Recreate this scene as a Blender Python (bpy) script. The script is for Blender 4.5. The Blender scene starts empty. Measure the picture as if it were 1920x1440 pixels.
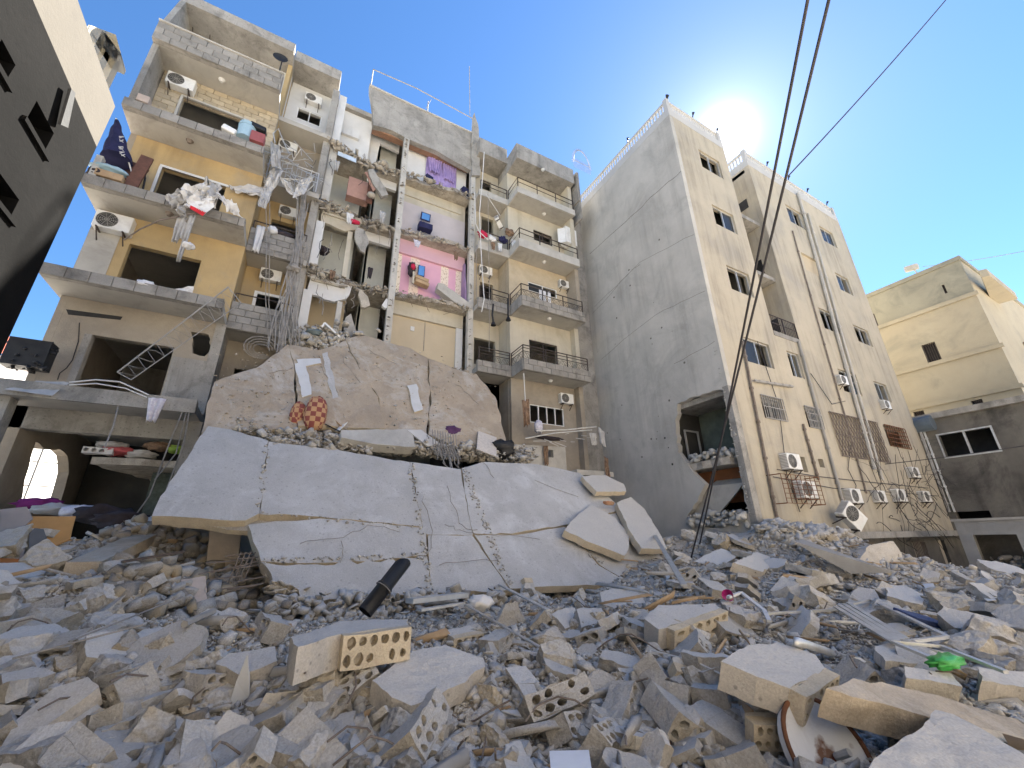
import bpy, bmesh, math, random
import numpy as np
from mathutils import Vector, Matrix
from mathutils.geometry import tessellate_polygon
R = math.radians
rng = random.Random(7)
scene = bpy.context.scene
col = scene.collection

# ---------------------------------------------------------------- camera
CAM = Vector((0, 0, 1.7)); FPX = 776.0
def axes(yaw, pitch, roll):
    f = Vector((math.sin(yaw) * math.cos(pitch), math.cos(yaw) * math.cos(pitch), math.sin(pitch)))
    r = Vector((math.cos(yaw), -math.sin(yaw), 0)); u = r.cross(f)
    return r * math.cos(roll) + u * math.sin(roll), u * math.cos(roll) - r * math.sin(roll), f
CR, CU, CF = axes(R(28.99), R(20.746), R(-1.128))
cam = bpy.data.cameras.new('camera'); cam.sensor_width = 36; cam.lens = FPX / 1920 * 36; cam.clip_end = 2000; cam.clip_start = .05
camo = bpy.data.objects.new('camera', cam); col.objects.link(camo)
camo.matrix_world = Matrix(((CR.x, CU.x, -CF.x, CAM.x), (CR.y, CU.y, -CF.y, CAM.y), (CR.z, CU.z, -CF.z, CAM.z), (0, 0, 0, 1)))
scene.camera = camo
# survey helpers: a sight line through a photo point, met with a known plane of the place
def ray(x, y): return CF + CR * ((x - 960) / FPX) - CU * ((y - 720) / FPX)
def PY(x, y, d): v = ray(x, y); return CAM + v * (d / v.y)
def PX(x, y, d): v = ray(x, y); return CAM + v * (d / v.x)
def PZ(x, y, z): v = ray(x, y); return CAM + v * ((z - CAM.z) / v.z)
def PP(x, y, o, n): v = ray(x, y); return CAM + v * ((o - CAM).dot(n) / v.dot(n))

# ---------------------------------------------------------------- sky, sun, exposure
SAZ, SEL = R(64.8), R(45.2)
world = bpy.data.worlds.new('World'); scene.world = world; world.use_nodes = True
nt = world.node_tree; nt.nodes.clear()
sky = nt.nodes.new('ShaderNodeTexSky'); sky.sky_type = 'NISHITA'; sky.sun_disc = False
sky.sun_elevation = SEL; sky.sun_rotation = SAZ; sky.air_density = 1.0; sky.dust_density = .2; sky.ozone_density = 4.0; sky.altitude = 800
hs = nt.nodes.new('ShaderNodeHueSaturation'); hs.inputs['Saturation'].default_value = 1.15; hs.inputs['Value'].default_value = 1.0
bg = nt.nodes.new('ShaderNodeBackground'); bg.inputs['Strength'].default_value = 0.048
out = nt.nodes.new('ShaderNodeOutputWorld')
# bright aureole of hazy air round the sun
tcw = nt.nodes.new('ShaderNodeTexCoord'); dt = nt.nodes.new('ShaderNodeVectorMath'); dt.operation = 'DOT_PRODUCT'
dt.inputs[1].default_value = (math.sin(SAZ) * math.cos(SEL), math.cos(SAZ) * math.cos(SEL), math.sin(SEL)); nt.links.new(tcw.outputs['Generated'], dt.inputs[0])
def halo(power, gain):
    mx = nt.nodes.new('ShaderNodeMath'); mx.operation = 'MAXIMUM'; mx.inputs[1].default_value = 0; nt.links.new(dt.outputs['Value'], mx.inputs[0])
    pw = nt.nodes.new('ShaderNodeMath'); pw.operation = 'POWER'; pw.inputs[1].default_value = power; nt.links.new(mx.outputs[0], pw.inputs[0])
    ml = nt.nodes.new('ShaderNodeMath'); ml.operation = 'MULTIPLY'; ml.inputs[1].default_value = gain; nt.links.new(pw.outputs[0], ml.inputs[0]); return ml.outputs[0]
h1, h2 = halo(1500, 7.5), halo(260, 1.3); ha = nt.nodes.new('ShaderNodeMath'); ha.operation = 'ADD'; nt.links.new(h1, ha.inputs[0]); nt.links.new(h2, ha.inputs[1])
ca = nt.nodes.new('ShaderNodeMix'); ca.data_type = 'RGBA'; ca.blend_type = 'ADD'; ca.inputs['Factor'].default_value = 1
nt.links.new(hs.outputs[0], ca.inputs[6]); nt.links.new(ha.outputs[0], ca.inputs[7])
nt.links.new(sky.outputs[0], hs.inputs['Color']); nt.links.new(ca.outputs[2], bg.inputs[0]); nt.links.new(bg.outputs[0], out.inputs[0])
sun = bpy.data.lights.new('sun', 'SUN'); sun.energy = 5.0; sun.angle = R(.53); sun.color = (1, .95, .87)
suno = bpy.data.objects.new('sun', sun); col.objects.link(suno)
SUNV = Vector((math.sin(SAZ) * math.cos(SEL), math.cos(SAZ) * math.cos(SEL), math.sin(SEL)))
suno.rotation_euler = SUNV.to_track_quat('Z', 'Y').to_euler(); suno.location = SUNV * 60
vs = scene.view_settings; vs.view_transform = 'Standard'; vs.look = 'None'; vs.gamma = 1; vs.use_curve_mapping = False; vs.exposure = 2.62
scene.cycles.max_bounces = 7; scene.cycles.diffuse_bounces = 4

# ---------------------------------------------------------------- materials
MATS = {}
def srgb(*c):
    c = [v / 255 for v in c]
    return tuple(v / 12.92 if v <= .04045 else ((v + .055) / 1.055) ** 2.4 for v in c)
def M(name, c1, c2=None, sc=1.5, stain=None, bump=.25, bsc=22, rough=.9, metal=0, spot=None, dust=None, rnd=0, spec=.3, brick=None, obj=False, streak=None, grain=0.0):
    """procedural surface: two tones by noise, optional drip streaks, blotches, settled dust and relief"""
    m = bpy.data.materials.new(name); m.use_nodes = True; t = m.node_tree; N = t.nodes; L = t.links; N.clear()
    o = N.new('ShaderNodeOutputMaterial'); b = N.new('ShaderNodeBsdfPrincipled'); L.new(b.outputs[0], o.inputs[0])
    b.inputs['Roughness'].default_value = rough; b.inputs['Metallic'].default_value = metal; b.inputs['Specular IOR Level'].default_value = spec
    if obj:
        tc = N.new('ShaderNodeTexCoord'); pos = tc.outputs['Object']
    else:
        g = N.new('ShaderNodeNewGeometry'); pos = g.outputs['Position']
    def noise(s, det=6, ro=.6, vec=None, dist=0):
        n = N.new('ShaderNodeTexNoise'); n.inputs['Scale'].default_value = s; n.inputs['Detail'].default_value = det; n.inputs['Roughness'].default_value = ro
        n.inputs['Distortion'].default_value = dist; L.new(vec or pos, n.inputs['Vector']); return n.outputs['Fac']
    def ramp(f, a, c):
        r = N.new('ShaderNodeMapRange'); r.inputs['From Min'].default_value = a; r.inputs['From Max'].default_value = c; r.clamp = True; L.new(f, r.inputs['Value']); return r.outputs[0]
    def mix(f, a, c, mode='MIX'):
        x = N.new('ShaderNodeMix'); x.data_type = 'RGBA'; x.blend_type = mode
        if isinstance(f, float): x.inputs['Factor'].default_value = f
        else: L.new(f, x.inputs['Factor'])
        for v, i in ((a, 6), (c, 7)):
            if isinstance(v, tuple): x.inputs[i].default_value = (*v, 1)
            else: L.new(v, x.inputs[i])
        return x.outputs[2]
    def mul(a, k):
        x = N.new('ShaderNodeMath'); x.operation = 'MULTIPLY'; L.new(a, x.inputs[0])
        if isinstance(k, float): x.inputs[1].default_value = k
        else: L.new(k, x.inputs[1])
        return x.outputs[0]
    c = mix(ramp(noise(sc, 8, .65), .36, .66), c1, c2 or tuple(v * .8 for v in c1))
    if stain:            # blotches: colour, amount, scale
        c = mix(mul(ramp(noise(stain[2], 7, .7, dist=.6), .5, .68), float(stain[1])), c, stain[0])
    if streak:           # vertical drip marks: colour, amount, horizontal scale
        mp = N.new('ShaderNodeMapping'); mp.inputs['Scale'].default_value = (streak[2], streak[2], streak[2] * .07); L.new(pos, mp.inputs['Vector'])
        a = ramp(noise(1, 6, .65, mp.outputs[0]), .48, .68); d = ramp(noise(.5, 4, .6), .32, .6)
        c = mix(mul(mul(a, d), float(streak[1])), c, streak[0])
    if spot:             # small dark pits: colour, amount, scale
        v = N.new('ShaderNodeTexVoronoi'); v.inputs['Scale'].default_value = spot[2]; L.new(pos, v.inputs['Vector'])
        c = mix(mul(ramp(v.outputs['Distance'], .22, .1), float(spot[1])), c, spot[0])
    if dust:             # grey dust lying on faces that look up: colour, amount
        g2 = N.new('ShaderNodeNewGeometry'); s = N.new('ShaderNodeSeparateXYZ'); L.new(g2.outputs['Normal'], s.inputs[0])
        nz = N.new('ShaderNodeMath'); nz.operation = 'ADD'; L.new(s.outputs[2], nz.inputs[0]); L.new(mul(noise(3, 4), .5), nz.inputs[1])
        c = mix(mul(ramp(nz.outputs[0], .35, .95), float(dust[1])), c, dust[0])
    if grain:
        c = mix(float(grain), c, mix(ramp(noise(60, 3, .7), .3, .7), (0.0, 0.0, 0.0), (1.0, 1.0, 1.0)), 'OVERLAY')
    if rnd:
        oi = N.new('ShaderNodeObjectInfo'); r = N.new('ShaderNodeMapRange'); r.inputs['To Min'].default_value = 1 - rnd; r.inputs['To Max'].default_value = 1 + rnd * .7; L.new(oi.outputs['Random'], r.inputs['Value'])
        x = N.new('ShaderNodeVectorMath'); x.operation = 'SCALE'; L.new(c, x.inputs[0]); L.new(r.outputs[0], x.inputs['Scale']); c = x.outputs[0]
    L.new(c, b.inputs['Base Color'])
    if bump:
        bp = N.new('ShaderNodeBump'); bp.inputs['Strength'].default_value = bump; bp.inputs['Distance'].default_value = .03
        L.new(noise(bsc, 8, .7), bp.inputs['Height']); L.new(bp.outputs[0], b.inputs['Normal'])
    MATS[name] = m; m['bsdf'] = b.name
    return m
GREY = (.40, .385, .36); DUST = (.50, .485, .46)
concrete = M('concrete', (.38, .36, .325), (.27, .255, .23), 1.2, stain=((.15, .142, .128), .75, 1.3), streak=((.10, .095, .085), .6, 2.4), spot=((.12, .11, .10), .5, 9), bump=.4, grain=.15)
concrete_pale = M('concrete_pale', (.52, .50, .455), (.41, .39, .35), 1.4, stain=((.30, .28, .25), .5, 1.6), bump=.3, grain=.12)
broken = M('broken_concrete', (.50, .45, .375), (.30, .27, .225), 3.5, stain=((.22, .18, .14), .6, 5), bump=.9, bsc=30, grain=.2)
soffit = M('soffit', (.46, .435, .385), (.38, .36, .32), .9, stain=((.25, .235, .21), .6, 1.0), bump=.12)
yellow = M('yellow_paint', (.47, .345, .175), (.395, .29, .15), 1.1, stain=((.33, .28, .205), .7, .8), streak=((.2, .15, .09), .45, 2.5), bump=.2, grain=.1)
cream = M('cream_paint', (.54, .495, .40), (.47, .43, .345), .8, stain=((.36, .315, .24), .5, .9), streak=((.3, .26, .2), .4, 2.5), bump=.12)
beige = M('beige_wall', (.52, .435, .305), (.47, .39, .275), .8, stain=((.5, .42, .3), .3, 1.2), bump=.1)
whitep = M('white_paint', (.66, .655, .64), (.58, .575, .555), 1.0, stain=((.5, .48, .44), .35, 1.6), bump=.12)
greywall = M('greenish_white_wall', (.56, .56, .50), (.49, .49, .44), .9, stain=((.38, .37, .33), .4, 1.2), bump=.1)
stone = M('sandy_block', (.48, .405, .29), (.40, .335, .24), 2.5, stain=((.42, .34, .22), .5, 3), bump=.5, bsc=40, rnd=.16, grain=.15)
block = M('grey_block', (.32, .30, .27), (.25, .235, .21), 2.5, stain=((.12, .115, .105), .75, 1.2), bump=.5, bsc=40, rnd=.14, grain=.15)
brownwall = M('bare_render', (.36, .315, .25), (.29, .25, .20), 1.2, stain=((.24, .21, .175), .6, 1.5), bump=.35, grain=.12)
tower_side = M('tower_side_render', (.52, .495, .445), (.42, .40, .36), .55, stain=((.31, .295, .265), .6, .5), streak=((.25, .235, .21), .45, 2.2), bump=.3, bsc=8, grain=.1)
tower_front = M('tower_front_render', (.47, .415, .32), (.40, .355, .275), .5, stain=((.34, .315, .27), .7, .5), streak=((.13, .112, .088), .5, 3.0), bump=.3, bsc=10, grain=.1)
parapet_white = M('parapet_paint', (.48, .475, .46), (.43, .425, .41), .8, streak=((.4, .39, .37), .35, 3), bump=.15)
white_metal = M('white_enamel', (.78, .78, .76), (.70, .69, .66), 2, stain=((.45, .42, .37), .35, 5), bump=.05, rough=.45, spec=.5)
dark_metal = M('dark_iron', (.055, .045, .042), (.09, .07, .06), 6, bump=.2, rough=.6, metal=.3)
rust = M('rust', (.20, .085, .04), (.12, .055, .03), 7, bump=.4, rough=.85)
rebar_m = M('rebar', (.16, .125, .10), (.25, .215, .185), 8, bump=.3, rough=.8, metal=.2)
black = M('black_plastic', (.016, .016, .018), (.03, .03, .03), 4, bump=.1, rough=.5)
cable_m = M('cable_grey', (.33, .31, .285), (.20, .19, .175), 4, bump=.1, rough=.7)
black_cable = M('cable_black', (.03, .028, .03), (.055, .05, .05), 3, bump=.1, rough=.6)
alu = M('aluminium', (.60, .60, .585), (.48, .475, .455), 3, stain=((.33, .31, .28), .4, 6), bump=.08, rough=.45, metal=.5)
pvc_grey = M('pvc_grey', (.34, .325, .30), (.26, .25, .23), 2, bump=.1, rough=.6)
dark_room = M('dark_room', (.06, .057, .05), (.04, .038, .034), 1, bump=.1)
wood = M('brown_wood', (.16, .075, .05), (.10, .05, .035), 5, bump=.3, rough=.6)
palewood = M('pale_wood', (.48, .34, .20), (.38, .26, .15), 4, bump=.2, rough=.7)
pinkwood = M('pinkish_wardrobe_wood', (.42, .25, .20), (.34, .20, .16), 4, bump=.2, rough=.7)
glass = M('dark_glass', (.03, .033, .035), (.045, .048, .05), 1, bump=0, rough=.25, spec=.15)
charred = M('smoke_stained_render', (.19, .175, .15), (.11, .102, .09), .45, stain=((.035, .033, .032), .9, .35), streak=((.04, .038, .035), .7, 1.2), bump=.5, grain=.12)
ochre = M('ochre_render', (.42, .37, .27), (.36, .315, .23), .4, stain=((.25, .24, .19), .8, .28), streak=((.42, .36, .25), .5, 1.5), bump=.3, grain=.08)
olive = M('mould_stained_render', (.32, .30, .23), (.26, .245, .19), .5, stain=((.17, .17, .14), .7, .7), bump=.3, grain=.1)

# ---------------------------------------------------------------- mesh helpers
class MB:
    def __init__(s): s.v = []; s.f = []; s.mi = []; s.cur = 0
    def add(s, vs, fs):
        n = len(s.v); s.v += [tuple(v) for v in vs]
        for f in fs: s.f.append([i + n for i in f]); s.mi.append(s.cur)
        return s
    def box(s, x0, x1, y0, y1, z0, z1):
        return s.add([(x0, y0, z0), (x1, y0, z0), (x1, y1, z0), (x0, y1, z0), (x0, y0, z1), (x1, y0, z1), (x1, y1, z1), (x0, y1, z1)],
                     [(3, 2, 1, 0), (4, 5, 6, 7), (0, 1, 5, 4), (1, 2, 6, 5), (2, 3, 7, 6), (3, 0, 4, 7)])
    def bar(s, a, b, w, h=None, up=(0, 0, 1)):
        a = Vector(a); b = Vector(b); d = (b - a).normalized(); h = h or w
        u = Vector(up)
        if abs(d.dot(u)) > .95: u = Vector((0, 1, 0))
        x = d.cross(u).normalized() * (w / 2); z = x.cross(d).normalized() * (h / 2)
        vs = [p + sx * x + sz * z for p in (a, b) for sx, sz in ((-1, -1), (1, -1), (1, 1), (-1, 1))]
        return s.add(vs, [(0, 1, 2, 3), (7, 6, 5, 4), (0, 4, 5, 1), (1, 5, 6, 2), (2, 6, 7, 3), (3, 7, 4, 0)])
    def tube(s, pts, r, n=6, r2=None, cap=True):
        pts = [Vector(p) for p in pts]; rings = []; prev = None
        for i, p in enumerate(pts):
            d = (pts[min(i + 1, len(pts) - 1)] - pts[max(i - 1, 0)])
            d = d.normalized() if d.length > 1e-6 else Vector((0, 0, 1))
            a = d.orthogonal().normalized() if prev is None else (prev - d * prev.dot(d)).normalized()
            prev = a; bb = d.cross(a); rr = r if r2 is None else r + (r2 - r) * i / (len(pts) - 1)
            rings.append([p + a * rr * math.cos(2 * math.pi * k / n) + bb * rr * math.sin(2 * math.pi * k / n) for k in range(n)])
        vs = [v for q in rings for v in q]; fs = []
        for i in range(len(pts) - 1):
            for k in range(n):
                k2 = (k + 1) % n; fs.append((i * n + k, i * n + k2, (i + 1) * n + k2, (i + 1) * n + k))
        if cap: fs.append(tuple(range(n))[::-1]); fs.append(tuple(range((len(pts) - 1) * n, len(pts) * n)))
        return s.add(vs, fs)
    def prism(s, loops, O, U, V, N, t, sides=True, back=True):
        """outline (with holes) in the frame O,U,V, thickness t along N (from O towards +N)"""
        O, U, V, N = Vector(O), Vector(U), Vector(V), Vector(N)
        flat = [Vector((p[0], p[1], 0)) for lp in loops for p in lp]
        tri = tessellate_polygon([[Vector((p[0], p[1], 0)) for p in lp] for lp in loops])
        F = [O + U * p.x + V * p.y for p in flat]; Bk = [p + N * t for p in F]; n = len(flat)
        fs = [tuple(q) for q in tri] + ([tuple(i + n for i in q)[::-1] for q in tri] if back else [])
        if sides:
            k = 0
            for lp in loops:
                m = len(lp)
                for i in range(m):
                    j = (i + 1) % m; fs.append((k + i, k + j, k + j + n, k + i + n))
                k += m
        return s.add(F + Bk, fs)
    def mesh(s, name, mat=None, smooth=False):
        me = bpy.data.meshes.new(name); me.from_pydata(s.v, [], s.f)
        for m in (mat if isinstance(mat, (list, tuple)) else [mat]):
            if m: me.materials.append(m)
        if any(s.mi): me.polygons.foreach_set('material_index', s.mi)
        bm = bmesh.new(); bm.from_mesh(me); bmesh.ops.recalc_face_normals(bm, faces=bm.faces); bm.to_mesh(me); bm.free()
        if smooth: me.shade_smooth()
        me.update(); return me
    def build(s, name, mat=None, parent=None, smooth=False):
        return put(name, s.mesh(name, mat, smooth), parent)
def put(name, me, parent=None, mw=None):
    o = bpy.data.objects.new(name, me); col.objects.link(o)
    if parent is not None: o.parent = parent
    if mw is not None: o.matrix_world = mw if parent is None else mw
    return o
def tag(o, label=None, cat=None, group=None, kind=None):
    if label: o['label'] = label
    if cat: o['category'] = cat
    if group: o['group'] = group
    if kind: o['kind'] = kind
    elif cat and 'kind' not in o: o['kind'] = 'thing'
    return o
def thing(name, label, cat, loc=(0, 0, 0), group=None):
    """an Empty at the base of a thing; parts are given in world space and keep their place"""
    o = bpy.data.objects.new(name, None); col.objects.link(o); o.empty_display_size = .2
    return tag(o, label, cat, group)
def copy_tree(o, parent=None):
    c = o.copy(); col.objects.link(c); c.parent = parent
    for ch in list(o.children): copy_tree(ch, c)
    return c
def jag(poly, step, amp, seed=0):
    """a broken outline: the polygon resampled and roughened"""
    r = random.Random(seed); o = []
    for i, p in enumerate(poly):
        q = poly[(i + 1) % len(poly)]; a, b = Vector(p[:2]), Vector(q[:2]); d = b - a
        n = max(1, int(d.length / step)); nrm = Vector((-d.y, d.x)).normalized() if d.length else Vector((0, 0))
        for k in range(n):
            w = 0 if k == 0 else r.uniform(-1, 1) * amp
            o.append(a + d * ((k + (r.uniform(-.3, .3) if k else 0)) / n) + nrm * w)
    return [(p.x, p.y) for p in o]
def rect(x0, x1, z0, z1): return [(x0, z0), (x1, z0), (x1, z1), (x0, z1)]
def wall_y(name, mat, parent, loops, y, t=.2):      # wall facing -Y, outline in x,z
    return MB().prism(loops, (0, y, 0), (1, 0, 0), (0, 0, 1), (0, 1, 0), t).build(name, mat, parent)
def wall_x(name, mat, parent, loops, x, t=.2):      # wall in a plane of constant x, outline in y,z; thickness towards +x
    return MB().prism(loops, (x, 0, 0), (0, 1, 0), (0, 0, 1), (1, 0, 0), t).build(name, mat, parent)
def floor_z(name, mat, parent, loop, z, t=.22):     # slab with underside at z
    return MB().prism([loop], (0, 0, z), (1, 0, 0), (0, 1, 0), (0, 0, 1), t).build(name, mat, parent)
def bx(name, mat, parent, *a): return MB().box(*a).build(name, mat, parent)
def ry(tl, br, y):
    a = PY(*tl, y); b = PY(*br, y); return (a.x, b.x, b.z, a.z)
def sag(a, b, drop, n=14, wob=0):
    a = Vector(a); b = Vector(b)
    return [a.lerp(b, i / n) - Vector((0, 0, drop * 4 * (i / n) * (1 - i / n))) + Vector((rng.uniform(-wob, wob), rng.uniform(-wob, wob), rng.uniform(-wob, wob))) for i in range(n + 1)]
# rough block shapes shared by all rubble
def chunk_mesh(name, seed, sx, sy, sz, mats, cuts=7):
    r = random.Random(seed); bm = bmesh.new(); bmesh.ops.create_cube(bm, size=1)
    for v in bm.verts: v.co = Vector((v.co.x * sx, v.co.y * sy, v.co.z * sz)) * r.uniform(.85, 1.15)
    for k in range(cuts):
        n = Vector((r.uniform(-1, 1), r.uniform(-1, 1), r.uniform(-1, 1) * .7)).normalized()
        ext = abs(n.x) * sx / 2 + abs(n.y) * sy / 2 + abs(n.z) * sz / 2
        g = bmesh.ops.bisect_plane(bm, geom=bm.verts[:] + bm.edges[:] + bm.faces[:], plane_co=n * ext * r.uniform(.5, .8), plane_no=n, clear_outer=True)
        e = [x for x in g['geom_cut'] if isinstance(x, bmesh.types.BMEdge)]
        if e: bmesh.ops.contextual_create(bm, geom=e)
    bmesh.ops.triangulate(bm, faces=[f for f in bm.faces if len(f.verts) > 4])
    bmesh.ops.recalc_face_normals(bm, faces=bm.faces)
    me = bpy.data.meshes.new(name); bm.to_mesh(me); bm.free()
    for m in mats: me.materials.append(m)
    return me
def slab_chunk(name, seed, w, d, t, mat, holes=0):
    """a flat broken plate with a ragged outline"""
    r = random.Random(seed); n = r.randint(5, 8); a0 = r.uniform(0, 6.28)
    poly = [(w / 2 * r.uniform(.7, 1.1) * math.cos(a0 + 6.283 * k / n), d / 2 * r.uniform(.7, 1.1) * math.sin(a0 + 6.283 * k / n)) for k in range(n)]
    poly = jag(poly, max(w, d) / 6, max(w, d) * .025, seed)
    return MB().prism([poly], (0, 0, -t / 2), (1, 0, 0), (0, 1, 0), (0, 0, 1), t).mesh(name, mat)
# ---------------------------------------------------------------- joined fragments
def templates(n, flat, seed):
    o = []
    for k in range(n):
        me = chunk_mesh('t', seed + k, 1, rng.uniform(.6, .95), flat * rng.uniform(.7, 1.2), [], 5)
        me.calc_loop_triangles()
        v = np.empty(len(me.vertices) * 3, 'f'); me.vertices.foreach_get('co', v)
        f = np.empty(len(me.loop_triangles) * 3, 'i'); me.loop_triangles.foreach_get('vertices', f)
        o.append((v.reshape(-1, 3), f.reshape(-1, 3))); bpy.data.meshes.remove(me)
    return o
T_LUMP = templates(10, .7, 100); T_FLAT = templates(8, .22, 200); T_STICK = [(v * np.array([1, .12, .3], 'f'), f) for v, f in templates(4, .5, 300)]
def soup(name, pts, sizes, mats, parent=None, lib=None, seed=1, tilt=1.0, matidx=None, aniso=1.0):
    """many small fragments joined into one mesh: too small to pick apart"""
    r = np.random.default_rng(seed); V = []; F = []; MI = []; n0 = 0; lib = lib or T_LUMP
    pts = np.asarray(pts, 'f')
    for i in range(len(pts)):
        v, f = lib[r.integers(len(lib))]
        a, b, c = r.uniform(0, 6.283), r.normal() * .5 * tilt, r.normal() * .5 * tilt
        ca, sa, cb, sb, cc, sc = math.cos(a), math.sin(a), math.cos(b), math.sin(b), math.cos(c), math.sin(c)
        rot = np.array([[1, 0, 0], [0, cb, -sb], [0, sb, cb]]) @ np.array([[cc, 0, sc], [0, 1, 0], [-sc, 0, cc]]) @ np.array([[ca, -sa, 0], [sa, ca, 0], [0, 0, 1]])
        s = sizes[i] * (np.array([1, r.uniform(.6, 1.1), r.uniform(.6, 1.2)]))
        V.append((v * s) @ rot.T + pts[i]); F.append(f + n0); n0 += len(v)
        if matidx is not None: MI.append(np.full(len(f), matidx[i], 'i'))
    if not V: return None
    V = np.concatenate(V).astype('f'); F = np.concatenate(F).astype('i')
    me = bpy.data.meshes.new(name); me.vertices.add(len(V)); me.vertices.foreach_set('co', V.ravel())
    me.loops.add(F.size); me.loops.foreach_set('vertex_index', F.ravel()); me.polygons.add(len(F))
    me.polygons.foreach_set('loop_start', np.arange(0, F.size, 3, dtype='i'))
    for m in (mats if isinstance(mats, list) else [mats]): me.materials.append(m)
    if matidx is not None: me.polygons.foreach_set('material_index', np.concatenate(MI))
    me.update(calc_edges=True); me.validate()
    return put(name, me, parent)
def ragged(parent, a, b, n, size, mat=None, depth=.25, drop=.1, seed=1, name='broken_edge'):
    """torn lip of a slab: rough lumps along the line a-b"""
    r = random.Random(seed); a, b = Vector(a), Vector(b)
    pts = [a.lerp(b, r.random()) + Vector((0, r.uniform(-depth, depth * .4), r.uniform(-drop, drop))) for k in range(n)]
    return tag(soup(name, pts, [size * r.uniform(.5, 1.5) * (1.6 if r.random() < .12 else 1) for k in range(n)], mat or broken, parent, lib=T_FLAT, seed=seed, tilt=.9), kind='stuff')
_bm = {}
def courses(parent, x0, x1, z0, z1, y, t, bw, bh, mat, holes=(), seed=0, gap=.006, name='block', axis='y'):
    """coursed blocks, each a piece of its own with open joints"""
    r = random.Random(seed); nr = max(1, round((z1 - z0) / bh)); h = (z1 - z0) / nr
    for i in range(nr):
        x = x0 - (bw * .5 if i % 2 else 0)
        while x < x1 - .02:
            a, b = max(x, x0), min(x + bw, x1); x += bw
            za, zb = z0 + i * h, z0 + (i + 1) * h
            for hx0, hx1, hz0, hz1 in holes:
                if zb > hz0 + h * .4 and za < hz1 - h * .4:
                    if a >= hx0 - .02 and b <= hx1 + .02: a = b
                    elif a < hx0 < b: b = hx0
                    elif a < hx1 < b: a = hx1
            if b - a < .05: continue
            key = (round(b - a, 2), round(h, 3), t, mat.name, axis)
            if key not in _bm:
                w = key[0] / 2 - gap; e = .007
                m = MB()
                p = [(-w, -h / 2 + gap), (w, -h / 2 + gap), (w, h / 2 - gap), (-w, h / 2 - gap)]
                q = [(-w + e, -h / 2 + gap + e), (w - e, -h / 2 + gap + e), (w - e, h / 2 - gap - e), (-w + e, h / 2 - gap - e)]
                A = [(u, -t / 2 - 0, v) for u, v in q] + [(u, -t / 2 + e, v) for u, v in p] + [(u, t / 2, v) for u, v in p]
                if axis == 'x': A = [(yy, xx, zz) for xx, yy, zz in A]
                fs = [(0, 1, 2, 3)] + [(k, k + 4, (k + 1) % 4 + 4, (k + 1) % 4) for k in range(4)] + [(k + 4, k + 8, (k + 1) % 4 + 8, (k + 1) % 4 + 4) for k in range(4)]
                _bm[key] = m.add(A, fs).mesh(name, mat)
            o = put(name, _bm[key], parent)
            j = r.uniform(-.006, .008)
            o.location = ((a + b) / 2, y + t / 2 + j, (za + zb) / 2) if axis == 'y' else (y + t / 2 + j, (a + b) / 2, (za + zb) / 2)
def railing(name, parent, pts, h, z0, mat=dark_metal, r=.018, bars=0, mid=(.55,), scroll=False):
    m = MB()
    for hh in (h,) + tuple(h * k for k in mid): m.tube([(p[0], p[1], z0 + hh) for p in pts], r * (1.4 if hh == h else 1), 5)
    for a, b in zip(pts[:-1], pts[1:]):
        a, b = Vector((a[0], a[1], z0)), Vector((b[0], b[1], z0)); n = max(1, round((b - a).length / 1.2))
        for k in range(n + 1): p = a.lerp(b, k / n); m.bar(p, p + Vector((0, 0, h)), .035)
        if bars:
            nb = int((b - a).length / bars)
            for k in range(nb): p = a.lerp(b, (k + .5) / nb); m.bar(p, p + Vector((0, 0, h)), .014)
        if scroll:
            nb = max(1, int((b - a).length / .34)); d = (b - a) / nb
            for k in range(nb):
                p = a + d * k
                m.tube([p + d * (q / 8) + Vector((0, 0, h * .28 + math.sin(q / 8 * 6.28) * h * .2)) for q in range(9)], .008, 4)
                m.tube([p + d * (.5 + .32 * math.cos(q / 8 * 6.28)) + Vector((0, 0, h * .28 + math.sin(q / 8 * 6.28) * h * .17)) for q in range(9)], .007, 4)
    return m.build(name, mat, parent)
def window(parent, x0, x1, z0, z1, y, fm=None, n=2, panes=(), fw=.05, inset=.1, bars=0, barmat=None):
    """frame with mullions; panes = which lights still hold glass"""
    fm = fm or white_metal; m = MB(); yy = y + inset
    m.box(x0, x1, yy, yy + .06, z1 - fw, z1); m.box(x0, x1, yy, yy + .06, z0, z0 + fw)
    for k in range(n + 1):
        xx = x0 + (x1 - x0 - fw) * k / n; m.box(xx, xx + fw, yy + .003, yy + .057, z0 + fw, z1 - fw)
    w = m.build('window', fm, parent); dx = (x1 - x0) / n
    for k in panes: bx('pane', glass, w, x0 + dx * k + fw * .6, x0 + dx * (k + 1) - fw * .3, yy + .025, yy + .033, z0 + fw * .7, z1 - fw * .7)
    if bars:
        g = MB()
        for k in range(bars): xx = x0 + (x1 - x0) * (k + .5) / bars; g.bar((xx, y - .03, z0), (xx, y - .03, z1), .025)
        for q in (.03, .5, .97): zz = z0 + (z1 - z0) * q; g.bar((x0, y - .03, zz), (x1, y - .03, zz), .03)
        g.build('security_bars', barmat or dark_metal, w)
    return w
# ---------------------------------------------------------------- setting: ground
gm = M('dusty_ground', (.68, .61, .52), (.58, .52, .44), 1.2, stain=((.42, .38, .33), .5, 3), bump=.6, bsc=18, grain=.2)
tag(MB().add([(-300, -300, 0), (300, -300, 0), (300, 300, 0), (-300, 300, 0)], [(0, 1, 2, 3)]).build('ground', gm), kind='structure')

# ---------------------------------------------------------------- the torn-open apartment building
SO = [5.05, 8.2, 11.2, 14.35, 17.55, 20.75]; TH = .22; YB = 19.6
AB = thing('apartment_building', 'tall apartment block with its front torn away, showing rooms and yellow balconies', 'building')
XA0, XA1, XA2 = -6.05, -2.3, -.62
YF, YA, YA2 = 13.3, 14.35, 15.5
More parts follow.
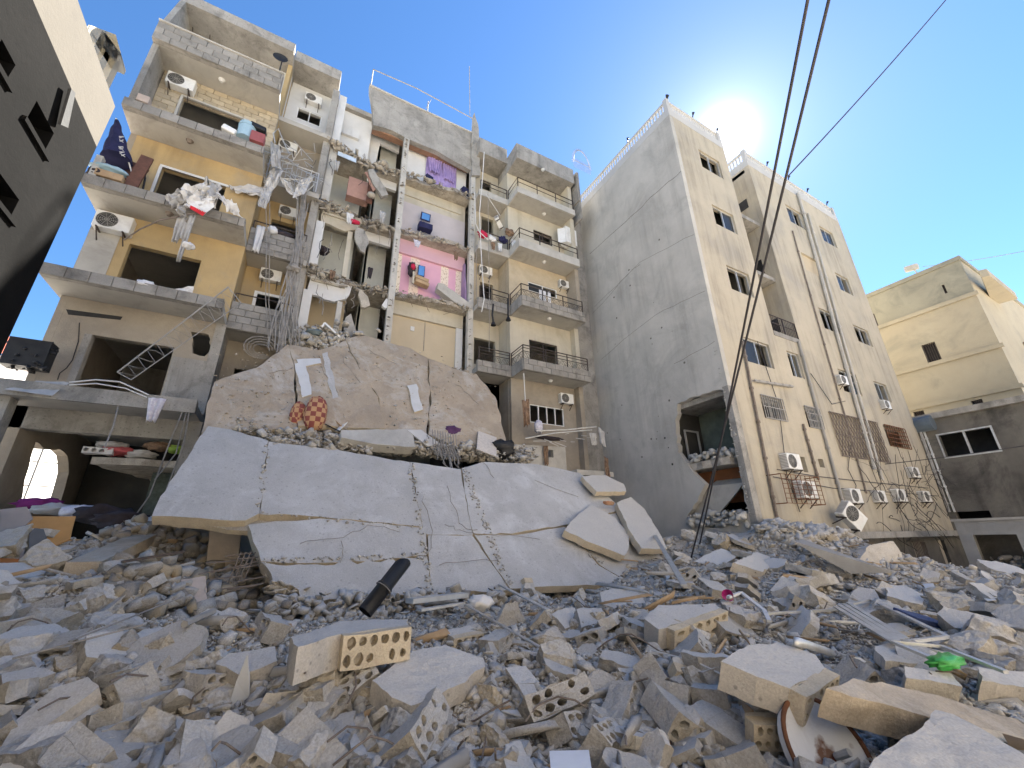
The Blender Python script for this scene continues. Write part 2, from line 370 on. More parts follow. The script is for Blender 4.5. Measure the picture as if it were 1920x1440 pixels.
# -- block A: deep balconies on the left
for i, z in enumerate(SO):
    if i == 5: MB().box(XA0, XA1 + .02, 13.92, YB, 20.75, 21.25).build('roof_slab', concrete, AB); continue
    e = bx('floor_slab', soffit, AB, XA0 + (0 if i > 2 else -.1), XA1, YF + .16, YB, z, z + TH)
    p = bx('parapet', concrete, AB, XA0 + (0 if i > 2 else -.1), XA1, YF + .02, YF + .15, z + .002, z + (.30 if i < 4 else .84))
    if i == 0: bx('slab_face', concrete, p, XA0 - .1, XA1, YF - .06, YF + .02, z - .03, z + .34)
    else: courses(p, XA0 + (0 if i > 2 else -.1), XA1, z, z + (.33 if i < 4 else .87), YF - .05, .07, .46, .3, block, seed=i)
bx('ledge', concrete_pale, AB, XA0, XA1, YF - .09, YF + .16, SO[4] + .875, SO[4] + .92)
wall_x('side_wall', concrete, AB, [[(YF + .16, SO[3] + TH), (YB, SO[3] + TH), (YB, 20.75), (13.92, 20.75), (YF + .16, SO[4] + TH + 1)]], XA0 + .002, .16)
wall_x('side_wall', brownwall, AB, [[(YA, SO[0] + TH), (YB, SO[0] + TH), (YB, SO[3]), (YA, SO[3])]], XA0 + .002, .16)
bx('balcony_pier', concrete_pale, AB, XA0 - .05, XA0 + .1, YF + .02, YF + .2, SO[2] + .34, SO[2] + 1.1)
def hole(tl, tr, zb, y, zt=None):
    a = PY(*tl, y); b = PY(*tr, y); return [a.x, b.x, zb, zt or (a.z + b.z) / 2]
h7 = None
wall_y('wall', whitep, AB, [rect(XA0 + .16, XA1, SO[4] + TH, 20.75)], 15.0)
h6 = hole((345, 189), (464, 232), SO[3] + TH + .25, YA + .15)
bx('wall', stone, AB, XA0 + .165, h6[0], YA + .1, YA + .2, SO[3] + TH, SO[4]); bx('wall', stone, AB, h6[1], XA1, YA + .1, YA + .2, SO[3] + TH, SO[4])
bx('wall', stone, AB, h6[0], h6[1], YA + .1, YA + .2, h6[3], SO[4]); wsb = bx('wall', stone, AB, h6[0], h6[1], YA + .1, YA + .2, SO[3] + TH, h6[2])
courses(wsb, XA0 + .17, XA1, SO[3] + TH, SO[4], YA, .1, .42, .21, stone, holes=[h6], seed=61)
MB().box(h6[0] - .06, h6[1] + .06, YA - .03, YA + .05, h6[3], h6[3] + .07).box(h6[0] - .07, h6[0], YA - .03, YA + .05, h6[2], h6[3]).build('window_surround', concrete_pale, AB)
h5 = hole((304, 316), (425, 348), SO[2] + TH + .25, YA); h4 = hole((243, 457), (378, 488), PY(378, 562, YA).z - .12, YA)
wall_y('wall', yellow, AB, [rect(XA0 + .165, XA1, SO[2] + TH, SO[3]), rect(*h5)], YA)
MB().box(h5[0] - .07, h5[1] + .07, YA - .03, YA + .04, h5[3], h5[3] + .08).box(h5[0] - .08, h5[0], YA - .03, YA + .04, h5[2], h5[3]).build('window_surround', whitep, AB)
wall_y('wall', yellow, AB, [rect(XA0 + .165, XA1, SO[1] + TH, SO[2]), rect(*h4)], YA)
bx('wall_patch', soffit, AB, XA0 + .02, h4[0] - .25, YA - .012, YA, SO[1] + TH, SO[2] - .75)
h3 = hole((174, 628), (327, 651), SO[0] + TH + .02, YA); hb = [PY(*p, YA) for p in [(358, 622), (391, 627), (396, 650), (384, 668), (361, 662)]]
wall_y('wall', brownwall, AB, [rect(XA0 + .165, XA1 - .001, SO[0] + TH, SO[1]), rect(*h3), jag([(p.x, p.z) for p in hb], .12, .03, 5)], YA)
bx('render_patch', concrete, AB, h3[1] + .03, XA1 - .02, YA - .015, YA - .001, SO[0] + TH, PY(350, 672, YA).z)
bx('render_patch', concrete, AB, h3[0] - .16, h3[0] - .01, YA - .015, YA - .001, SO[0] + TH, h3[3])
crk = [PY(*p, YA - .005) for p in [(149, 605), (147, 640), (140, 662), (136, 675), (125, 690), (112, 700), (108, 712)]]
MB().tube(crk, .012, 4).build('crack', black, AB)
gap = [PY(*p, YA) for p in [(124, 580), (230, 594), (226, 600), (128, 590)]]
MB().prism([[(p.x, p.z) for p in gap]], (0, YA - .008, 0), (1, 0, 0), (0, 0, 1), (0, 1, 0), .007).build('gap_under_beam', black, AB)
# side face of block A towards the recess and ground floor
wall_x('side_wall', yellow, AB, [[(YA + .2, SO[1] + TH), (YA2, SO[1] + TH), (YA2, 20.75), (YA + .2, 20.75)]], XA1 - .16, .158)
wall_x('side_wall', concrete, AB, [[(YA + .2, 0), (YA2, 0), (YA2, SO[1]), (YA + .2, SO[1])]], XA1 - .16, .157)
bx('column', concrete, AB, XA1 - .28, XA1 + .06, YA - .03, YA + .3, 0, SO[0] - .001); bx('column', concrete, AB, XA1 - .22, XA1 + .04, YA - .04, YA - .016, SO[0] + TH, SO[1])
# ground floor of block A: dark shop space with a beam, broken side wall open to the daylight behind
bx('beam', concrete, AB, XA0, XA1 - .3, YA, YA + .3, SO[0] - .55, SO[0] - .001)
so = [(p.y, min(p.z, 4.35)) for p in (PX(*q, XA0) for q in ((8, 960), (20, 900), (50, 806), (62, 798), (90, 812), (110, 840), (108, 885), (88, 955)))]
wall_x('side_wall', brownwall, AB, [rect(YA, YB, 0, SO[0] - .001), jag(so, .3, .09, 3)], XA0 + .002, .25)
bx('column', concrete, AB, XA0 - .1, XA0 + .25, YF + .2, YF + .55, 0, SO[0] - .001)
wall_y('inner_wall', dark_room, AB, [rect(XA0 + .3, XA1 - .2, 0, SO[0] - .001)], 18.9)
mz = [(-4.4, 14.6), (-2.45, 14.45), (-2.45, 18.5), (-3.6, 18.5)]
ZM = PY(250, 862, 14.7).z
floor_z('mezzanine_slab', broken, AB, jag(mz, .35, .1, 8), ZM - .18, .18)
wall_y('tiled_wall', M('green_mosaic_tile', (.10, .13, .115), (.055, .07, .06), 9, bump=.1, rough=.5), AB, [rect(-3.3, -2.4, 0, ZM - .19)], 15.6)
# -- recess with small balconies
for i, z in enumerate(SO):
    if i == 0: continue
    if i == 5: bx('roof_slab', concrete, AB, XA1 + .025, -.45, 14.45, YB, 21.05, 21.65); continue
    bx('floor_slab', soffit, AB, XA1 + .001, XA2 + .2, 14.55, YB, z, z + TH)
    if i in (1, 2):
        p = bx('parapet', concrete, AB, XA1 + .001, XA2 + .1, 14.5, 14.58, z - .04, z + .92); courses(p, XA1 + .005, XA2 + .1, z - .04, z + .94, 14.43, .07, .42, .24, block, seed=20 + i)
wall_y('wall', brownwall, AB, [rect(XA1, XA2 + .2, 0, SO[1]), rect(*ry((440, 690), (470, 705), YA2))], YA2)
wd = ry((478, 545), (526, 606), YA2); wd = (wd[0], wd[1], SO[1] + TH + .1, wd[3])
wall_y('wall', yellow, AB, [rect(XA1, XA2 + .2, SO[1] + TH, SO[2]), rect(*wd)], YA2); window(AB, *wd, YA2, n=1, fw=.1, inset=-.03)
w5 = ry((510, 410), (556, 440), YA2); w5 = (w5[0], w5[1], SO[2] + TH + .9, w5[3])
wall_y('wall', yellow, AB, [rect(XA1, XA2 + .2, SO[2] + TH, SO[3]), rect(*w5)], YA2)
wall_y('wall', brownwall, AB, [rect(XA1, XA2 + .2, SO[3] + TH, SO[4])], YA2)
w7 = ry((559, 200), (600, 238), YA2)
wall_y('wall', whitep, AB, [rect(XA1, XA2 + .2, SO[4] + TH, 21.05), rect(*w7)], YA2); window(AB, *w7, YA2, n=2, fw=.04, inset=.02)
railing('railing', AB, [(XA1 + .05, 14.5), (XA2 + .05, 14.5)], .95, SO[3] + TH, bars=.16, mat=alu, mid=(.5,))
railing('railing', AB, [(XA1 + .05, 14.5), (XA2 + .05, 14.5)], .35, SO[1] + .92, mid=()); railing('railing', AB, [(XA1 + .05, 14.5), (XA2 + .05, 14.5)], .35, SO[2] + .92, mid=())
# -- torn section B, stair hall C, torn rooms D
XB0, XB1, XC1, XD1 = -.5, 1.0, 2.62, 6.05
YS, YR = 14.85, 15.45
for k, (z0, z1) in enumerate(((6.9, 11.2), (11.42, 14.35), (14.57, 17.55), (17.77, 20.75))):
    bx('column', concrete, AB, XB0 - .15, XB0 + .12, YS - .12, YS + .2, z0, z1)
    bx('pier', whitep if k != 2 else concrete_pale, AB, XB0 + .14, XB0 + .44, YS + .02, YS + .3, z0, z1 - (.0 if k > 1 else .75))
for i in (1, 2, 3, 4):
    z = SO[i]; lo = [(XB0, YB), (XB0, YS - .05), (XB0 + .6, YS + .1), (XB1 - .1, YS + (.5 if i < 4 else .2)), (XB1 + .6, YS + .55), (XC1, YS + .2)]
    lo += [(XC1 + .4, YS + .25), (XC1 + 1.6, YS + .05), (XD1 - .8, YS - .15), (XD1, YS + .1), (XD1, YB)]
    if i == 1: lo = [(XB0, YB), (XB0, YS + .2), (XC1, YS + .45), (XD1 - 1, YS + .3), (XD1, YS + .1), (XD1, YB)]
    zt = .2 if i != 3 else .24
    floor_z('floor_slab', broken, AB, jag(lo, .3, .09, 30 + i), z, zt)
    ragged(AB, (XB0, YS - .02, z + .08), (XB1 + .1, YS + .3, z + .05), 90, .13, seed=40 + i, depth=.3, drop=.15); ragged(AB, (XB1, YS + .4, z + .08), (XC1, YS + .3, z + .08), 60, .12, seed=50 + i, depth=.3)
    ragged(AB, (XC1 + .1, YS + .1, z + .1), (XD1, YS - .02, z + .1), 80, .1, seed=60 + i, depth=.2, drop=.1)
bx('roof_slab', concrete, AB, XB0, XD1 + .1, YS + .5, YB, 20.75, 21.0)
tb = [PY(*p, YS) for p in [(693, 158), (885, 252), (885, 322), (820, 285), (765, 262), (735, 246), (700, 236)]]
wall_y('roof_parapet', concrete, AB, [jag([(p.x, p.z) for p in tb], .4, .035, 4)], YS - .05, .25)
bx('exposed_brick_strip', M('exposed_red_brick', (.30, .17, .11), (.22, .13, .09), 5, bump=.6), AB, XB1 + .2, XD1, YS + .2, YS + .5, PY(800, 274, YS).z - .1, PY(800, 274, YS).z + .22)
MB().box(.8, XD1 + .05, YS - .1, YS + .25, 22.02, 22.1).build('coping', concrete_pale, AB)
for xx, zz in ((XC1, 6.6), (XD1, 6.6)):
    m = MB(); m.box(xx, xx + .24, YS - .1, YS + .15, zz, 19.7)
    m.build('column', concrete_pale, AB); ragged(AB, (xx + .1, YS - .1, 7), (xx + .1, YS - .1, 19.6), 60, .1, concrete, .06, .2, seed=int(xx * 10))
# B rooms
for i in (1, 2, 3, 4):
    z = SO[i]
    ragged(AB, (XB0 + .1, YS - .1, z - .05), (XB1 + .3, YS + .2, z - .1), 34, .2, broken, .2, .22, seed=140 + i); ragged(AB, (XB1 + .2, YS + .3, z), (XC1, YS + .2, z), 26, .2, broken, .2, .2, seed=150 + i); ragged(AB, (XC1 + .2, YS, z + .05), (XD1, YS - .1, z + .05), 30, .16, broken, .15, .1, seed=160 + i)
    m = MB()
    for k in range(22):
        p = Vector((rng.uniform(XB0, XD1), YS + rng.uniform(-.15, .3), z + rng.uniform(0, .15))); m.tube([p, p + Vector((rng.gauss(0, .1), -.2, -.1)), p + Vector((rng.gauss(0, .2), -.3, -rng.uniform(.2, .7)))], .009, 4)
    tag(m.build('hanging_rebar', rebar_m, AB), kind='stuff')
for i, (z0, z1, mt) in enumerate(((8.4, 11.2, beige), (11.4, 14.35, greywall), (14.55, 17.55, greywall), (17.75, 20.75, whitep))):
    wall_y('room_wall', mt, AB, [rect(XB0 + .1, XB1 + .2, z0, z1)], 16.3 if i < 3 else 15.55, .15)
    if i < 3: wall_x('room_wall', mt, AB, [rect(YS + .3, 16.3, z0, z1)], XB0 + .12, .06)
for i, (za, zb) in ((2, (13.55, 14.33)), (1, (10.25, 11.18))):
    g = jag([(XB0 + .3, zb), (XB0 + .3, za + .1), (XB1 - .3, za), (XB1 + .1, za + .25), (XB1 + .25, zb - .1), (XB1 + .2, zb)], .25, .05, 70 + i)
    wall_y('hanging_wall', cream if i == 2 else whitep, AB, [g], YS + .12, .15); bx('cornice', cream, AB, XB0 + .32, XB1, YS + .05, YS + .118, zb - .28, zb - .2)
for za, zb in ((8.35, 10.3), (11.42, 13.6)):
    bx('pier', cream if za > 10 else concrete_pale, AB, XB1 - .18, XB1, YS + .1, YS + .3, za, zb)
cb = MB(); c0, c1 = PY(628, 232, 15.5), PY(662, 252, 15.5)
for k in range(3): cb.box(c0.x + k * .36, c0.x + k * .36 + .35, 15.4, 15.54, c1.z - .25, c0.z)
cb.build('cupboard', whitep, AB)
# C stair hall
for i, (z0, z1) in enumerate(((7.0, 11.2), (11.4, 14.35), (14.55, 17.55), (17.75, 20.75))):
    wall_y('hall_wall', greywall, AB, [rect(XB1 + .72, XC1, z0, z1)], 16.4, .15); wall_x('hall_wall', greywall, AB, [rect(16.4, YB, z0, z1)], XB1 + .7, .12)
    MB().bar((XB1 + .9, 16.37, z0 + .15), (XC1, 16.37, z0 + .75), .03, .06).build('stair_skirting', black, AB)
    if i: bx('beam', whitep, AB, XB1 + .3, XC1 - .001, YS + .7, YS + .85, z1 - .45, z1 - .001)
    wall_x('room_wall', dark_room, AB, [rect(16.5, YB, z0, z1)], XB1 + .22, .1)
wall_y('hall_wall', whitep, AB, [[(XB1 + .2, 17.75), (XB1 + .55, 17.75), (XB1 + .7, 20.0), (XC1, 19.9), (XC1, 20.74), (XB1 + .2, 20.74)]], 15.9, .12)
# D rooms
lilac = M('lilac_paint', (.52, .47, .47), (.46, .42, .42), 1, bump=.1)
zl = PY(800, 392, YR).z
wall_y('room_wall', whitep, AB, [rect(XC1 + .2, XD1, 17.75, 20.3)], YR, .15)
wall_y('room_wall', cream, AB, [rect(XC1 + .2, XD1, zl, 17.55)], YR, .15); wall_y('room_wall', lilac, AB, [rect(XC1 + .2, XD1, 14.55, zl)], YR, .15)
bx('cornice', cream, AB, XC1 + .22, XD1 - .25, YR - .07, YR - .002, 16.95, 17.06)
# striped wallpaper
wp = M('pink_striped_wallpaper', (.70, .40, .50), (.64, .36, .46), 1, bump=.06); t = wp.node_tree; N = t.nodes; L = t.links; b = N[wp['bsdf']]
old = b.inputs['Base Color'].links[0].from_socket
g = N.new('ShaderNodeNewGeometry'); s = N.new('ShaderNodeSeparateXYZ'); L.new(g.outputs['Position'], s.inputs[0]); r = N.new('ShaderNodeValToRGB'); r.color_ramp.interpolation = 'CONSTANT'
mr = N.new('ShaderNodeMapRange'); mr.inputs['From Min'].default_value = XC1 + .2; mr.inputs['From Max'].default_value = XD1; L.new(s.outputs[0], mr.inputs[0]); L.new(mr.outputs[0], r.inputs[0])
cr = r.color_ramp; cr.elements[0].color = (1, 1, 1, 1); cr.elements[1].position = .10; cr.elements[1].color = (0, 0, 0, 1)
for p, v in ((.22, .8), (.35, 0), (.66, .9), (.77, 0), (.88, .9)):
    e = cr.elements.new(p); e.color = (v, v, v, 1)
vo = N.new('ShaderNodeTexVoronoi'); vo.inputs['Scale'].default_value = 11; L.new(g.outputs['Position'], vo.inputs['Vector'])
m2 = N.new('ShaderNodeMapRange'); m2.inputs['From Min'].default_value = .3; m2.inputs['From Max'].default_value = .36; L.new(vo.outputs['Distance'], m2.inputs[0])
x1 = N.new('ShaderNodeMix'); x1.data_type = 'RGBA'; x1.inputs[6].default_value = (.50, .40, .28, 1); x1.inputs[7].default_value = (.76, .68, .55, 1); L.new(m2.outputs[0], x1.inputs['Factor'])
x2 = N.new('ShaderNodeMix'); x2.data_type = 'RGBA'; L.new(r.outputs[0], x2.inputs['Factor']); L.new(old, x2.inputs[6]); L.new(x1.outputs[2], x2.inputs[7]); L.new(x2.outputs[2], b.inputs['Base Color'])
pinkp = M('pink_paint', (.66, .42, .48), (.6, .38, .44), 1, bump=.08); mauve = M('mauve_paint', (.36, .25, .40), (.3, .21, .34), 1, bump=.08)
wall_y('room_wall', wp, AB, [rect(XC1 + .2, XD1, 11.4, 13.62)], YR, .15); bx('room_wall', pinkp, AB, XC1 + .2, XD1, YR - .12, YR + .15, 13.622, 14.35)
wall_x('room_wall', mauve, AB, [jag([(YS + .1, 11.4), (YR, 11.4), (YR, 13.9), (YS + .3, 13.9), (YS + .15, 12.8)], .3, .06, 2)], XD1 - .1, .08)
wall_y('room_wall', beige, AB, [rect(XC1 + .2, XD1 - .3, 6.6, 10.55)], YR, .15); bx('room_wall', cream, AB, XC1 + .2, XD1, YR - .12, YR + .15, 10.552, 11.2); bx('room_wall', whitep, AB, XD1 - .3, XD1, YR - .1, YR + .15, 6.6, 10.55)
MB().tube([PY(797, 610, YR - .02) + Vector((0, 0, -1.2)), PY(797, 610, YR - .02), PY(797, 570, YR - .02), PY(806, 560, YR - .02)], .012, 4).build('conduit', cable_m, AB)
bx('wall_socket', whitep, AB, *[PY(770, 610, YR).x + d for d in (0, .16)], YR - .03, YR, *[PY(770, 620, YR).z + d for d in (0, .2)])
# the brick-coloured broken pilaster standing above the roof between D and E
pl = [PY(*p, 14.7) for p in [(884, 330), (884, 260), (889, 212), (896, 235), (898, 260), (900, 330)]]
wall_y('broken_pilaster', concrete, AB, [jag([(p.x, p.z) for p in pl], .3, .04, 9)], 14.65, .22)
# -- E: narrow recess, F: balconies on the right
XE0, XF0, XF1 = 6.3, 7.9, 11.35
YE = 15.4
bx('roof_slab', concrete, AB, XE0, XF0, 14.3, YB, 20.35, 21.35); MB().box(XF0, XF1 + .12, 13.28, YB, 19.75, 20.75).build('roof_slab', concrete, AB)
for i, z in enumerate(SO[:5]):
    if i: bx('floor_slab', soffit, AB, XE0, XF0 - .001, 14.38, YB, z, z + TH)
    if i: bx('floor_slab', soffit, AB, XF0, XF1, YF + .08, YB, z, z + TH)
    if i == 0: continue
    hp = (.5, .5, .42, .34)[i - 1]
    m = concrete_pale if i > 2 else concrete
    p = bx('parapet', m, AB, XE0, XF0, 14.3, 14.38, z - .02, z + hp); q = bx('parapet', m, AB, XF0 + .07, XF1, YF, YF + .08, z - .02, z + hp); bx('parapet', m, AB, XF0 - .006, XF0 + .068, YF + .004, YA - .004, z - .016, z + hp - .004)
    if i < 3:
        courses(p, XE0, XF0 - .02, z - .02, z + hp, 14.24, .06, .44, .21, block, seed=80 + i); courses(q, XF0 + .01, XF1, z - .02, z + hp, YF - .06, .06, .44, .21, block, seed=90 + i)
    railing('railing', AB, [(XE0 + .1, 14.33), (XF0 - .05, 14.33)], .62, z + hp, mid=(.6,) if i != 1 else (.8, .55), scroll=i < 3)
    railing('railing', AB, [(XF0 + .04, YA - .02), (XF0 + .04, YF + .04), (XF1 - .05, YF + .04)], .62, z + hp, mid=(.55,) if i != 1 else (.8, .55), scroll=i < 3)
fcol = {0: brownwall, 1: cream, 2: stone, 3: cream, 4: cream}
wf = {1: ry((992, 636), (1048, 700), YA), 2: ry((990, 527), (1045, 560), YA), 3: ry((1000, 430), (1036, 462), YA), 4: None, 0: ry((993, 757), (1059, 800), YA)}
for i in range(5):
    z0, z1 = SO[i] + TH, (SO[i + 1] if i < 4 else 19.75); hs = []
    if i == 0: z0 = 3.6
    if wf[i]:
        w = list(wf[i]); w[2] = max(z0 + .05, w[2]) if i != 2 else w[2]
        hs = [rect(*w)]; window(AB, *w, YA, fm=white_metal if i in (0, 2) else dark_metal, n=4 if i == 0 else 2, fw=.04, inset=.03, panes=(0,) if i == 2 else ())
    wall_y('wall', fcol[i], AB, [rect(XF0, XF1 - .12, z0, z1)] + hs, YA)
    bx('side_wall', fcol[i] if i != 2 else brownwall, AB, XF1 - .12, XF1 + .1, YF + .3 if i in (2, 3, 4) else YA - .35, YB, z0, z1)
    we = {1: ry((889, 632), (929, 690), YE), 2: ry((900, 528), (924, 565), YE), 3: ry((903, 405), (925, 440), YE), 4: ry((903, 335), (921, 360), YE)}.get(i)
    hs = [rect(we[0], we[1], max(z0 + .05, we[2]), we[3])] if we else []
    wall_y('wall', fcol[i], AB, [rect(XE0, XF0, z0, z1 if i < 4 else 20.35)] + hs, YE)
    wall_x('side_wall', fcol[i], AB, [rect(YA + .2, YE, z0, z1)], XF0 - .02, .12)
wall_y('wall', stone, AB, [rect(XF0, XF1, SO[4] + TH, 19.75)], YA + .21)
bx('wall', concrete, AB, XF1 + .1, 12.85, 14.6, 14.8, 0, 19.5); courses(AB, 13.2, 15.2, 18.6, 20.6, 11.6, .07, .42, .21, block, seed=99, axis='x'); bx('wall', concrete, AB, 11.67, 11.75, 13.2, 15.2, 17.4, 20.6)
# lower right: balcony wall, little bathroom window, broken niche
lw = [PY(*p, 13.6) for p in [(985, 835), (1060, 838), (1062, 900), (985, 905)]]
wl = ry((1027, 843), (1038, 858), 13.6)
wall_y('lower_wall', concrete_pale, AB, [[(7.2, 1.5), (lw[1].x, 1.5), (lw[1].x, lw[1].z), (7.6, lw[0].z)], rect(*wl)], 13.6, .2)
MB().box(lw[1].x + .05, XF1 + .5, 13.0, 14.6, 4.05, 4.25).build('niche_slab', concrete_pale, AB); MB().box(lw[1].x + .02, lw[1].x + .2, 13.2, 13.5, 2.2, 4.05).box(XF1 - .1, XF1 + .2, 13.4, 13.7, 2.0, 4.05).box(lw[1].x + .2, XF1 - .1, 13.3, 13.6, 2.35, 2.6).build('niche_posts', concrete_pale, AB)
wall_y('niche_wall', greywall, AB, [rect(lw[1].x, XF1 + .2, 1, 4.05), rect(10.2, 10.9, 2.7, 3.3)], 14.5)
wall_y('lower_wall', brownwall, AB, [rect(6.3, XF0, 1.5, SO[1])], YE)
# shell behind (roof edges, back, inner partitions) that closes the block
bx('back_wall', concrete, AB, XA0, 12.8, YB, YB + .25, 0, 20.9); bx('end_wall', concrete, AB, XF1 + .12, 12.8, 14.8, YB, 0, 19.6)
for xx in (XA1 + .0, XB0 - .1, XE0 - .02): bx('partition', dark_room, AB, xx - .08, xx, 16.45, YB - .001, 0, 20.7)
# ---------------------------------------------------------------- grey tower block on the right
TW = thing('tower_block', 'beige rendered five storey tower block with grey windowless side wall and blown out corner', 'building')
TX0, TX1, TY, TYB, TZ = 12.8, 27.4, 8.0, 16.5, 20.6
RX0, RX1, RZ = 16.62, 18.55, 9.5       # light well between the two bays
PAR = 19.55                            # paler painted roof parapet starts here
hp = [PX(*p, TX0) for p in [(1270, 757), (1320, 738), (1366, 727), (1384, 800), (1400, 900), (1411, 962), (1350, 990), (1296, 985), (1288, 972), (1308, 940), (1322, 908), (1303, 890), (1288, 868), (1272, 848), (1267, 800)]]
hl = jag([(max(p.y, TY + .22), p.z) for p in hp], .18, .05, 12)
wall_x('side_wall', tower_side, TW, [[(TY, 0), (TYB, 0), (TYB, PAR), (TY, PAR)], hl], TX0, .22)
bx('side_parapet', parapet_white, TW, TX0 - .012, TX0 + .2, TY - .012, TYB, PAR, TZ - .62)
win = [((1309, 279), (1357, 336)), ((1334, 382), (1384, 440)), ((1361, 496), (1415, 559)), ((1391, 630), (1453, 692)), ((1474, 657), (1510, 711)),
       ((1472, 382), (1512, 432)), ((1535, 422), (1571, 466)), ((1501, 472), (1544, 522)), ((1565, 510), (1601, 555)), ((1534, 576), (1576, 627)), ((1599, 608), (1638, 651)), ((1570, 691), (1618, 743)), ((1637, 714), (1673, 755))]
WR = [ry(a, b, TY) for a, b in win]
gr = [ry(a, b, TY) for a, b in (((1424, 740), (1475, 791)), ((1506, 761), (1544, 806)), ((1552, 772), (1667, 868)), ((1655, 796), (1707, 843)))]
sm = [ry((1533, 860), (1547, 877), TY), ry((1500, 856), (1516, 886), TY)]
allh = [rect(*w) for w in WR] + [rect(*g) for g in gr] + [rect(*g) for g in sm]
bay1 = [h for h in allh if h[0][0] < RX0 - .1 and h[1][0] < RX0 + .05]; rest = [h for h in allh if h not in bay1]
up = [h for h in rest if h[0][1] > RZ]; lowh = [h for h in rest if h[0][1] <= RZ]
# front wall: one outline with the light well notch cut from the top
outl = [(TX0 + .22, .4), (TX1, .4), (TX1, PAR), (RX1, PAR), (RX1, RZ), (RX0, RZ), (RX0, PAR), (TX0 + .22, PAR)]
wall_y('front_wall', tower_front, TW, [outl] + allh, TY, .25)
bx('front_parapet', parapet_white, TW, TX0 + .2, RX0 + .01, TY - .012, TY + .2, PAR, TZ - .62); bx('front_parapet', parapet_white, TW, RX1 - .01, TX1 + .01, TY - .012, TY + .2, PAR, TZ - .62)
wall_x('well_wall', tower_front, TW, [rect(TY + .25, 11.5, RZ, PAR)], RX1, .2)
ww = [rect(8.5, 9.1, 17.2, 17.75), rect(8.6, 9.2, 13.3, 14.1), rect(8.6, 9.2, 10.2, 10.9)]
wall_x('well_wall', tower_front, TW, [rect(TY + .25, 11.5, RZ, PAR)], RX0 - .2, .2); wall_y('well_wall', tower_front, TW, [rect(RX0, RX1, RZ, PAR)], 11.5)
for w in ww: bx('well_window', black, TW, RX1 - .012, RX1 - .002, w[0][0], w[1][0], w[0][1], w[2][1])
bx('well_parapet', parapet_white, TW, RX1 - .01, RX1 + .2, TY + .2, 11.5, PAR, TZ - .62)
bx('well_balcony', concrete, TW, RX0, RX1, TY - .02, 11.5, RZ - .2, RZ + .01); railing('railing', TW, [(RX0, TY + .03), (RX1, TY + .03)], .8, RZ, bars=.12)
MB().box(TX0 + .22, RX0, TY + .25, TYB, PAR - .3, PAR - .1).box(RX1, TX1, TY + .25, TYB, PAR - .3, PAR - .1).build('roof_slab', concrete, TW)
bx('back_wall', tower_front, TW, TX0 + .22, TX1, TYB - .2, TYB, 0, PAR); bx('end_wall', tower_front, TW, TX1 - .002, TX1 + .2, TY + .02, TYB, .4, TZ - .62)
for z in (3.2, 6.3, 9.4, 12.6, 15.8):
    lo = [(TX0 + .23, TY + .26), (TX1 - .1, TY + .26), (TX1 - .1, TYB - .3), (TX0 + .23, TYB - .3)]
    if z == 3.2: continue
    floor_z('floor_slab', concrete, TW, lo, z, .2)
for x in (15.6, 19.5, 23.2): bx('partition', dark_room, TW, x, x + .15, TY + .3, TYB - .3, 0, PAR - .4)
bx('partition', dark_room, TW, TX0 + .3, TX1 - .3, 10.6, 10.75, 0, PAR - .4)
# balustrade: rail, plinth posts and little balusters
def balustrade(pts):
    m = MB()
    for a, b in zip(pts[:-1], pts[1:]):
        a, b = Vector(a), Vector(b); m.bar(a + Vector((0, 0, .58)), b + Vector((0, 0, .58)), .12, .09); n = int((b - a).length / .17)
        for k in range(n):
            p = a.lerp(b, (k + .5) / n); m.bar(p, p + Vector((0, 0, .54)), .06, .06)
    for p in pts: p = Vector(p); m.bar(p, p + Vector((0, 0, .68)), .2)
    m.build('balustrade', parapet_white, TW)
zb = TZ - .62
balustrade([(TX0 + .1, TYB, zb), (TX0 + .1, TY + .1, zb), (RX0 - .1, TY + .1, zb)]); balustrade([(RX1 + .1, 11.4, zb), (RX1 + .1, TY + .1, zb), (TX1, TY + .1, zb)])
for i, w in enumerate(WR):
    if i == 7: bx('shutter', beige, TW, w[0], w[1], TY + .1, TY + .16, w[2], w[3]); continue
    window(TW, *w, TY, fm=alu, n=2, fw=.05, inset=.08, panes=((), (1,), (), (0,), (), (0,), (0, 1), (), (0,), (), (), (1,), (0,))[i])
def grille(r, nx, nz, mat, wavy=0.0, name='window_grille'):
    m = MB(); x0, x1, z0, z1 = r; y = TY - .06
    for k in range(nx + 1):
        x = x0 + (x1 - x0) * k / nx
        m.tube([(x + (wavy * math.sin(q * 2.2 + k * 1.57 * 2) if wavy else 0), y, z0 + (z1 - z0) * q / 12) for q in range(13)] if wavy else [(x, y, z0), (x, y, z1)], .016, 4)
    for k in range(nz + 1): z = z0 + (z1 - z0) * k / nz; m.bar((x0, y + .01, z), (x1, y + .01, z), .03)
    return m.build(name, mat, TW)
grille(gr[0], 10, 2, pvc_grey); grille(gr[1], 9, 3, pvc_grey); grille(gr[2], 34, 2, rebar_m, .045); grille(gr[3], 9, 5, rust)
for g in gr[:2]: window(TW, *g, TY, fm=pvc_grey, n=2, inset=.1)
bx('boarded_opening', M('weathered_board', (.36, .31, .23), (.27, .23, .17), 3, bump=.3), TW, gr[2][0], gr[2][1], TY + .1, TY + .14, gr[2][2], gr[2][3])
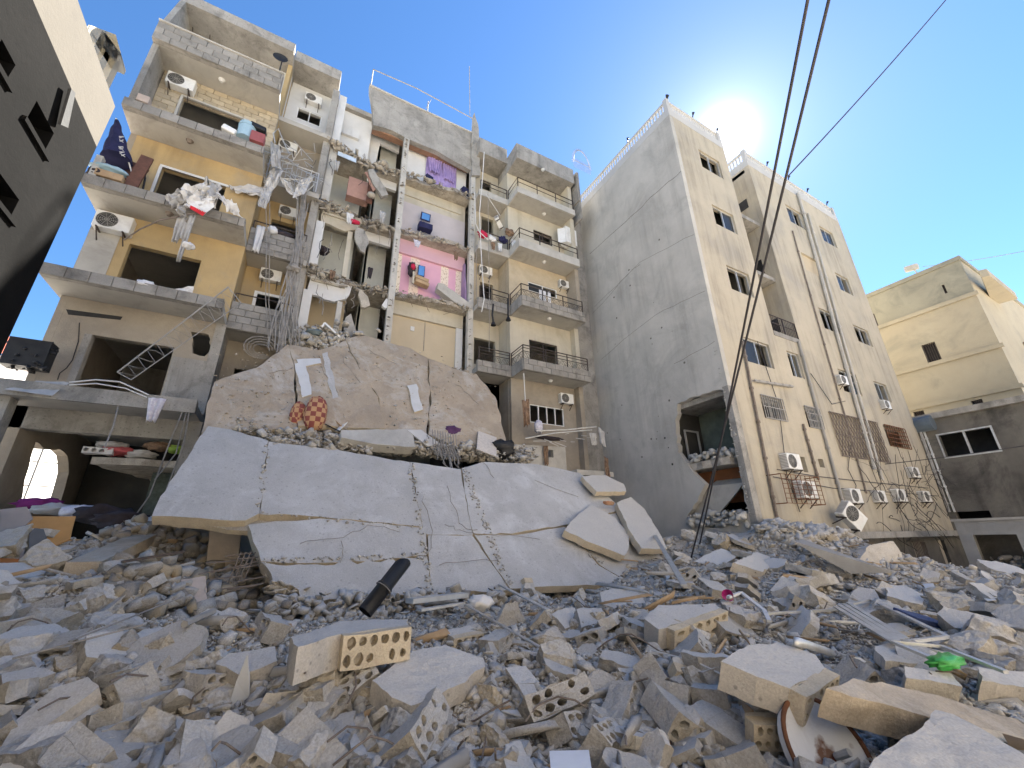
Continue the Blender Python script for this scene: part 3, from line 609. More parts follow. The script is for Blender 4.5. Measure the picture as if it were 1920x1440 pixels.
# concrete column at the blown-out corner, inner rooms seen through the hole
bx('corner_column', concrete, TW, TX0 - .004, TX0 + .3, TY - .004, TY + .215, 1.0, PX(1366, 727, TX0).z + .1)
ragged(TW, (TX0 + .02, TY + .2, 2.4), (TX0 + .02, TY + .2, 8), 70, .09, concrete_pale, .05, .2, seed=5)
za = PX(1330, 862, TX0).z
floor_z('floor_slab', broken, TW, jag([(TX0 + .05, TY + .5), (15.5, TY + .3), (15.5, 10.5), (TX0 + .1, 10.5)], .3, .08, 4), za - .25, .25)
bx('inner_wall', M('rust_brown_panel', (.26, .11, .05), (.2, .09, .045), 2, bump=.1), TW, TX0 + .9, TX0 + 1.0, TY + .6, 10.5, za - 1.4, za - .25)
bx('inner_wall', M('dark_green_wall', (.12, .14, .11), (.08, .09, .075), 2, bump=.1), TW, TX0 + 1.6, TX0 + 1.7, TY + .6, 10.5, za, 6.3)
window(TW, TX0 + .5, TX0 + 1.3, za + .02, za + 1.4, 10.4, fm=pvc_grey, n=1, fw=.06, inset=.0)
a = [PX(*p, TX0 + .3) for p in [(1288, 978), (1330, 912), (1395, 905), (1380, 925), (1330, 985)]]
MB().add([p for p in a] + [p + Vector((.5, .05, .22)) for p in a], [(0, 1, 2, 3, 4), (9, 8, 7, 6, 5)] + [(k, (k + 1) % 5, (k + 1) % 5 + 5, k + 5) for k in range(5)]).build('fallen_slab', soffit, TW)
soup('debris_in_corner', [(TX0 + rng.uniform(.1, 1.4), TY + rng.uniform(.5, 2.2), za + .05 + rng.random() * .25) for k in range(260)], [rng.uniform(.06, .26) for k in range(260)], concrete_pale, TW, seed=6)
soup('debris_in_corner', [(TX0 + rng.uniform(-.2, 1.4), TY + rng.uniform(.3, 2.4), 2.0 + rng.random() * .45) for k in range(420)], [rng.uniform(.06, .28) for k in range(420)], concrete_pale, TW, seed=7)
# construction joints, cracks and pock marks on the blank side wall
for i, pts in enumerate(([(1276, 322), (1230, 362), (1175, 415), (1093, 487)], [(1300, 440), (1200, 492), (1095, 605)], [(1200, 495), (1180, 512), (1100, 590)], [(1322, 545), (1230, 590), (1105, 690)], [(1340, 640), (1250, 690)])):
    q = []
    for a, b in zip(pts[:-1], pts[1:]): q += [PX(a[0] + (b[0] - a[0]) * k / 6 + rng.uniform(-1.5, 1.5), a[1] + (b[1] - a[1]) * k / 6 + rng.uniform(-1.5, 1.5), TX0 + .004) for k in range(6)]
    MB().tube(q, .009 if i else .013, 4).build('wall_crack', charred, TW)
for k in range(26):
    p = PX(rng.uniform(1120, 1290), rng.uniform(430, 900), TX0 + .002)
    MB().tube([p, p + Vector((-.004, 0, 0))], rng.uniform(.015, .05), 7).build('shrapnel_mark', charred, TW)
# pipes and wires down the front
def pipe(a, b, r, mat=pvc_grey, n=4, name='downpipe', wob=.02):
    p0, p1 = PY(*a, TY - r - .02), PY(*b, TY - r - .02)
    m = MB(); m.tube([p0.lerp(p1, k / n) + Vector((rng.uniform(-wob, wob), 0, 0)) for k in range(n + 1)], r, 6)
    for k in range(5): q = p0.lerp(p1, (k + .5) / 5); m.tube([q - Vector((0, 0, .04)), q + Vector((0, 0, .04))], r * 1.5, 6)
    m.build(name, mat, TW)
pipe((1496, 362), (1640, 880), .07, concrete_pale); pipe((1515, 400), (1655, 900), .05, concrete_pale); pipe((1486, 433), (1625, 925), .03, rebar_m); pipe((1392, 640), (1457, 970), .045, rebar_m); pipe((1497, 640), (1580, 940), .05, pvc_grey)
pipe((1506, 795), (1535, 900), .04, rebar_m); pipe((1726, 810), (1780, 960), .05, pvc_grey); pipe((1732, 808), (1790, 960), .04, alu); pipe((1415, 714), (1486, 725), .05, pvc_grey, name='loose_pipe')
def wire(pts, r, mat, parent, name='wire', y=None):
    return MB().tube([PY(*p, y) for p in pts], r, 5).build(name, mat, parent)
for pts in ([(1457, 880), (1530, 893), (1640, 905), (1740, 915)], [(1450, 894), (1560, 915), (1700, 925), (1760, 930)], [(1595, 835), (1590, 880), (1605, 910), (1600, 960)], [(1520, 700), (1560, 758), (1585, 752)], [(1420, 640), (1460, 760), (1475, 890), (1500, 960)]):
    wire(pts, .014, black_cable, TW, y=TY - .05)
# plinth with barred basement openings
PLZ = 1.55
pz = [ry((1600, 1012), (1650, 1060), TY - .12), ry((1706, 1008), (1745, 1052), TY - .12), ry((1755, 1005), (1785, 1055), TY - .12)]
wall_y('plinth', charred, TW, [rect(15.5, TX1 + .2, 0, PLZ), *[rect(p[0], p[1], .25, 1.4) for p in pz]], TY - .12, .3)
bx('plinth_ledge', concrete, TW, 15.5, TX1 + .3, TY - .5, TY - .02, PLZ, PLZ + .22)
for p in pz[:2]: window(TW, p[0], p[1], .25, 1.4, TY - .12, fm=rebar_m, n=1, bars=9, barmat=rebar_m)
for i, p in enumerate([(1250, 183), (1174, 262), (1252, 186), (1300, 218), (1345, 247), (1440, 312), (1480, 338), (1517, 366), (1553, 388)]):
    q = PY(*p, TY) if i not in (1,) else PX(*p, TX0); q.z = TZ + .02; q.y = max(q.y, TY + .05); q.x = min(max(q.x, TX0 + .05), TX1)
    m = MB(); m.tube([q, q + Vector((0, -.05, .1))], .03, 6); m.tube([q + Vector((.01, -.03, .1)), q + Vector((-.06, -.13, .16))], .03, 8, .07); m.build('roof_floodlight', black, TW)

# ---------------------------------------------------------------- building on the far left, close to the camera
LB = thing('neighbour_building', 'tall building at far left with shadow painted into its lower wall and sunlit beige upper wall', 'building')
LA = 3.25; LY = 2.16 * LA; LZ = 1.7 + 2.03 * LA; LS = 1.7 + 1.76 * LA
shade_grey = M('painted_shadow_render', (.0095, .0093, .009), (.0078, .0076, .0073), .8, stain=((.013, .0125, .012), .5, 1.2), bump=.3, bsc=14, spec=.03)  # near-black: the shadow over the lower wall is put into its colour
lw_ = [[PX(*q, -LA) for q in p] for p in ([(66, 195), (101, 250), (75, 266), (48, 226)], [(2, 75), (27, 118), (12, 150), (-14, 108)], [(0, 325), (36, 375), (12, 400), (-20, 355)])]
wall_x('lower_wall', shade_grey, LB, [rect(-2.5, LY, 0, LS)] + [rect(min(q.y for q in w), max(q.y for q in w), min(q.z for q in w), max(q.z for q in w)) for w in lw_], -LA, -.25)
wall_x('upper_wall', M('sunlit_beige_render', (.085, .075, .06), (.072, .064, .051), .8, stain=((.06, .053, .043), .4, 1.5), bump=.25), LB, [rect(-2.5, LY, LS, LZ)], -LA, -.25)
bx('end_wall', shade_grey, LB, -9, -LA - .25, LY - .25, LY - .001, 0, LZ - .02); bx('roof_slab', concrete, LB, -9, -LA - .25, -2.5, LY - .25, LZ - .3, LZ - .05); bx('inner_wall', black, LB, -5.2, -5.1, -2.5, LY - .3, 0, LZ - .35)
for w in lw_:
    ys = [q.y for q in w]; zs = [q.z for q in w]
    MB().box(-LA - .02, -LA + .04, min(ys) - .08, max(ys) + .08, min(zs) - .06, min(zs)).build('window_sill', shade_grey, LB)
aw = [PX(*p, -LA + .06) for p in ((128, 165), (136, 172), (122, 238), (108, 232))]
MB().add([aw[0], aw[1], aw[2], aw[3]] + [p + Vector((.03, 0, 0)) for p in aw], [(0, 1, 2, 3), (7, 6, 5, 4), (0, 4, 5, 1), (1, 5, 6, 2), (2, 6, 7, 3), (3, 7, 4, 0)]).build('awning_cloth', M('dark_awning', (.06, .06, .058), (.04, .04, .04), 3), LB)
# ornate white rooftop pavilion beyond it
RP = thing('roof_pavilion', 'small cream roof canopy on posts with wavy trim above the left building', 'roof canopy')
pv = [PY(*p, 14) for p in [(168, 48), (216, 64), (235, 134), (190, 110)]]
m = MB(); q = PY(200, 90, 14)
q0 = [PX(*p, -LA - 3.2) for p in [(166, 46), (217, 65), (236, 133), (212, 121)]]
m.add([*q0] + [p + Vector((0, 0, -.18)) for p in q0], [(0, 1, 2, 3), (7, 6, 5, 4)] + [(k, (k + 1) % 4, (k + 1) % 4 + 4, k + 4) for k in range(4)]).build('canopy', cream, RP)
for p in ((186, 64), (216, 110), (200, 85)):
    t_ = PX(*p, -LA - 3.3); MB().box(t_.x - .14, t_.x + .1, t_.y - .14, t_.y + .14, LZ - 1.5, t_.z + .05).build('post', cream, RP)

# ---------------------------------------------------------------- ochre house on the right, burnt annex, white house far left
OH = thing('ochre_house', 'mould stained ochre house with projecting roof slab behind the tower block', 'building')
OX, OY = 32.0, 4.84
z_l = [(PX(1645, 610, OX).z + PX(1832, 555, OX).z) / 2 - .02, PX(1760, 680, OX).z, PX(1750, 755, OX).z - .1]
ow = [((1727, 648), (1768, 678)), ((1765, 535), (1777, 549)), ((1712, 773), (1740, 792)), ((1820, 752), (1850, 768)), ((1632, 590), (1648, 612))]
OR = []
for a, b in ow:
    p, q = PX(*a, OX), PX(*b, OX); OR.append((min(p.y, q.y), max(p.y, q.y), min(p.z, q.z), max(p.z, q.z)))
wall_x('side_wall', ochre, OH, [rect(OY, 14, 0, z_l[0])] + [rect(*o) for o in OR if o[3] < z_l[0]], OX, .25)
wall_x('side_wall', olive, OH, [rect(OY, 14, z_l[0], 16.2)] + [rect(*o) for o in OR if o[2] > z_l[0]], OX, .25)
wall_y('front_wall', ochre, OH, [rect(OX + .25, 46, 0, 16.2), rect(37.5, 43, 9.6, 12.2)], OY, .25)
for z in z_l: MB().box(OX - .12, OX - .001, OY - .12, 14, z - .1, z + .12).build('string_course', ochre, OH)
MB().box(OX - .08, 46, OY - .08, 14.1, 16.2, 16.45).build('roof_slab', olive, OH); ovh = [PZ(*p, 14.6) for p in ((1841, 520), (1862, 573), (1909, 560), (1856, 517))]; MB().prism([[(p.x, p.y) for p in ovh]], (0, 0, 14.6), (1, 0, 0), (0, 1, 0), (0, 0, 1), .45).build('roof_overhang', ochre, OH)
window(OH, 37.5, 43, 9.6, 12.2, OY, fm=wood, n=3, fw=.2, inset=-.1, panes=(0, 1, 2)); bx('balcony', ochre, OH, 35.8, 46, OY - 2, OY - .001, 8.8, 9.2)
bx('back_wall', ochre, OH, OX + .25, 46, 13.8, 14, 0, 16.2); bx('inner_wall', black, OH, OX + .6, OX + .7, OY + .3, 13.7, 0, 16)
for i, o in enumerate(OR):
    m = MB()
    for k in range(6): yy = o[0] + (o[1] - o[0]) * (k + .5) / 6; m.bar((OX + .08, yy, o[2]), (OX + .08, yy, o[3]), .03, .03)
    m.build('window_bars', dark_metal, OH)
m = MB(); p = PX(1712, 497, OX); m.tube([(OX + .4, p.y, 16.4), (OX + .4, p.y + .15, p.z)], .035, 6); m.bar((OX + .4, p.y - .1, p.z), (OX + .4, p.y + .5, p.z + .1), .3); m.build('aerial', concrete_pale, OH)
BX_ = thing('burnt_annex', 'low soot blackened annex with two dark window openings below the ochre house', 'building')
AX = 28.3; azt = PX(1720, 792, AX).z
bw_ = []
for a, b in (((1757, 818), (1857, 832)),):
    p, q = PX(1757, 812, AX), PX(1858, 806, AX); zt = (p.z + q.z) / 2; zb_ = PX(1810, 842, AX).z; bw_ = (min(p.y, q.y), max(p.y, q.y), zb_ - .25, zt)
bo = PX(1790, 960, AX), PX(1855, 958, AX)
wall_x('wall', charred, BX_, [rect(-1, 8.6, 0, azt), rect(*bw_), rect(bo[1].y, bo[0].y, bo[0].z - .45, bo[0].z)], AX, .25)
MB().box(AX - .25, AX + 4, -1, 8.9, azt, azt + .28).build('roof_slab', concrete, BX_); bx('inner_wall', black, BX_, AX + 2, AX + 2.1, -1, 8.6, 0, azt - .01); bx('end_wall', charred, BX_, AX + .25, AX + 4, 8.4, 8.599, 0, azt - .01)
m = MB(); f = .07
m.box(AX - .03, AX + .1, bw_[0] - f, bw_[1] + f, bw_[2] - f, bw_[2]).box(AX - .03, AX + .1, bw_[0] - f, bw_[1] + f, bw_[3], bw_[3] + f); yy = (bw_[0] + bw_[1]) / 2
m.box(AX - .029, AX + .099, bw_[0] - f, bw_[0], bw_[2], bw_[3]).box(AX - .029, AX + .099, yy - f / 2, yy + f / 2, bw_[2], bw_[3]).box(AX - .029, AX + .099, bw_[1], bw_[1] + f, bw_[2], bw_[3]).build('window', alu, BX_)
WT = tag(MB().tube([PX(1706, 800, 27.9), PX(1706, 800, 27.9) + Vector((0, -.9, 0))], .38, 14).build('water_tank', M('blue_grey_tank', (.12, .15, .18), (.09, .115, .14), 2, bump=.05, rough=.5)), 'blue grey cylindrical tank lying on the burnt annex roof', 'water tank')
WH = thing('white_house', 'white house with red tiled roof far behind the left balconies', 'house')
hc = Vector((-12.2, 27, 0)); ang = R(63); U = Vector((math.cos(ang), math.sin(ang), 0)); Nn = Vector((math.sin(ang), -math.cos(ang), 0))
a = PP(0, 700, hc, Nn)
whm = M('white_render', (.75, .75, .73), (.7, .69, .67), .8, bump=.1)
MB().prism([rect(-8, 8, 0, 10.2)], hc, U, (0, 0, 1), -Nn, .3).build('wall', whm, WH)
redtile = M('red_roof_tile', (.45, .13, .08), (.36, .10, .07), 4, bump=.5)
MB().add([hc + U * -8 + Nn * .4 + Vector((0, 0, 10.15)), hc + U * 8 + Nn * .4 + Vector((0, 0, 10.15)), hc + U * 8 - Nn * 2.5 + Vector((0, 0, 12.2)), hc - U * 8 - Nn * 2.5 + Vector((0, 0, 12.2))], [(0, 1, 2, 3)]).build('roof', redtile, WH)
for k in (-1.3, .2, 1.7):
    m = MB(); o = hc + U * k + Nn * .03 + Vector((0, 0, 7.9))
    m.prism([rect(0, .9, 0, 1.2)], o, U, (0, 0, 1), Nn, .02); w_ = m.build('window', glass, WH)
    g = MB()
    for q in range(4): g.bar(o + U * (q * .3) + Nn * .04, o + U * (q * .3) + Nn * .04 + Vector((0, 0, 1.2)), .07)
    for q in range(4): g.bar(o + Nn * .05 + Vector((0, 0, q * .4)), o + U * .9 + Nn * .05 + Vector((0, 0, q * .4)), .07)
    g.build('window_frame', whitep, w_)
# ---------------------------------------------------------------- unseen houses added behind the viewpoint to bounce sunlight into the yard
added_house_render = M('added_house_pale_render', (.62, .56, .47), (.56, .505, .425), .5, stain=((.45, .40, .33), .4, .6), bump=.2)
for k, (xa, xb, zt, lab) in enumerate(((-24, -6.2, 15.5, 'pale sunlit house added unseen behind the viewpoint to bounce light, left of three'), (-6, 13.8, 18, 'pale sunlit apartment house added unseen behind the viewpoint to bounce light, middle of three'), (14, 33, 14.5, 'pale sunlit house added unseen behind the viewpoint to bounce light, right of three'))):
    h = thing('added_opposite_house', lab, 'building'); yy = -13 - .6 * (k == 1); ws = []
    z = 2.0
    while z < zt - 2:
        x = xa + 1.4
        while x < xb - 2.2: ws.append((x, x + 1.3, z, z + 1.4)); x += 3.3
        z += 3.1
    MB().prism([rect(xa, xb, 0, zt)] + [rect(*w) for w in ws], (0, yy, 0), (1, 0, 0), (0, 0, 1), (0, -1, 0), .3).build('front_wall', added_house_render, h)
    for w in ws: bx('window', glass, h, w[0], w[1], yy - .2, yy - .15, w[2], w[3])
    bx('roof_slab', concrete, h, xa - .2, xb + .2, yy - 9, yy + .3, zt, zt + .3); bx('back_wall', added_house_render, h, xa, xb, yy - 9, yy - 8.7, 0, zt)  # roof slab and back of the added house
# ---------------------------------------------------------------- rubble field: height, heap and fragments
from mathutils import noise as mn
rub_soil = M('crushed_concrete', (.56, .515, .45), (.44, .405, .355), 4, stain=((.30, .275, .24), .6, 7), bump=1.0, bsc=34, grain=.35)
rub_lump = M('rubble_lump', (.50, .45, .375), (.37, .335, .28), 3, dust=((.60, .575, .53), .75), bump=1.0, bsc=26, rnd=.16, grain=.2)
rub_slab = M('rubble_plate', (.48, .44, .37), (.38, .345, .29), 3, dust=((.62, .595, .555), .9), spot=((.30, .28, .25), .5, 14), bump=.9, bsc=30, rnd=.15, grain=.15)
rub_small = M('rubble_fragment', (.53, .495, .44), (.35, .325, .285), 1.6, dust=((.60, .575, .535), .6), bump=.5, bsc=40, grain=.25)
rub_dark = M('dark_fragment', (.36, .315, .255), (.24, .215, .18), 2, bump=.6, bsc=30, grain=.2)  # darker of the fragment tones, mixed in at random
stone_chunk = M('sandstone_chunk', (.50, .43, .325), (.39, .335, .25), 3, dust=((.58, .55, .50), .6), bump=.8, bsc=24, rnd=.25, grain=.2); grey_chunk = M('grey_chunk', (.34, .33, .315), (.26, .25, .24), 3, dust=((.56, .54, .50), .6), bump=.8, bsc=28, rnd=.25, grain=.2)
CP = []
for x, y, z in [(0, 1440, .35), (300, 1440, .32), (600, 1440, .25), (960, 1440, .2), (1400, 1440, .2), (1700, 1440, .28), (1920, 1440, .32), (0, 1200, .75), (300, 1220, .75), (600, 1250, .62), (960, 1250, .52), (1400, 1250, .55), (1700, 1250, .52), (1900, 1250, .45),
                (960, 1140, .62), (640, 1160, .6), (800, 1140, .58), (1300, 1115, .8), (1600, 1100, .62), (1900, 1120, .35), (1750, 1075, .2), (0, 1080, 1.2), (150, 1060, 1.35), (300, 1090, 1.1), (450, 1160, .85)]:
    p = PZ(x, y, z); CP.append((p.x, p.y, z))
CP += [(-4, 11, 2.0), (-5, 12.6, 1.9), (-2.4, 12.2, 2.2), (-4, 9, 1.35), (-2, 9.6, 1.4), (13, 7.7, 1.95), (14.5, 7.2, 1.75), (12.2, 9, 1.8), (16, 7, 1.15), (18, 7, .6), (19.5, 6.6, .35), (22, 5.5, .15), (26, 7, .15), (23, 7, .15), (11, 10, 1.7), (10, 9, 1.1), (3, 9.6, .3), (6, 9.6, .4), (1, 9.3, .4), (1.2, 8.3, .52), (2.6, 8.1, .48), (.3, 8.5, .55), (4.2, 8.0, .5), (3, 13, 2.4), (7, 13, 2.4), (9.5, 12.8, 1.9),
       (-3, 3, .4), (8, 3, .5), (12, 4, .5), (6, 0, .2), (0, 0, .05), (10, 0, .2), (18, 2, .2), (28, 3, .1), (-7, 15, 1.0), (-5, 17, .6), (0, -2, 0), (10, -2, 0), (25, -2, 0), (-3, 15, 1.4), (0, 14, 1.5), (11, 6.5, 1.05), (9, 6, .9), (-8, 10, .6)]
CPa = np.array(CP)
def hz(x, y):
    x = np.asarray(x, float); y = np.asarray(y, float)
    d2 = (x[..., None] - CPa[:, 0]) ** 2 + (y[..., None] - CPa[:, 1]) ** 2
    w = 1 / (d2 + .12) ** 1.6
    return (w * CPa[:, 2]).sum(-1) / w.sum(-1)
GX = np.arange(-12, 34, .1); GY = np.arange(-5, 19, .1)
GH = hz(*np.meshgrid(GX, GY, indexing='ij'))
for i, x in enumerate(GX):
    for j, y in enumerate(GY): GH[i, j] += .10 * mn.noise((x * .9, y * .9, 0)) + .06 * mn.noise((x * 2.3, y * 2.3, 3)) + .03 * mn.noise((x * 6, y * 6, 7))
def hg(x, y):
    u = np.clip((np.asarray(x) + 12) / .1, 0, len(GX) - 1.001); v = np.clip((np.asarray(y) + 5) / .1, 0, len(GY) - 1.001)
    i = u.astype(int); j = v.astype(int); u = u - i; v = v - j
    return (GH[i, j] * (1 - u) + GH[i + 1, j] * u) * (1 - v) + (GH[i, j + 1] * (1 - u) + GH[i + 1, j + 1] * u) * v
def hn(x, y): return float(hg(x, y))
def heap_many(px, py):
    d = np.array(CF)[None] + np.array(CR)[None] * ((px - 960) / FPX)[:, None] - np.array(CU)[None] * ((py - 720) / FPX)[:, None]
    t = np.full(len(px), .8); lo = t.copy(); done = np.zeros(len(px), bool)
    for k in range(150):
        p = np.array(CAM) + d * t[:, None]; done |= (p[:, 2] < hg(p[:, 0], p[:, 1])) | (t > 40)
        lo = np.where(done, lo, t); t = np.where(done, t, t + .05 + t * .022)
    for k in range(7):
        m = (lo + t) / 2; p = np.array(CAM) + d * m[:, None]; b = p[:, 2] < hg(p[:, 0], p[:, 1]); t = np.where(b, m, t); lo = np.where(b, lo, m)
    p = np.array(CAM) + d * t[:, None]; p[:, 2] = hg(p[:, 0], p[:, 1]); return p
def on_heap(px, py, lift=0):
    """where the sight line through a photo point first meets the heap"""
    v = ray(px, py); t = .8; prev = t
    while t < 40:
        p = CAM + v * t
        if p.z < hn(p.x, p.y): break
        prev = t; t += .08 + t * .02
    for k in range(8):
        m = (prev + t) / 2; p = CAM + v * m
        if p.z < hn(p.x, p.y): t = m
        else: prev = m
    p = CAM + v * t; return Vector((p.x, p.y, hn(p.x, p.y) + lift))
xs = np.concatenate([np.arange(-8, 12, .09), np.arange(12, 31, .16)]); ys = np.concatenate([np.arange(-2, 10.5, .09), np.arange(10.5, 16, .2)])
X, Y = np.meshgrid(xs, ys, indexing='ij'); Z = hz(X, Y)
V = []
for i in range(len(xs)):
    for j in range(len(ys)):
        x, y = xs[i], ys[j]
        z = Z[i, j] + .10 * mn.noise((x * .9, y * .9, 0)) + .06 * mn.noise((x * 2.3, y * 2.3, 3)) + .03 * mn.noise((x * 6, y * 6, 7)) + .022 * mn.noise((x * 15, y * 15, 2))
        e = min(1, (x + 8) / 1.0, (31 - x) / 2, (y + 2) / 1.0); V.append((x, y, z * max(0, e) - .02))
ny = len(ys)
F = [(i * ny + j, (i + 1) * ny + j, (i + 1) * ny + j + 1, i * ny + j + 1) for i in range(len(xs) - 1) for j in range(ny - 1)]
me = bpy.data.meshes.new('rubble_heap'); me.from_pydata(V, [], F); me.materials.append(rub_soil); me.shade_smooth()
tag(put('rubble_heap', me), 'grey heap of crushed concrete and dust covering the whole yard', 'rubble', kind='stuff')
# small fragments, joined
rn = np.random.default_rng(5)
def scatter(n, lo, hi, pw, ylo=960, yhi=1500, xlo=-150, xhi=2080, minpx=0):
    px, py = rn.uniform(xlo, xhi, n * 2), rn.uniform(ylo, yhi, n * 2)
    k = ~((py < 1010) & (px > 280) & (px < 1240)); p = heap_many(px[k], py[k]); d = np.linalg.norm(p - np.array(CAM), axis=1)
    k = (d < 32) & ~((p[:, 1] > 7.7) & (p[:, 0] > 12.9)) & (p[:, 0] < 27) & (p[:, 1] < 12.8); p = p[k][:n]; d = d[k][:n]
    s = np.maximum(lo * (hi / lo) ** (rn.random(len(p)) ** pw), minpx * d / 776); p[:, 2] += s * rn.uniform(-.1, .25, len(p))
    return p, s
P, S = scatter(42000, .012, .08, 1.5, minpx=4)
tag(soup('rubble_fragments', P, S, [rub_small, rub_slab, rub_dark], lib=T_LUMP + T_FLAT, seed=11, matidx=rn.choice(3, len(P), p=[.62, .28, .10])), 'carpet of small grey stone and plaster fragments over the heap', 'rubble', kind='stuff')
P, S = scatter(7500, .05, .18, 1.8, minpx=9)
tag(soup('rubble_pieces', P, S, [rub_small, rub_slab, rub_dark, stone_chunk, grey_chunk], lib=T_LUMP + T_FLAT, seed=12, matidx=rn.choice(5, len(P), p=[.36, .3, .1, .12, .12])), 'hand sized broken concrete pieces strewn between the larger slabs', 'rubble', kind='stuff')
P, S = scatter(500, .15, .6, 1.2, minpx=16)
tag(soup('splinters', P, S, [palewood, rub_slab, pvc_grey], lib=T_STICK, seed=13, tilt=.4, matidx=rn.choice(3, len(P), p=[.25, .6, .15])), 'thin splinters of wood plaster and plastic strewn over the rubble', 'rubble', kind='stuff')
P, S = scatter(110, .35, 1.0, 1.5, ylo=1020, yhi=1270, xlo=1150)
tag(soup('laths', P, S, [palewood, alu, rub_slab], lib=[(v * np.array([1, .35, .5], 'f'), f) for v, f in T_STICK], seed=23, tilt=.25, matidx=rn.choice(3, len(P), p=[.4, .25, .35])), 'long thin laths and strips strewn over the right half of the rubble', 'rubble', kind='stuff')
# individuals
def roughen(me, cuts, amp, fr, seed=0, flat=1.0):
    """break up the clean faces: subdivide and push the points about"""
    bm = bmesh.new(); bm.from_mesh(me); bmesh.ops.triangulate(bm, faces=bm.faces)
    for c in range(cuts):
        L_ = sorted((e.calc_length() for e in bm.edges), reverse=True); lim = L_[0] * .45
        bmesh.ops.subdivide_edges(bm, edges=[e for e in bm.edges if e.calc_length() > lim], cuts=1); bmesh.ops.triangulate(bm, faces=[f for f in bm.faces if len(f.verts) > 3])
    bm.normal_update()
    for v in bm.verts:
        k = v.co * fr + Vector((seed * 2.7, seed, 0)); d = mn.noise_vector(k) + .6 * mn.noise_vector(k * 2.3)
        v.co += Vector((d.x, d.y, d.z * (flat if abs(v.normal.z) > .8 else 1))) * amp
    bm.to_mesh(me); bm.free(); me.update(); return me
LM = [chunk_mesh('concrete_lump', 500 + k, 1, rng.uniform(.65, .95), rng.uniform(.5, .8), [rub_lump], 8) for k in range(14)]
for k, m in enumerate(LM):
    if k % 4 == 1: m.materials[0] = stone_chunk
    if k % 4 == 3: m.materials[0] = grey_chunk
LM = [roughen(m, 5, .05, 3.4, k) for k, m in enumerate(LM)]
SM = [slab_chunk('slab_fragment', 600 + k, 1, rng.uniform(.5, .9), rng.uniform(.10, .2), rub_slab) for k in range(14)]
SM = [roughen(m, 4, .028, 4, k, .35) for k, m in enumerate(SM)]
def hollow_mesh(name, w, h, d, nx, nz, seed=0, mat=None, edge=.03):
    """cut of a ribbed floor or hollow block: a plate whose front edge shows rows of round voids"""
    r = random.Random(seed); m = MB()
    outer = jag([(-w / 2, -h / 2), (w / 2, -h / 2), (w / 2, h / 2), (-w / 2, h / 2)], .12, edge * .5, seed); loops = [outer]
    rx, rz = w / nx * .36, h / nz * .34
    for i in range(nx):
        for j in range(nz):
            cx = -w / 2 + w * (i + .5 + (.25 if j % 2 and nz > 1 else 0)) / (nx + (.25 if nz > 1 else 0)); cz = -h / 2 + h * (j + .5) / nz
            if r.random() < .08: continue
            loops.append([(cx + rx * math.cos(6.283 * k / 9) * r.uniform(.85, 1.1), cz + rz * math.sin(6.283 * k / 9) * r.uniform(.85, 1.1)) for k in range(9)])
    m.prism(loops, (0, -d / 2, 0), (1, 0, 0), (0, 0, 1), (0, 1, 0), d * .6)
    m.prism([outer], (0, d * .1 + .002, 0), (1, 0, 0), (0, 0, 1), (0, 1, 0), d * .4)
    return roughen(m.mesh(name, mat or rub_lump), 2, .012, 9, seed)
HM = [hollow_mesh('hollow_block', .42, .2, .22, 3, 2, 1), hollow_mesh('hollow_block', .5, .19, .3, 4, 2, 2), hollow_mesh('hollow_block', .32, .2, .25, 2, 2, 3), hollow_mesh('hollow_block', .55, .17, .35, 5, 2, 4)]
def zone(px, py):
    a = 'left' if px < 640 else 'middle' if px < 1280 else 'right'; b = 'near foreground' if py > 1300 else 'middle ground' if py > 1130 else 'far edge'
    return a + ' ' + b
def place(me, name, p, s, e, label, cat, group=None):
    o = put(name, me); o.location = p; o.scale = s if isinstance(s, tuple) else (s, s, s); o.rotation_euler = e
    return tag(o, label, cat, group)
KEEP = [(690, 1195, 915, 1345), (530, 1150, 775, 1260), (1345, 1195, 1555, 1330), (1205, 1120, 1360, 1215), (1590, 1320, 1960, 1500), (1440, 1320, 1650, 1480), (775, 1080, 920, 1185), (1120, 1095, 1225, 1160), (920, 1125, 1000, 1210), (0, 1260, 190, 1440), (230, 1160, 385, 1225), (400, 1205, 525, 1275), (1600, 1005, 1700, 1110), (285, 1070, 460, 1170), (1020, 1400, 1120, 1480), (660, 1045, 780, 1150), (1750, 1285, 1850, 1350), (430, 1245, 470, 1330), (480, 1290, 575, 1355), (1530, 1165, 1800, 1260), (940, 1245, 1030, 1350), (380, 1325, 475, 1425), (480, 1085, 960, 1135)]
def kept(px, py): return any(a < px < c and b < py < d for a, b, c, d in KEEP)
def spots(n, ylo, yhi, mind):
    o = []; tr = 0
    while len(o) < n and tr < n * 60:
        tr += 1; px, py = rn.uniform(-40, 1960), rn.uniform(ylo, yhi)
        if (py < 1090 and 280 < px < 1240) or kept(px, py): continue
        p = on_heap(px, py); d = (p - CAM).length
        if d > 28 or (p.y > 7.6 and p.x > 12.9) or p.y > 12.6: continue
        if any(abs(px - q[0]) < mind and abs(py - q[1]) < mind * .6 for q in o): continue
        o.append((px, py, p, d))
    return o
for px, py, p, d in spots(240, 975, 1490, 26):
    pxs = (18 + 42 * rn.random() ** 1.9) * (1 if py > 1150 else .75); s = min(.55, pxs * d / 776)
    place(LM[rn.integers(14)], 'concrete_lump', p + Vector((0, 0, s * .12)), s, (rn.normal() * .5, rn.normal() * .5, rn.uniform(0, 6.28)), 'rough beige grey concrete lump loose in the ' + zone(px, py) + ' of the rubble', 'concrete lump', 'concrete lumps, ' + zone(px, py))
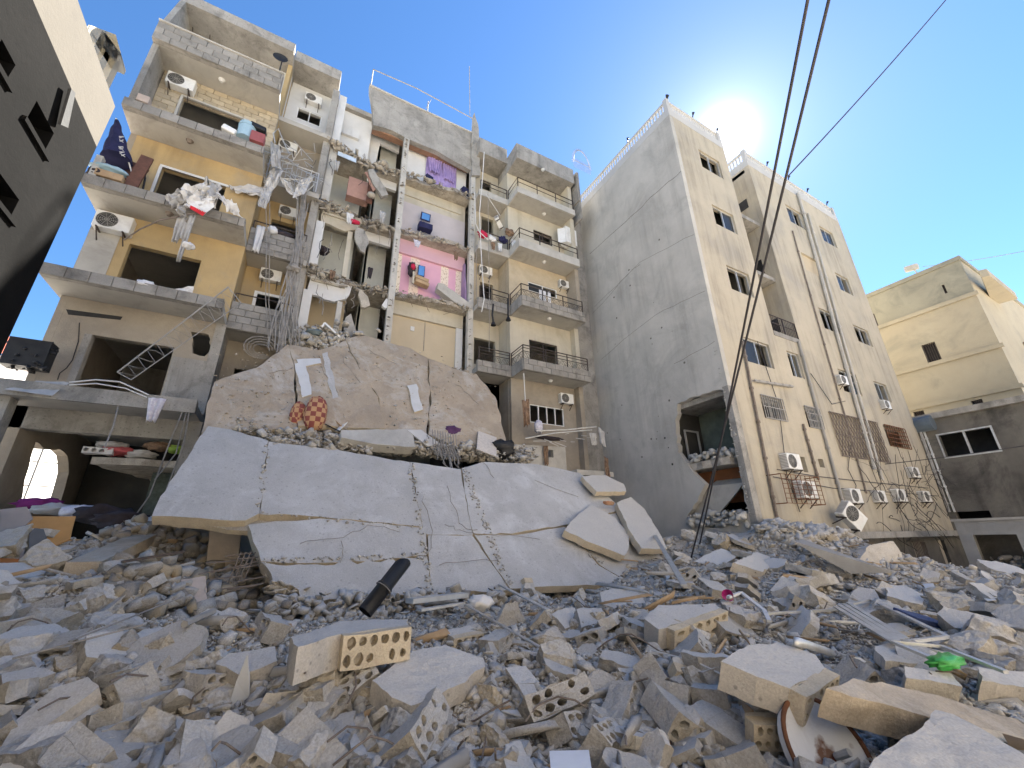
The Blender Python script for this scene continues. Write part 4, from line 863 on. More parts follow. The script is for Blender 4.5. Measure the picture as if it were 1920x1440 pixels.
for px, py, p, d in spots(260, 975, 1490, 30):
    pxs = (30 + 85 * rn.random() ** 2.1) * (1 if py > 1130 else .7); s = min(1.0, pxs * d / 776)
    place(SM[rn.integers(14)], 'slab_fragment', p + Vector((0, 0, s * .08)), s, (R(12) + rn.normal() * .33, rn.normal() * .33, rn.uniform(0, 6.28)), 'flat dusty slab fragment lying in the ' + zone(px, py) + ' of the rubble', 'slab fragment', 'slab fragments, ' + zone(px, py))
for px, py, p, d in spots(46, 1060, 1470, 50):
    s = rn.uniform(.7, 1.2)
    place(HM[rn.integers(4)], 'hollow_block', p + Vector((0, 0, .06)), s, (rn.normal() * .4, rn.normal() * .4, rn.normal() * .9), 'broken hollow block with round voids in the ' + zone(px, py) + ' of the rubble', 'hollow block', 'hollow blocks, ' + zone(px, py))

# ---------------------------------------------------------------- the two collapsed floor slabs
slab_top = M('fallen_slab_face', (.52, .505, .48), (.43, .415, .39), .8, stain=((.64, .63, .61), .65, 1.3), streak=((.37, .355, .33), .4, 1.1), spot=((.30, .285, .265), .5, 8), bump=.4, bsc=26, grain=.16)
slab_under = M('fallen_slab_plaster', (.47, .385, .285), (.36, .295, .22), 1.1, stain=((.56, .525, .47), .8, .8), streak=((.36, .28, .2), .5, 1.2), spot=((.32, .25, .17), .6, 3.5), bump=1.0, bsc=7, grain=.15)
broken_pale = M('broken_edge_pale', (.64, .54, .39), (.52, .44, .32), 5, bump=.7, bsc=30, grain=.15)
LO = Vector((0, 8.6, .75)); LV = Vector((0, 3.0, 3.39)).normalized(); LN = Vector((1, 0, 0)).cross(LV)
UO = Vector((0, 11.9, 4.3)); UV = Vector((0, 2.7, 4.55)).normalized(); UN = Vector((1, 0, 0)).cross(UV)
def panel(pts, O, V, N, t, off, mat, parent, name, seed, step=.3, amp=.03, tilt=(0, 0)):
    q = [PP(*p, O, N) for p in pts]; loop = [((p - O).x, (p - O).dot(V)) for p in q]
    loop = jag(loop, step, amp, seed)
    cx = sum(p[0] for p in loop) / len(loop); cy = sum(p[1] for p in loop) / len(loop)
    me = MB().prism([[(a - cx, b - cy) for a, b in loop]], (0, 0, 0), (1, 0, 0), (0, 1, 0), (0, 0, -1), t).mesh(name, mat)
    o = put(name, me, parent); X_ = Vector((1, 0, 0)); c = O + X_ * cx + V * cy + N * off
    me.materials.append(broken_pale)
    for f in me.polygons:
        if abs(f.normal.z) < .7: f.material_index = 1
    roughen(me, 5, .03 if mat is slab_under else .012, 1.7, seed, .9 if mat is slab_under else .6)
    rot = Matrix((X_, V, N)).transposed().to_4x4()
    o.matrix_world = Matrix.Translation(c) @ rot @ Matrix.Rotation(tilt[0], 4, 'X') @ Matrix.Rotation(tilt[1], 4, 'Y'); return o
LS_ = thing('lower_fallen_slab', 'huge cracked pale grey floor slab leaning on the rubble, lower of the two', 'fallen slab')
LP = [[(390, 800), (430, 806), (503, 827), (486, 963), (460, 976), (285, 968), (318, 905)], [(504, 828), (640, 845), (768, 866), (792, 987), (700, 979), (600, 969), (487, 963)], [(769, 866), (800, 870), (864, 880), (878, 959), (887, 1002), (800, 1001), (793, 987)],
      [(866, 878), (905, 866), (1005, 870), (1086, 886), (1135, 925), (1165, 955), (1050, 986), (960, 1001), (888, 1001), (878, 960)], [(465, 983), (600, 971), (700, 980), (796, 989), (800, 1041), (700, 1051), (560, 1056), (490, 1052)], [(490, 1054), (560, 1058), (700, 1053), (800, 1043), (806, 1108), (690, 1125), (600, 1128), (562, 1122), (548, 1098), (512, 1090)],
      [(802, 1003), (886, 1003), (926, 1062), (956, 1106), (808, 1110)], [(889, 1003), (960, 1003), (1060, 988), (1122, 1060), (1190, 1098), (1100, 1096), (957, 1104)], [(1063, 986), (1168, 957), (1190, 1000), (1290, 1088), (1192, 1098), (1126, 1058)]]
for i, p in enumerate(LP): panel(p, LO, LV, LN, .26 if i == 5 else .22, (.01, .0, -.01, .004, -.004, .006, -.012, .0, -.015)[i], slab_top, LS_, 'slab_panel', 40 + i, .14 if i == 5 else .22, .06 if i == 5 else .02, (R((.15, -.1, .2, -.15, .1, -.2, .25, -.1, .2)[i]), R((0, .1, -.15, .1, -.1, .1, -.15, .15, -.2)[i])))
back = [(392, 806), (640, 852), (850, 880), (1000, 875), (1085, 892), (1160, 955), (1270, 1082), (1100, 1090), (950, 1098), (810, 1102), (690, 1115), (560, 1100), (500, 1070), (470, 985), (300, 962), (325, 905)]
panel(back, LO, LV, LN, .12, -.16, broken, LS_, 'reinforced_core', 77, .3, .03)
for a, b, s_ in (((508, 1090), (690, 1122), .16), ((690, 1122), (806, 1106), .08)):
    pa, pb = PP(*a, LO, LN), PP(*b, LO, LN)
    for k in range(2): ragged(LS_, pa - LN * (.1 + .1 * k), pb - LN * (.1 + .1 * k), 60, s_, rub_lump, .08, .08, seed=70 + k)
# cracks branching over the slab, and rubble caught in the joints
def crack(pts, O, N, parent, w=.007, seed=0):
    r = random.Random(seed); q = []
    for a, b in zip(pts[:-1], pts[1:]):
        for k in range(5): q.append(PP(a[0] + (b[0] - a[0]) * k / 5 + r.uniform(-4, 4), a[1] + (b[1] - a[1]) * k / 5 + r.uniform(-3, 3), O, N) + N * .035)
    MB().tube(q, w, 4).build('crack', rub_dark, parent)
for i, c in enumerate(([(560, 1020), (640, 1010), (690, 985), (760, 1000)], [(640, 1055), (643, 1010)], [(790, 930), (810, 1000), (800, 1050)], [(835, 985), (870, 1000), (905, 1005), (1035, 1012)], [(840, 915), (860, 985), (900, 1000)], [(1000, 900), (1100, 940)], [(820, 1060), (900, 1050), (940, 1055)], [(905, 870), (935, 905)])):
    crack(c, LO, LN, LS_, seed=i)
for pts, n in (([(484, 962), (800, 990)], 30), ([(770, 870), (806, 1105)], 90), ([(870, 880), (955, 1100)], 140), ([(490, 1053), (800, 1042)], 60), ([(1063, 987), (1126, 1060)], 50), ([(502, 828), (486, 962)], 30)):
    P = []
    for k in range(n): t = rng.random(); P.append(PP(pts[0][0] + (pts[1][0] - pts[0][0]) * t + rng.uniform(-6, 6), pts[0][1] + (pts[1][1] - pts[0][1]) * t + rng.uniform(-5, 5), LO, LN) + LN * .02)
    o = soup('joint_debris', P, [rng.uniform(.025, .075) for k in P], rub_small, LS_, seed=n); tag(o, kind='stuff')
US_ = thing('upper_fallen_slab', 'steep brownish floor slab leaning against the torn building, above the grey slab', 'fallen slab')
UP_ = [[(378, 812), (388, 760), (402, 717), (480, 690), (540, 646), (553, 700), (557, 800)], [(542, 646), (600, 658), (649, 639), (671, 689), (708, 745), (720, 806), (640, 803), (559, 800), (555, 700)],
       [(650, 638), (682, 630), (760, 650), (801, 670), (807, 740), (801, 815), (722, 806), (710, 745), (673, 688)], [(803, 671), (850, 690), (893, 702), (928, 745), (948, 832), (850, 836), (803, 816), (809, 740)]]
for i, p in enumerate(UP_): panel(p, UO, UV, UN, .22, (.0, .03, -.01, .02)[i], slab_under, US_, 'slab_panel', 60 + i, .3, .04, (R((.8, -.6, .5, -.7)[i]), R((1.0, -.5, .6, -.8)[i])))
for i, c in enumerate(([(500, 700), (560, 690)], [(590, 668), (640, 750), (632, 770)], [(640, 665), (680, 735)], [(850, 720), (900, 760), (905, 790)], [(690, 655), (760, 690)])): crack(c, UO, UN, US_, .009, 20 + i)
ws = [PP(*p, UO, UN) + UN * .03 for p in [(552, 682), (575, 676), (586, 745), (566, 752)]]
for q in ([(553, 684), (572, 680), (584, 742), (566, 748)], [(556, 676), (600, 674), (602, 683), (560, 690)], [(603, 665), (614, 662), (634, 752), (624, 756)], [(762, 725), (780, 722), (792, 770), (776, 775)]):
    panel(q, UO, UV, UN, .05, .05, whitep if q[0][0] != 603 else slab_top, US_, 'wall_remnant', int(q[0][0]), .2, .03)
P = [PP(rng.uniform(400, 930), rng.uniform(650, 820), UO, UN) + UN * .03 for k in range(500)]; P = [p for p in P if 4.4 < p.z < 8.6]
tag(soup('plaster_scabs', P, [rng.uniform(.02, .09) for p in P], [slab_under, rub_small], US_, lib=T_FLAT, seed=8, matidx=rn.choice(2, len(P))), kind='stuff')
# debris ledge between the two slabs
P = []; S = []
for k in range(1500):
    t = rng.random(); px = 440 + t * 570; py = 800 + 52 * t + rng.uniform(-14, 14) + (14 if 500 < px < 700 else 0); q = PP(px, py, LO, LN); q += Vector((0, rng.uniform(.0, .5), rng.uniform(-.05, .12))); P.append(q); S.append(.05 * (5 ** (rng.random() ** 2)))
for k in range(900):
    t = rng.random(); px = 520 + t * 480; q = PP(px, 806 + 48 * t, LO, LN) + Vector((0, rng.uniform(.1, .75), rng.uniform(-.25, .1))); P.append(q); S.append(rng.uniform(.08, .26))
tag(soup('ledge_debris', P, S, [rub_small, rub_slab, rub_lump], lib=T_LUMP + T_FLAT, seed=15, matidx=rn.choice(3, len(P))), 'line of broken masonry caught between the two fallen slabs', 'rubble', kind='stuff')
P = []; S = []
for k in range(700): px, py = rng.gauss(605, 32), rng.gauss(637, 12) ; q = PY(px, py + abs(px - 605) * .12, 14.6 + rng.uniform(-.2, .3)); P.append(q); S.append(.07 * (4 ** (rng.random() ** 1.6)))
tag(soup('upper_debris', P, S, [rub_lump, rub_slab], lib=T_LUMP, seed=16, matidx=rn.choice(2, len(P))), 'pile of masonry lumps on the top left edge of the brown slab', 'rubble', kind='stuff')
P = []; S = []
for k in range(500): P.append(PP(rng.uniform(490, 1000), rng.uniform(1088, 1128), LO, LN) + Vector((0, -.25 - rng.random() * .5, -.1 - rng.random() * .25))); S.append(rng.uniform(.05, .24))
P = [p + Vector((0, 0, max(0, hn(p.x, p.y) - p.z))) for p in P]
tag(soup('slab_foot_debris', P, S, [rub_lump, rub_slab, rub_dark], lib=T_LUMP + T_FLAT, seed=19, matidx=rn.choice(3, len(P), p=[.45, .4, .15])), 'broken masonry heaped along the foot of the great grey slab', 'rubble', kind='stuff')
for px, py, p, d in spots(34, 1060, 1460, 40):
    a = rn.uniform(0, 6.28); L_ = rn.uniform(.3, 1.1); q = [p + Vector((math.cos(a) * L_ * (t_ / 6 - .5) + rn.normal() * .02, math.sin(a) * L_ * (t_ / 6 - .5) + rn.normal() * .02, .12 + .10 * math.sin(t_ * .9 + a))) for t_ in range(7)]
    tag(MB().tube(q, .008, 5).build('rebar_rod', rebar_m), 'thin bent reinforcing rod in the ' + zone(px, py) + ' of the rubble', 'rod', 'reinforcing rods, ' + zone(px, py))
# rubble under the left lobe and at the tower corner
P = []; S = []
for k in range(420):
    px, py = rng.uniform(200, 520), rng.uniform(985, 1160); P.append(on_heap(px, py, rng.uniform(0, .18))); S.append(rng.uniform(.08, .34))
tag(soup('masonry_under_slab', P, S, [rub_lump, rub_dark, stone], seed=17, matidx=rn.choice(3, len(P), p=[.5, .25, .25])), 'tumbled masonry under the left end of the grey slab', 'rubble', kind='stuff')
P = []; S = []
for k in range(900):
    a = rng.random(); q = Vector((12.2 + 8 * a ** 1.3, 7.75 - rng.random() * 1.3, 0)); q.z = hn(q.x, q.y) + rng.uniform(0, .15); P.append(q); S.append(rng.uniform(.07, .34))
tag(soup('rubble_at_tower', P, S, [rub_lump, rub_slab], lib=T_LUMP + T_FLAT, seed=18, matidx=rn.choice(2, len(P))), 'broken concrete banked against the foot of the tower block', 'rubble', kind='stuff')
# ---------------------------------------------------------------- air conditioners
def ac_proto():
    t = bpy.data.objects.new('air_conditioner', None); col.objects.link(t)
    w, h, d = .8, .54, .28
    m = MB(); m.box(-w / 2, w / 2, -d, 0, 0, h); c = m.mesh('casing', white_metal); o = put('casing', c, t)
    bv = o.modifiers.new('b', 'BEVEL'); bv.width = .015; bv.segments = 1
    g = MB(); cx = -.13
    for r_ in (.055, .1, .145, .19, .225): g.tube([(cx + r_ * math.cos(6.283 * k / 20), -d - .012, h / 2 + r_ * math.sin(6.283 * k / 20)) for k in range(21)], .006, 4)
    for k in range(10): a = 6.283 * k / 10; g.bar((cx, -d - .012, h / 2), (cx + .23 * math.cos(a), -d - .012, h / 2 + .23 * math.sin(a)), .008)
    put('fan_grille', g.mesh('fan_grille', pvc_grey), t)
    f = MB(); f.prism([[(cx + .235 * math.cos(6.283 * k / 20), h / 2 + .235 * math.sin(6.283 * k / 20)) for k in range(20)]], (0, -d - .004, 0), (1, 0, 0), (0, 0, 1), (0, 1, 0), .003); put('fan', f.mesh('fan', black), t)
    s = MB()
    for k in range(9): s.box(-w / 2 - .008, -w / 2, -d + .02, -.02, .06 + k * .05, .085 + k * .05)
    put('side_vent', s.mesh('side_vent', pvc_grey), t)
    b = MB(); b.bar((0, 0, -.03), (0, -d - .05, -.03), .035); b.bar((0, 0, -.3), (0, -d, -.04), .025); bm_ = b.mesh('bracket', dark_metal)
    for x in (-.28, .28): put('bracket', bm_, t).location.x = x
    return t
AC0 = ac_proto(); ac_used = [False]
def ac(px, py, y, label, s=1.0, rz=0, e=(0, 0)):
    o = AC0 if not ac_used[0] else copy_tree(AC0); ac_used[0] = True
    p = PY(px, py, y - .15); o.location = p - Vector((0, -.15, .27 * s)); o.scale = (s, s, s); o.rotation_euler = (e[0], e[1], rz)
    tag(o, label, 'air conditioner', 'air conditioner units')
for a in ((383, 42, 14.9, 'air conditioner under the roof of the topmost left balcony', 1.0), (340, 157, YA, 'air conditioner high on the sandy block wall, left balcony'), (215, 420, YA, 'air conditioner on the yellow wall beside the sky at left', 1.05),
          (588, 187, YA2, 'air conditioner above the white framed top window in the recess', .85), (540, 275, YA2, 'air conditioner half hidden behind wrecked railing and sheets', .85), (541, 398, YA2, 'air conditioner above the dark window with hanging white cloth', .8), (508, 517, YA2, 'air conditioner above the white door frame in the yellow recess', .85),
          (910, 508, YE, 'air conditioner in the narrow recess right of the pink room', .85), (1058, 533, YA, 'small air conditioner beside the balcony window with torn blinds', .75), (1062, 748, YA, 'air conditioner above the large white framed lower window', .85),
          (1483, 866, TY, 'upper left air conditioner low on the tower front, beside a hole', .98), (1600, 930, TY, 'air conditioner in the tower row, directly right of the hanging unit', .95), (1650, 931, TY, 'smaller air conditioner in the tower row, second after the hanging unit', .82), (1686, 929, TY, 'air conditioner in the tower row, third after the hanging unit', .92), (1735, 931, TY, 'last air conditioner in the tower row, nearest the corner pipes', .85), (1714, 886, TY, 'air conditioner above the end of the tower row', .85),
          (1581, 713, TY, 'air conditioner covering the left of a dark tower window', .75), (1662, 759, TY, 'air conditioner under the rightmost tower window', .75)): ac(*a)
ac(935, 412, 14.2, 'air conditioner hanging tilted from a white cord in the recess', .75, R(35), (R(-20), R(25)))
ac(1585, 962, TY - .3, 'white air conditioner torn off and hanging aslant at the tower foot', 1.1, R(-10), (R(10), R(42)))
ac(1510, 918, TY - .05, 'air conditioner locked inside a rusty cage on the tower wall', 1.05)
c0 = ry((1463, 888), (1548, 946), TY - .45); m = MB()
for k in range(9): x = c0[0] + (c0[1] - c0[0]) * k / 8; m.bar((x, TY - .45, c0[2]), (x, TY - .45, c0[3]), .016)
for k in range(7): z = c0[2] + (c0[3] - c0[2]) * k / 6; m.bar((c0[0], TY - .45, z), (c0[1], TY - .45, z), .016)
for x in c0[:2]:
    for z in c0[2:]: m.bar((x, TY - .45, z), (x, TY, z), .03)
tag(m.build('security_cage', rust), 'rusty security cage around an air conditioner on the tower', 'cage')
bp_ = PY(66, 668, 13.9)
m = MB().box(bp_.x - .45, bp_.x + .3, bp_.y - .25, bp_.y + .15, bp_.z - .35, bp_.z + .35)
t_ = thing('burnt_air_conditioner', 'charred black air conditioner box at the far left wall corner', 'air conditioner'); m.build('casing', black, t_)
soup('melted_parts', [bp_ + Vector((rng.uniform(-.45, .35), rng.uniform(-.3, .1), rng.uniform(-.4, .35))) for k in range(60)], [rng.uniform(.05, .15) for k in range(60)], black, t_, seed=3)['kind'] = 'stuff'

# ---------------------------------------------------------------- cloth, sheets and household things
def fabric(name, c1, c2=None, rough=.9, sc=4): return M(name, c1, c2, sc, bump=.2, bsc=60, rough=rough)
f_white = fabric('white_cloth', (.72, .71, .70), (.60, .59, .58)); f_grey = fabric('grey_sheet', (.50, .485, .465), (.36, .35, .335)); f_tin = M('torn_tin_sheet', (.52, .51, .50), (.40, .39, .38), 3, stain=((.7, .69, .67), .5, 4), bump=.2, rough=.5, metal=.2)
f_navy = fabric('navy_fabric', (.018, .02, .06), (.03, .03, .09)); f_purple = fabric('purple_curtain', (.36, .28, .52), (.27, .20, .42)); f_red = fabric('red_cloth', (.55, .03, .08), (.4, .02, .06)); f_brown = fabric('brown_patterned_cloth', (.30, .20, .13), (.12, .075, .05), sc=9)
f_blue = fabric('pale_blue_plastic', (.36, .50, .58), (.30, .44, .52), .5); f_dark = fabric('dark_cloth', (.05, .04, .045), (.03, .025, .03)); f_maroon = fabric('maroon_plastic', (.32, .10, .10), (.26, .08, .08), .6); f_pat = fabric('lilac_print_cloth', (.50, .47, .56), (.70, .69, .70), sc=14)
def sheet(name, label, cat, quad, y, mat, amp=.15, n=12, fr=3.0, seed=0, parent=None, t=.006, ragged_=.0):
    """crumpled sheet through four photo points, at depth y (number or one per corner)"""
    ys = y if isinstance(y, (list, tuple)) else [y] * 4; c = [PY(*q, yy) for q, yy in zip(quad, ys)]; m = MB(); V = []
    for i in range(n + 1):
        for j in range(n + 1):
            u, v = i / n, j / n; p = c[0] * (1 - u) * (1 - v) + c[1] * u * (1 - v) + c[2] * u * v + c[3] * (1 - u) * v
            k = Vector((u * fr, v * fr, seed * 7.3)); d = mn.noise(k) + .5 * mn.noise(k * 2.3); e = mn.noise(k + Vector((5, 5, 5)))
            s_ = amp * (1 + ragged_ * (1 if v > .9 else 0)); V.append(p + Vector((e * amp * .5, -abs(d) * amp * 1.5, d * s_ * .6)))
    q = n + 1; m.add(V, [(i * q + j, (i + 1) * q + j, (i + 1) * q + j + 1, i * q + j + 1) for i in range(n) for j in range(n)])
    o = m.build(name, mat, parent); sd = o.modifiers.new('s', 'SOLIDIFY'); sd.thickness = t
    if parent is None: tag(o, label, cat)
    return o
def drape(name, label, cat, a, b, L, mat, folds=5, amp=.06, seed=0, n=24, taper=1.0, t=.006, parent=None, smooth=True):
    """cloth hanging in folds from the line a-b"""
    a, b = Vector(a), Vector(b); d = b - a; nr = Vector((-d.y, d.x, 0)).normalized(); nv = 10; m = MB(); V = []; r = random.Random(seed); ph = r.uniform(0, 6)
    for i in range(n + 1):
        u = i / n
        for j in range(nv + 1):
            v = j / nv; uu = .5 + (u - .5) * (1 + (taper - 1) * v)
            w = math.sin(u * folds * 6.283 + ph + math.sin(v * 2) * .5) * amp * (.4 + .8 * v) + mn.noise((u * 4, v * 3, seed)) * amp
            V.append(a + d * uu + nr * w + Vector((0, 0, -L * v * (1 + .12 * mn.noise((u * 6, 0, seed))))))
    q = nv + 1; m.add(V, [(i * q + j, (i + 1) * q + j, (i + 1) * q + j + 1, i * q + j + 1) for i in range(n) for j in range(nv)])
    o = m.build(name, mat, parent, smooth); sd = o.modifiers.new('s', 'SOLIDIFY'); sd.thickness = t
    if parent is None: tag(o, label, cat)
    return o
def bundle(name, label, cat, p, sx, sy, sz, mat, seed=0, rough_=.35, parent=None, fr=2.2):
    bm = bmesh.new(); bmesh.ops.create_icosphere(bm, subdivisions=3, radius=1)
    for v in bm.verts:
        k = v.co * fr + Vector((seed * 3.1, 0, 0)); s = 1 + rough_ * (mn.noise(k) + .6 * mn.noise(k * 2.2)); v.co = Vector((v.co.x * sx * s, v.co.y * sy * s, v.co.z * sz * s)) + Vector(p)
    me = bpy.data.meshes.new(name); bm.to_mesh(me); bm.free(); me.materials.append(mat); me.shade_smooth(); o = put(name, me, parent)
    if parent is None: tag(o, label, cat)
    return o
def box_thing(name, label, cat, p, sx, sy, sz, mat, e=(0, 0, 0), parent=None, bevel=.01):
    o = MB().box(-sx / 2, sx / 2, -sy / 2, sy / 2, -sz / 2, sz / 2).build(name, mat, parent); o.location = p; o.rotation_euler = e
    if bevel: b = o.modifiers.new('b', 'BEVEL'); b.width = bevel; b.segments = 2
    if parent is None: tag(o, label, cat)
    return o
# left balconies
t_ = thing('tarpaulin_heap', 'heap of torn pale tarpaulin spilling over the fifth floor yellow balcony edge', 'tarpaulin')
for i, (q, mt) in enumerate((([(310, 372), (360, 352), (365, 372), (322, 395)], f_grey), ([(335, 362), (390, 338), (400, 370), (350, 385)], f_white), ([(385, 338), (415, 352), (405, 392), (372, 385)], f_grey), ([(405, 362), (440, 385), (455, 410), (425, 398)], f_white), ([(330, 392), (352, 385), (345, 410), (335, 402)], f_grey), ([(345, 372), (410, 372), (398, 385), (350, 392)], f_white))):
    sheet('tarpaulin_fold', '', '', q, 13.15 - .03 * i, mt, .22, 12, 3.2, 20 + i, t_)
for i, (a, b, L) in enumerate((((333, 405), (352, 408), .9), ((355, 400), (368, 404), 1.7), ((340, 415), (362, 420), .6))): drape('hanging_strip', '', '', PY(*a, 13.1), PY(*b, 13.1), L, f_grey, 2, .06, 30 + i, 10, .55, parent=t_)
bundle('tarpaulin_knot', '', '', PY(353, 461, 13.1), .14, .12, .1, f_white, 3, .6, t_)
rb = thing('red_white_board', 'white board with a red lettered band tangled in the tarpaulin', 'board')
bc = [PY(*p, 12.95) for p in [(358, 378), (398, 372), (402, 388), (382, 403), (357, 385)]]
MB().prism([[(p.x, p.z) for p in bc]], (0, 12.93, 0), (1, 0, 0), (0, 0, 1), (0, 1, 0), .02).build('board', white_metal, rb)
rd = [PY(*p, 12.9) for p in [(357, 384), (386, 397), (380, 404), (356, 390)]]
MB().prism([[(p.x, p.z) for p in rd]], (0, 12.92, 0), (1, 0, 0), (0, 0, 1), (0, 1, 0), .009).build('red_band', fabric('red_print', (.6, .03, .04)), rb)
m = MB()
for k, sh in enumerate(('I', 'T', 'N', 'I', 'M')):
    p = PY(369 + k * 3.0, 391.5 + k * 1.5, 12.9); h_ = .085
    m.bar(p, p + Vector((.01, 0, h_)), .014, .004)
    if sh in 'NM': m.bar(p + Vector((.035, 0, 0)), p + Vector((.04, 0, h_)), .014, .004); m.bar(p + Vector((.01, -.002, h_)), p + Vector((.035, -.002, 0)), .012, .004)
    if sh == 'T': m.bar(p + Vector((-.02, 0, h_)), p + Vector((.035, 0, h_ - .005)), .014, .004)
m.build('lettering', whitep, rb)
um = thing('furled_parasol', 'furled navy blue parasol with pale lettering leaning in the balcony corner', 'parasol')
pa, pb = PY(219, 226, 13.6), PY(219, 300, 13.5)
MB().tube([pa.lerp(pb, k / 8) + Vector((.02 * math.sin(k * 2), 0, 0)) for k in range(9)], .05, 12, .36).build('canopy', f_navy, um); MB().tube([PY(218, 222, 13.6), PY(254, 348, 13.45)], .02, 6).build('pole', whitep, um)
m = MB()
for k, (x, y) in enumerate(((223, 256), (224, 262), (222, 275), (224, 277), (224, 285), (227, 289))): p = PY(x, y, 13.12); m.bar(p, p + Vector((.1, 0, .05 * (-1) ** k)), .03, .01); m.bar(p + Vector((.02, 0, -.05)), p + Vector((.08, 0, .04)), .02, .01)
m.build('lettering', f_white, um)['kind'] = 'stuff'
p = [PY(*q, 13.45) for q in ((245, 350), (277, 295))]; tag(MB().bar(p[0], p[1], .3, .06, (0, 1, 0)).build('plank', wood), 'dark brown plank leaning out over the yellow balcony', 'plank')
box_thing('wooden_panel', 'dark red brown panel standing behind the furled parasol', 'panel', PY(232, 322, 13.9), .9, .05, .9, wood, (.1, .2, .1)); box_thing('orange_crate', 'pale orange crate on the balcony floor by the parasol', 'crate', PY(208, 336, 13.5), .6, .4, .22, palewood)
bundle('blue_cloth', 'shiny light blue cloth thrown over the balcony crate', 'cloth', PY(203, 318, 13.45), .42, .2, .1, f_blue, 5); bundle('dark_cloth', 'dark cloth bundle beside the orange crate', 'cloth', PY(184, 328, 13.5), .22, .2, .2, f_dark, 6)
p = [PY(270, 318, 13.6), PY(272, 335, 13.6), PY(268, 355, 13.6)]; m = MB(); m.tube(p, .03, 6); tag(m.build('lamp_stand', black), 'thin black stand beside the brown plank', 'stand')
box_thing('blue_barrel', '', '', (0, 0, -50), .01, .01, .01, f_blue) if False else None
bb = thing('blue_barrel', 'pale blue plastic barrel on the left balcony ledge', 'barrel'); q = PY(458, 262, 13.5); MB().tube([q, q + Vector((0, 0, .12)), q + Vector((0, 0, .55)), q + Vector((0, 0, .66))], .26, 16).build('drum', f_blue, bb); MB().tube([q + Vector((0, 0, .5)), q + Vector((0, 0, .54))], .28, 16).build('rim', f_blue, bb)
box_thing('maroon_box', 'maroon plastic box under a black case on the balcony ledge', 'box', PY(483, 262, 13.4), .42, .3, .42, f_maroon); box_thing('black_case', 'black case lying on the maroon box', 'case', PY(484, 243, 13.45), .5, .35, .2, black, (0, .15, 0), bevel=.04); box_thing('white_case', 'stack of white cases beside the blue barrel', 'case', PY(430, 247, 13.45), .42, .3, .22, white_metal, (0, .25, 0), bevel=.04)
box_thing('cardboard_box', 'small pale cardboard box on the sixth floor ledge corner', 'box', PY(270, 190, 13.5), .3, .25, .28, M('pale_card', (.55, .45, .38), None, 3))
tag(MB().tube([PY(232, 450, 13.6), PY(262, 430, 13.3), PY(300, 413, 13.1), PY(340, 405, 13.05), PY(372, 398, 13.0)], .022, 6).build('bent_pipe', rebar_m), 'long bent rod jutting from the tarpaulin across the yellow wall', 'rod')
bundle('white_bundle', 'crumpled white sheet on the fourth floor balcony ledge', 'cloth', PY(270, 535, 13.4), .22, .15, .14, f_white, 9); bundle('brown_rag', 'brown rag heap on the ledge left of the white sheet', 'cloth', PY(233, 532, 13.4), .25, .12, .07, f_brown, 4); sheet('white_cloth', 'white cloth sagging across the lower right of the wall opening', 'cloth', [(305, 545), (364, 538), (358, 560), (318, 556)], 13.6, f_white, .08, 10, 2, 3)
sheet('grey_tarp', 'grey folded tarpaulin lying on the lowest left balcony slab', 'tarpaulin', [(8, 730), (70, 714), (130, 718), (98, 742)], [13.2, 13.6, 13.5, 13.1], f_grey, .06, 10, 2, 4)
drape('print_cloth', 'lilac printed cloth hanging from the lowest left balcony edge', 'cloth', PY(278, 745, 13.15), PY(312, 748, 13.15), .62, f_pat, 2, .05, 3, 12, .5)
lt = thing('lattice_frame', 'bent metal lattice frame hanging diagonally across the left balcony', 'metal frame'); a, b, c, d = PY(220, 698, 12.9), PY(428, 538, 13.1), PY(246, 712, 12.7), PY(452, 568, 12.95)
m = MB(); m.tube([a, b], .02, 6); m.tube([c, d], .012, 5); m.tube([b, d], .013, 5); m.tube([a, c], .011, 5); m.build('frame', pvc_grey, lt); m = MB()
for k in range(13): p, q = a.lerp(b, k / 13), c.lerp(d, (k + .5) / 13); m.tube([p, p.lerp(q, .5) + Vector((rng.uniform(-.06, .06), rng.uniform(-.06, .06), rng.uniform(-.06, .06))), q, a.lerp(b, (k + 1) / 13)], .007, 4)
m.build('lacing', cable_m, lt)
# recess: wrecked sheets and cloth
ts = thing('torn_sheet_metal', 'torn corrugated metal sheeting hanging below the wrecked recess railing', 'metal sheet')
for i, (q, mt) in enumerate((([(510, 318), (532, 322), (508, 368), (490, 360)], f_tin), ([(428, 350), (500, 352), (505, 372), (440, 362)], f_tin), ([(520, 330), (545, 345), (560, 375), (540, 362)], f_tin), ([(560, 340), (590, 330), (570, 365), (548, 372)], f_tin), ([(490, 355), (512, 352), (498, 392), (484, 388)], f_tin), ([(508, 268), (525, 275), (528, 320), (508, 312)], f_grey))): sheet('torn_piece', '', '', q, 14.25 - .04 * i, mt, .12, 10, 3, 40 + i, ts)
m = MB()
for k in range(46):
    p = PY(rng.uniform(508, 588), rng.uniform(275, 345), 14.3 + rng.uniform(-.15, .2)); m.tube([p, p + Vector((rng.gauss(0, .25), rng.gauss(0, .1), rng.gauss(0, .25))), p + Vector((rng.gauss(0, .35), rng.gauss(0, .1), rng.gauss(0, .35)))], rng.uniform(.006, .016), 4)
m.tube([PY(516, 268, 14.35), PY(512, 250, 14.35), PY(522, 241, 14.35), PY(530, 262, 14.35), PY(542, 288, 14.35)], .022, 6); tag(m.build('wrecked_railing', alu), 'tangle of twisted railing rods around the recess balcony', 'railing', kind=None)
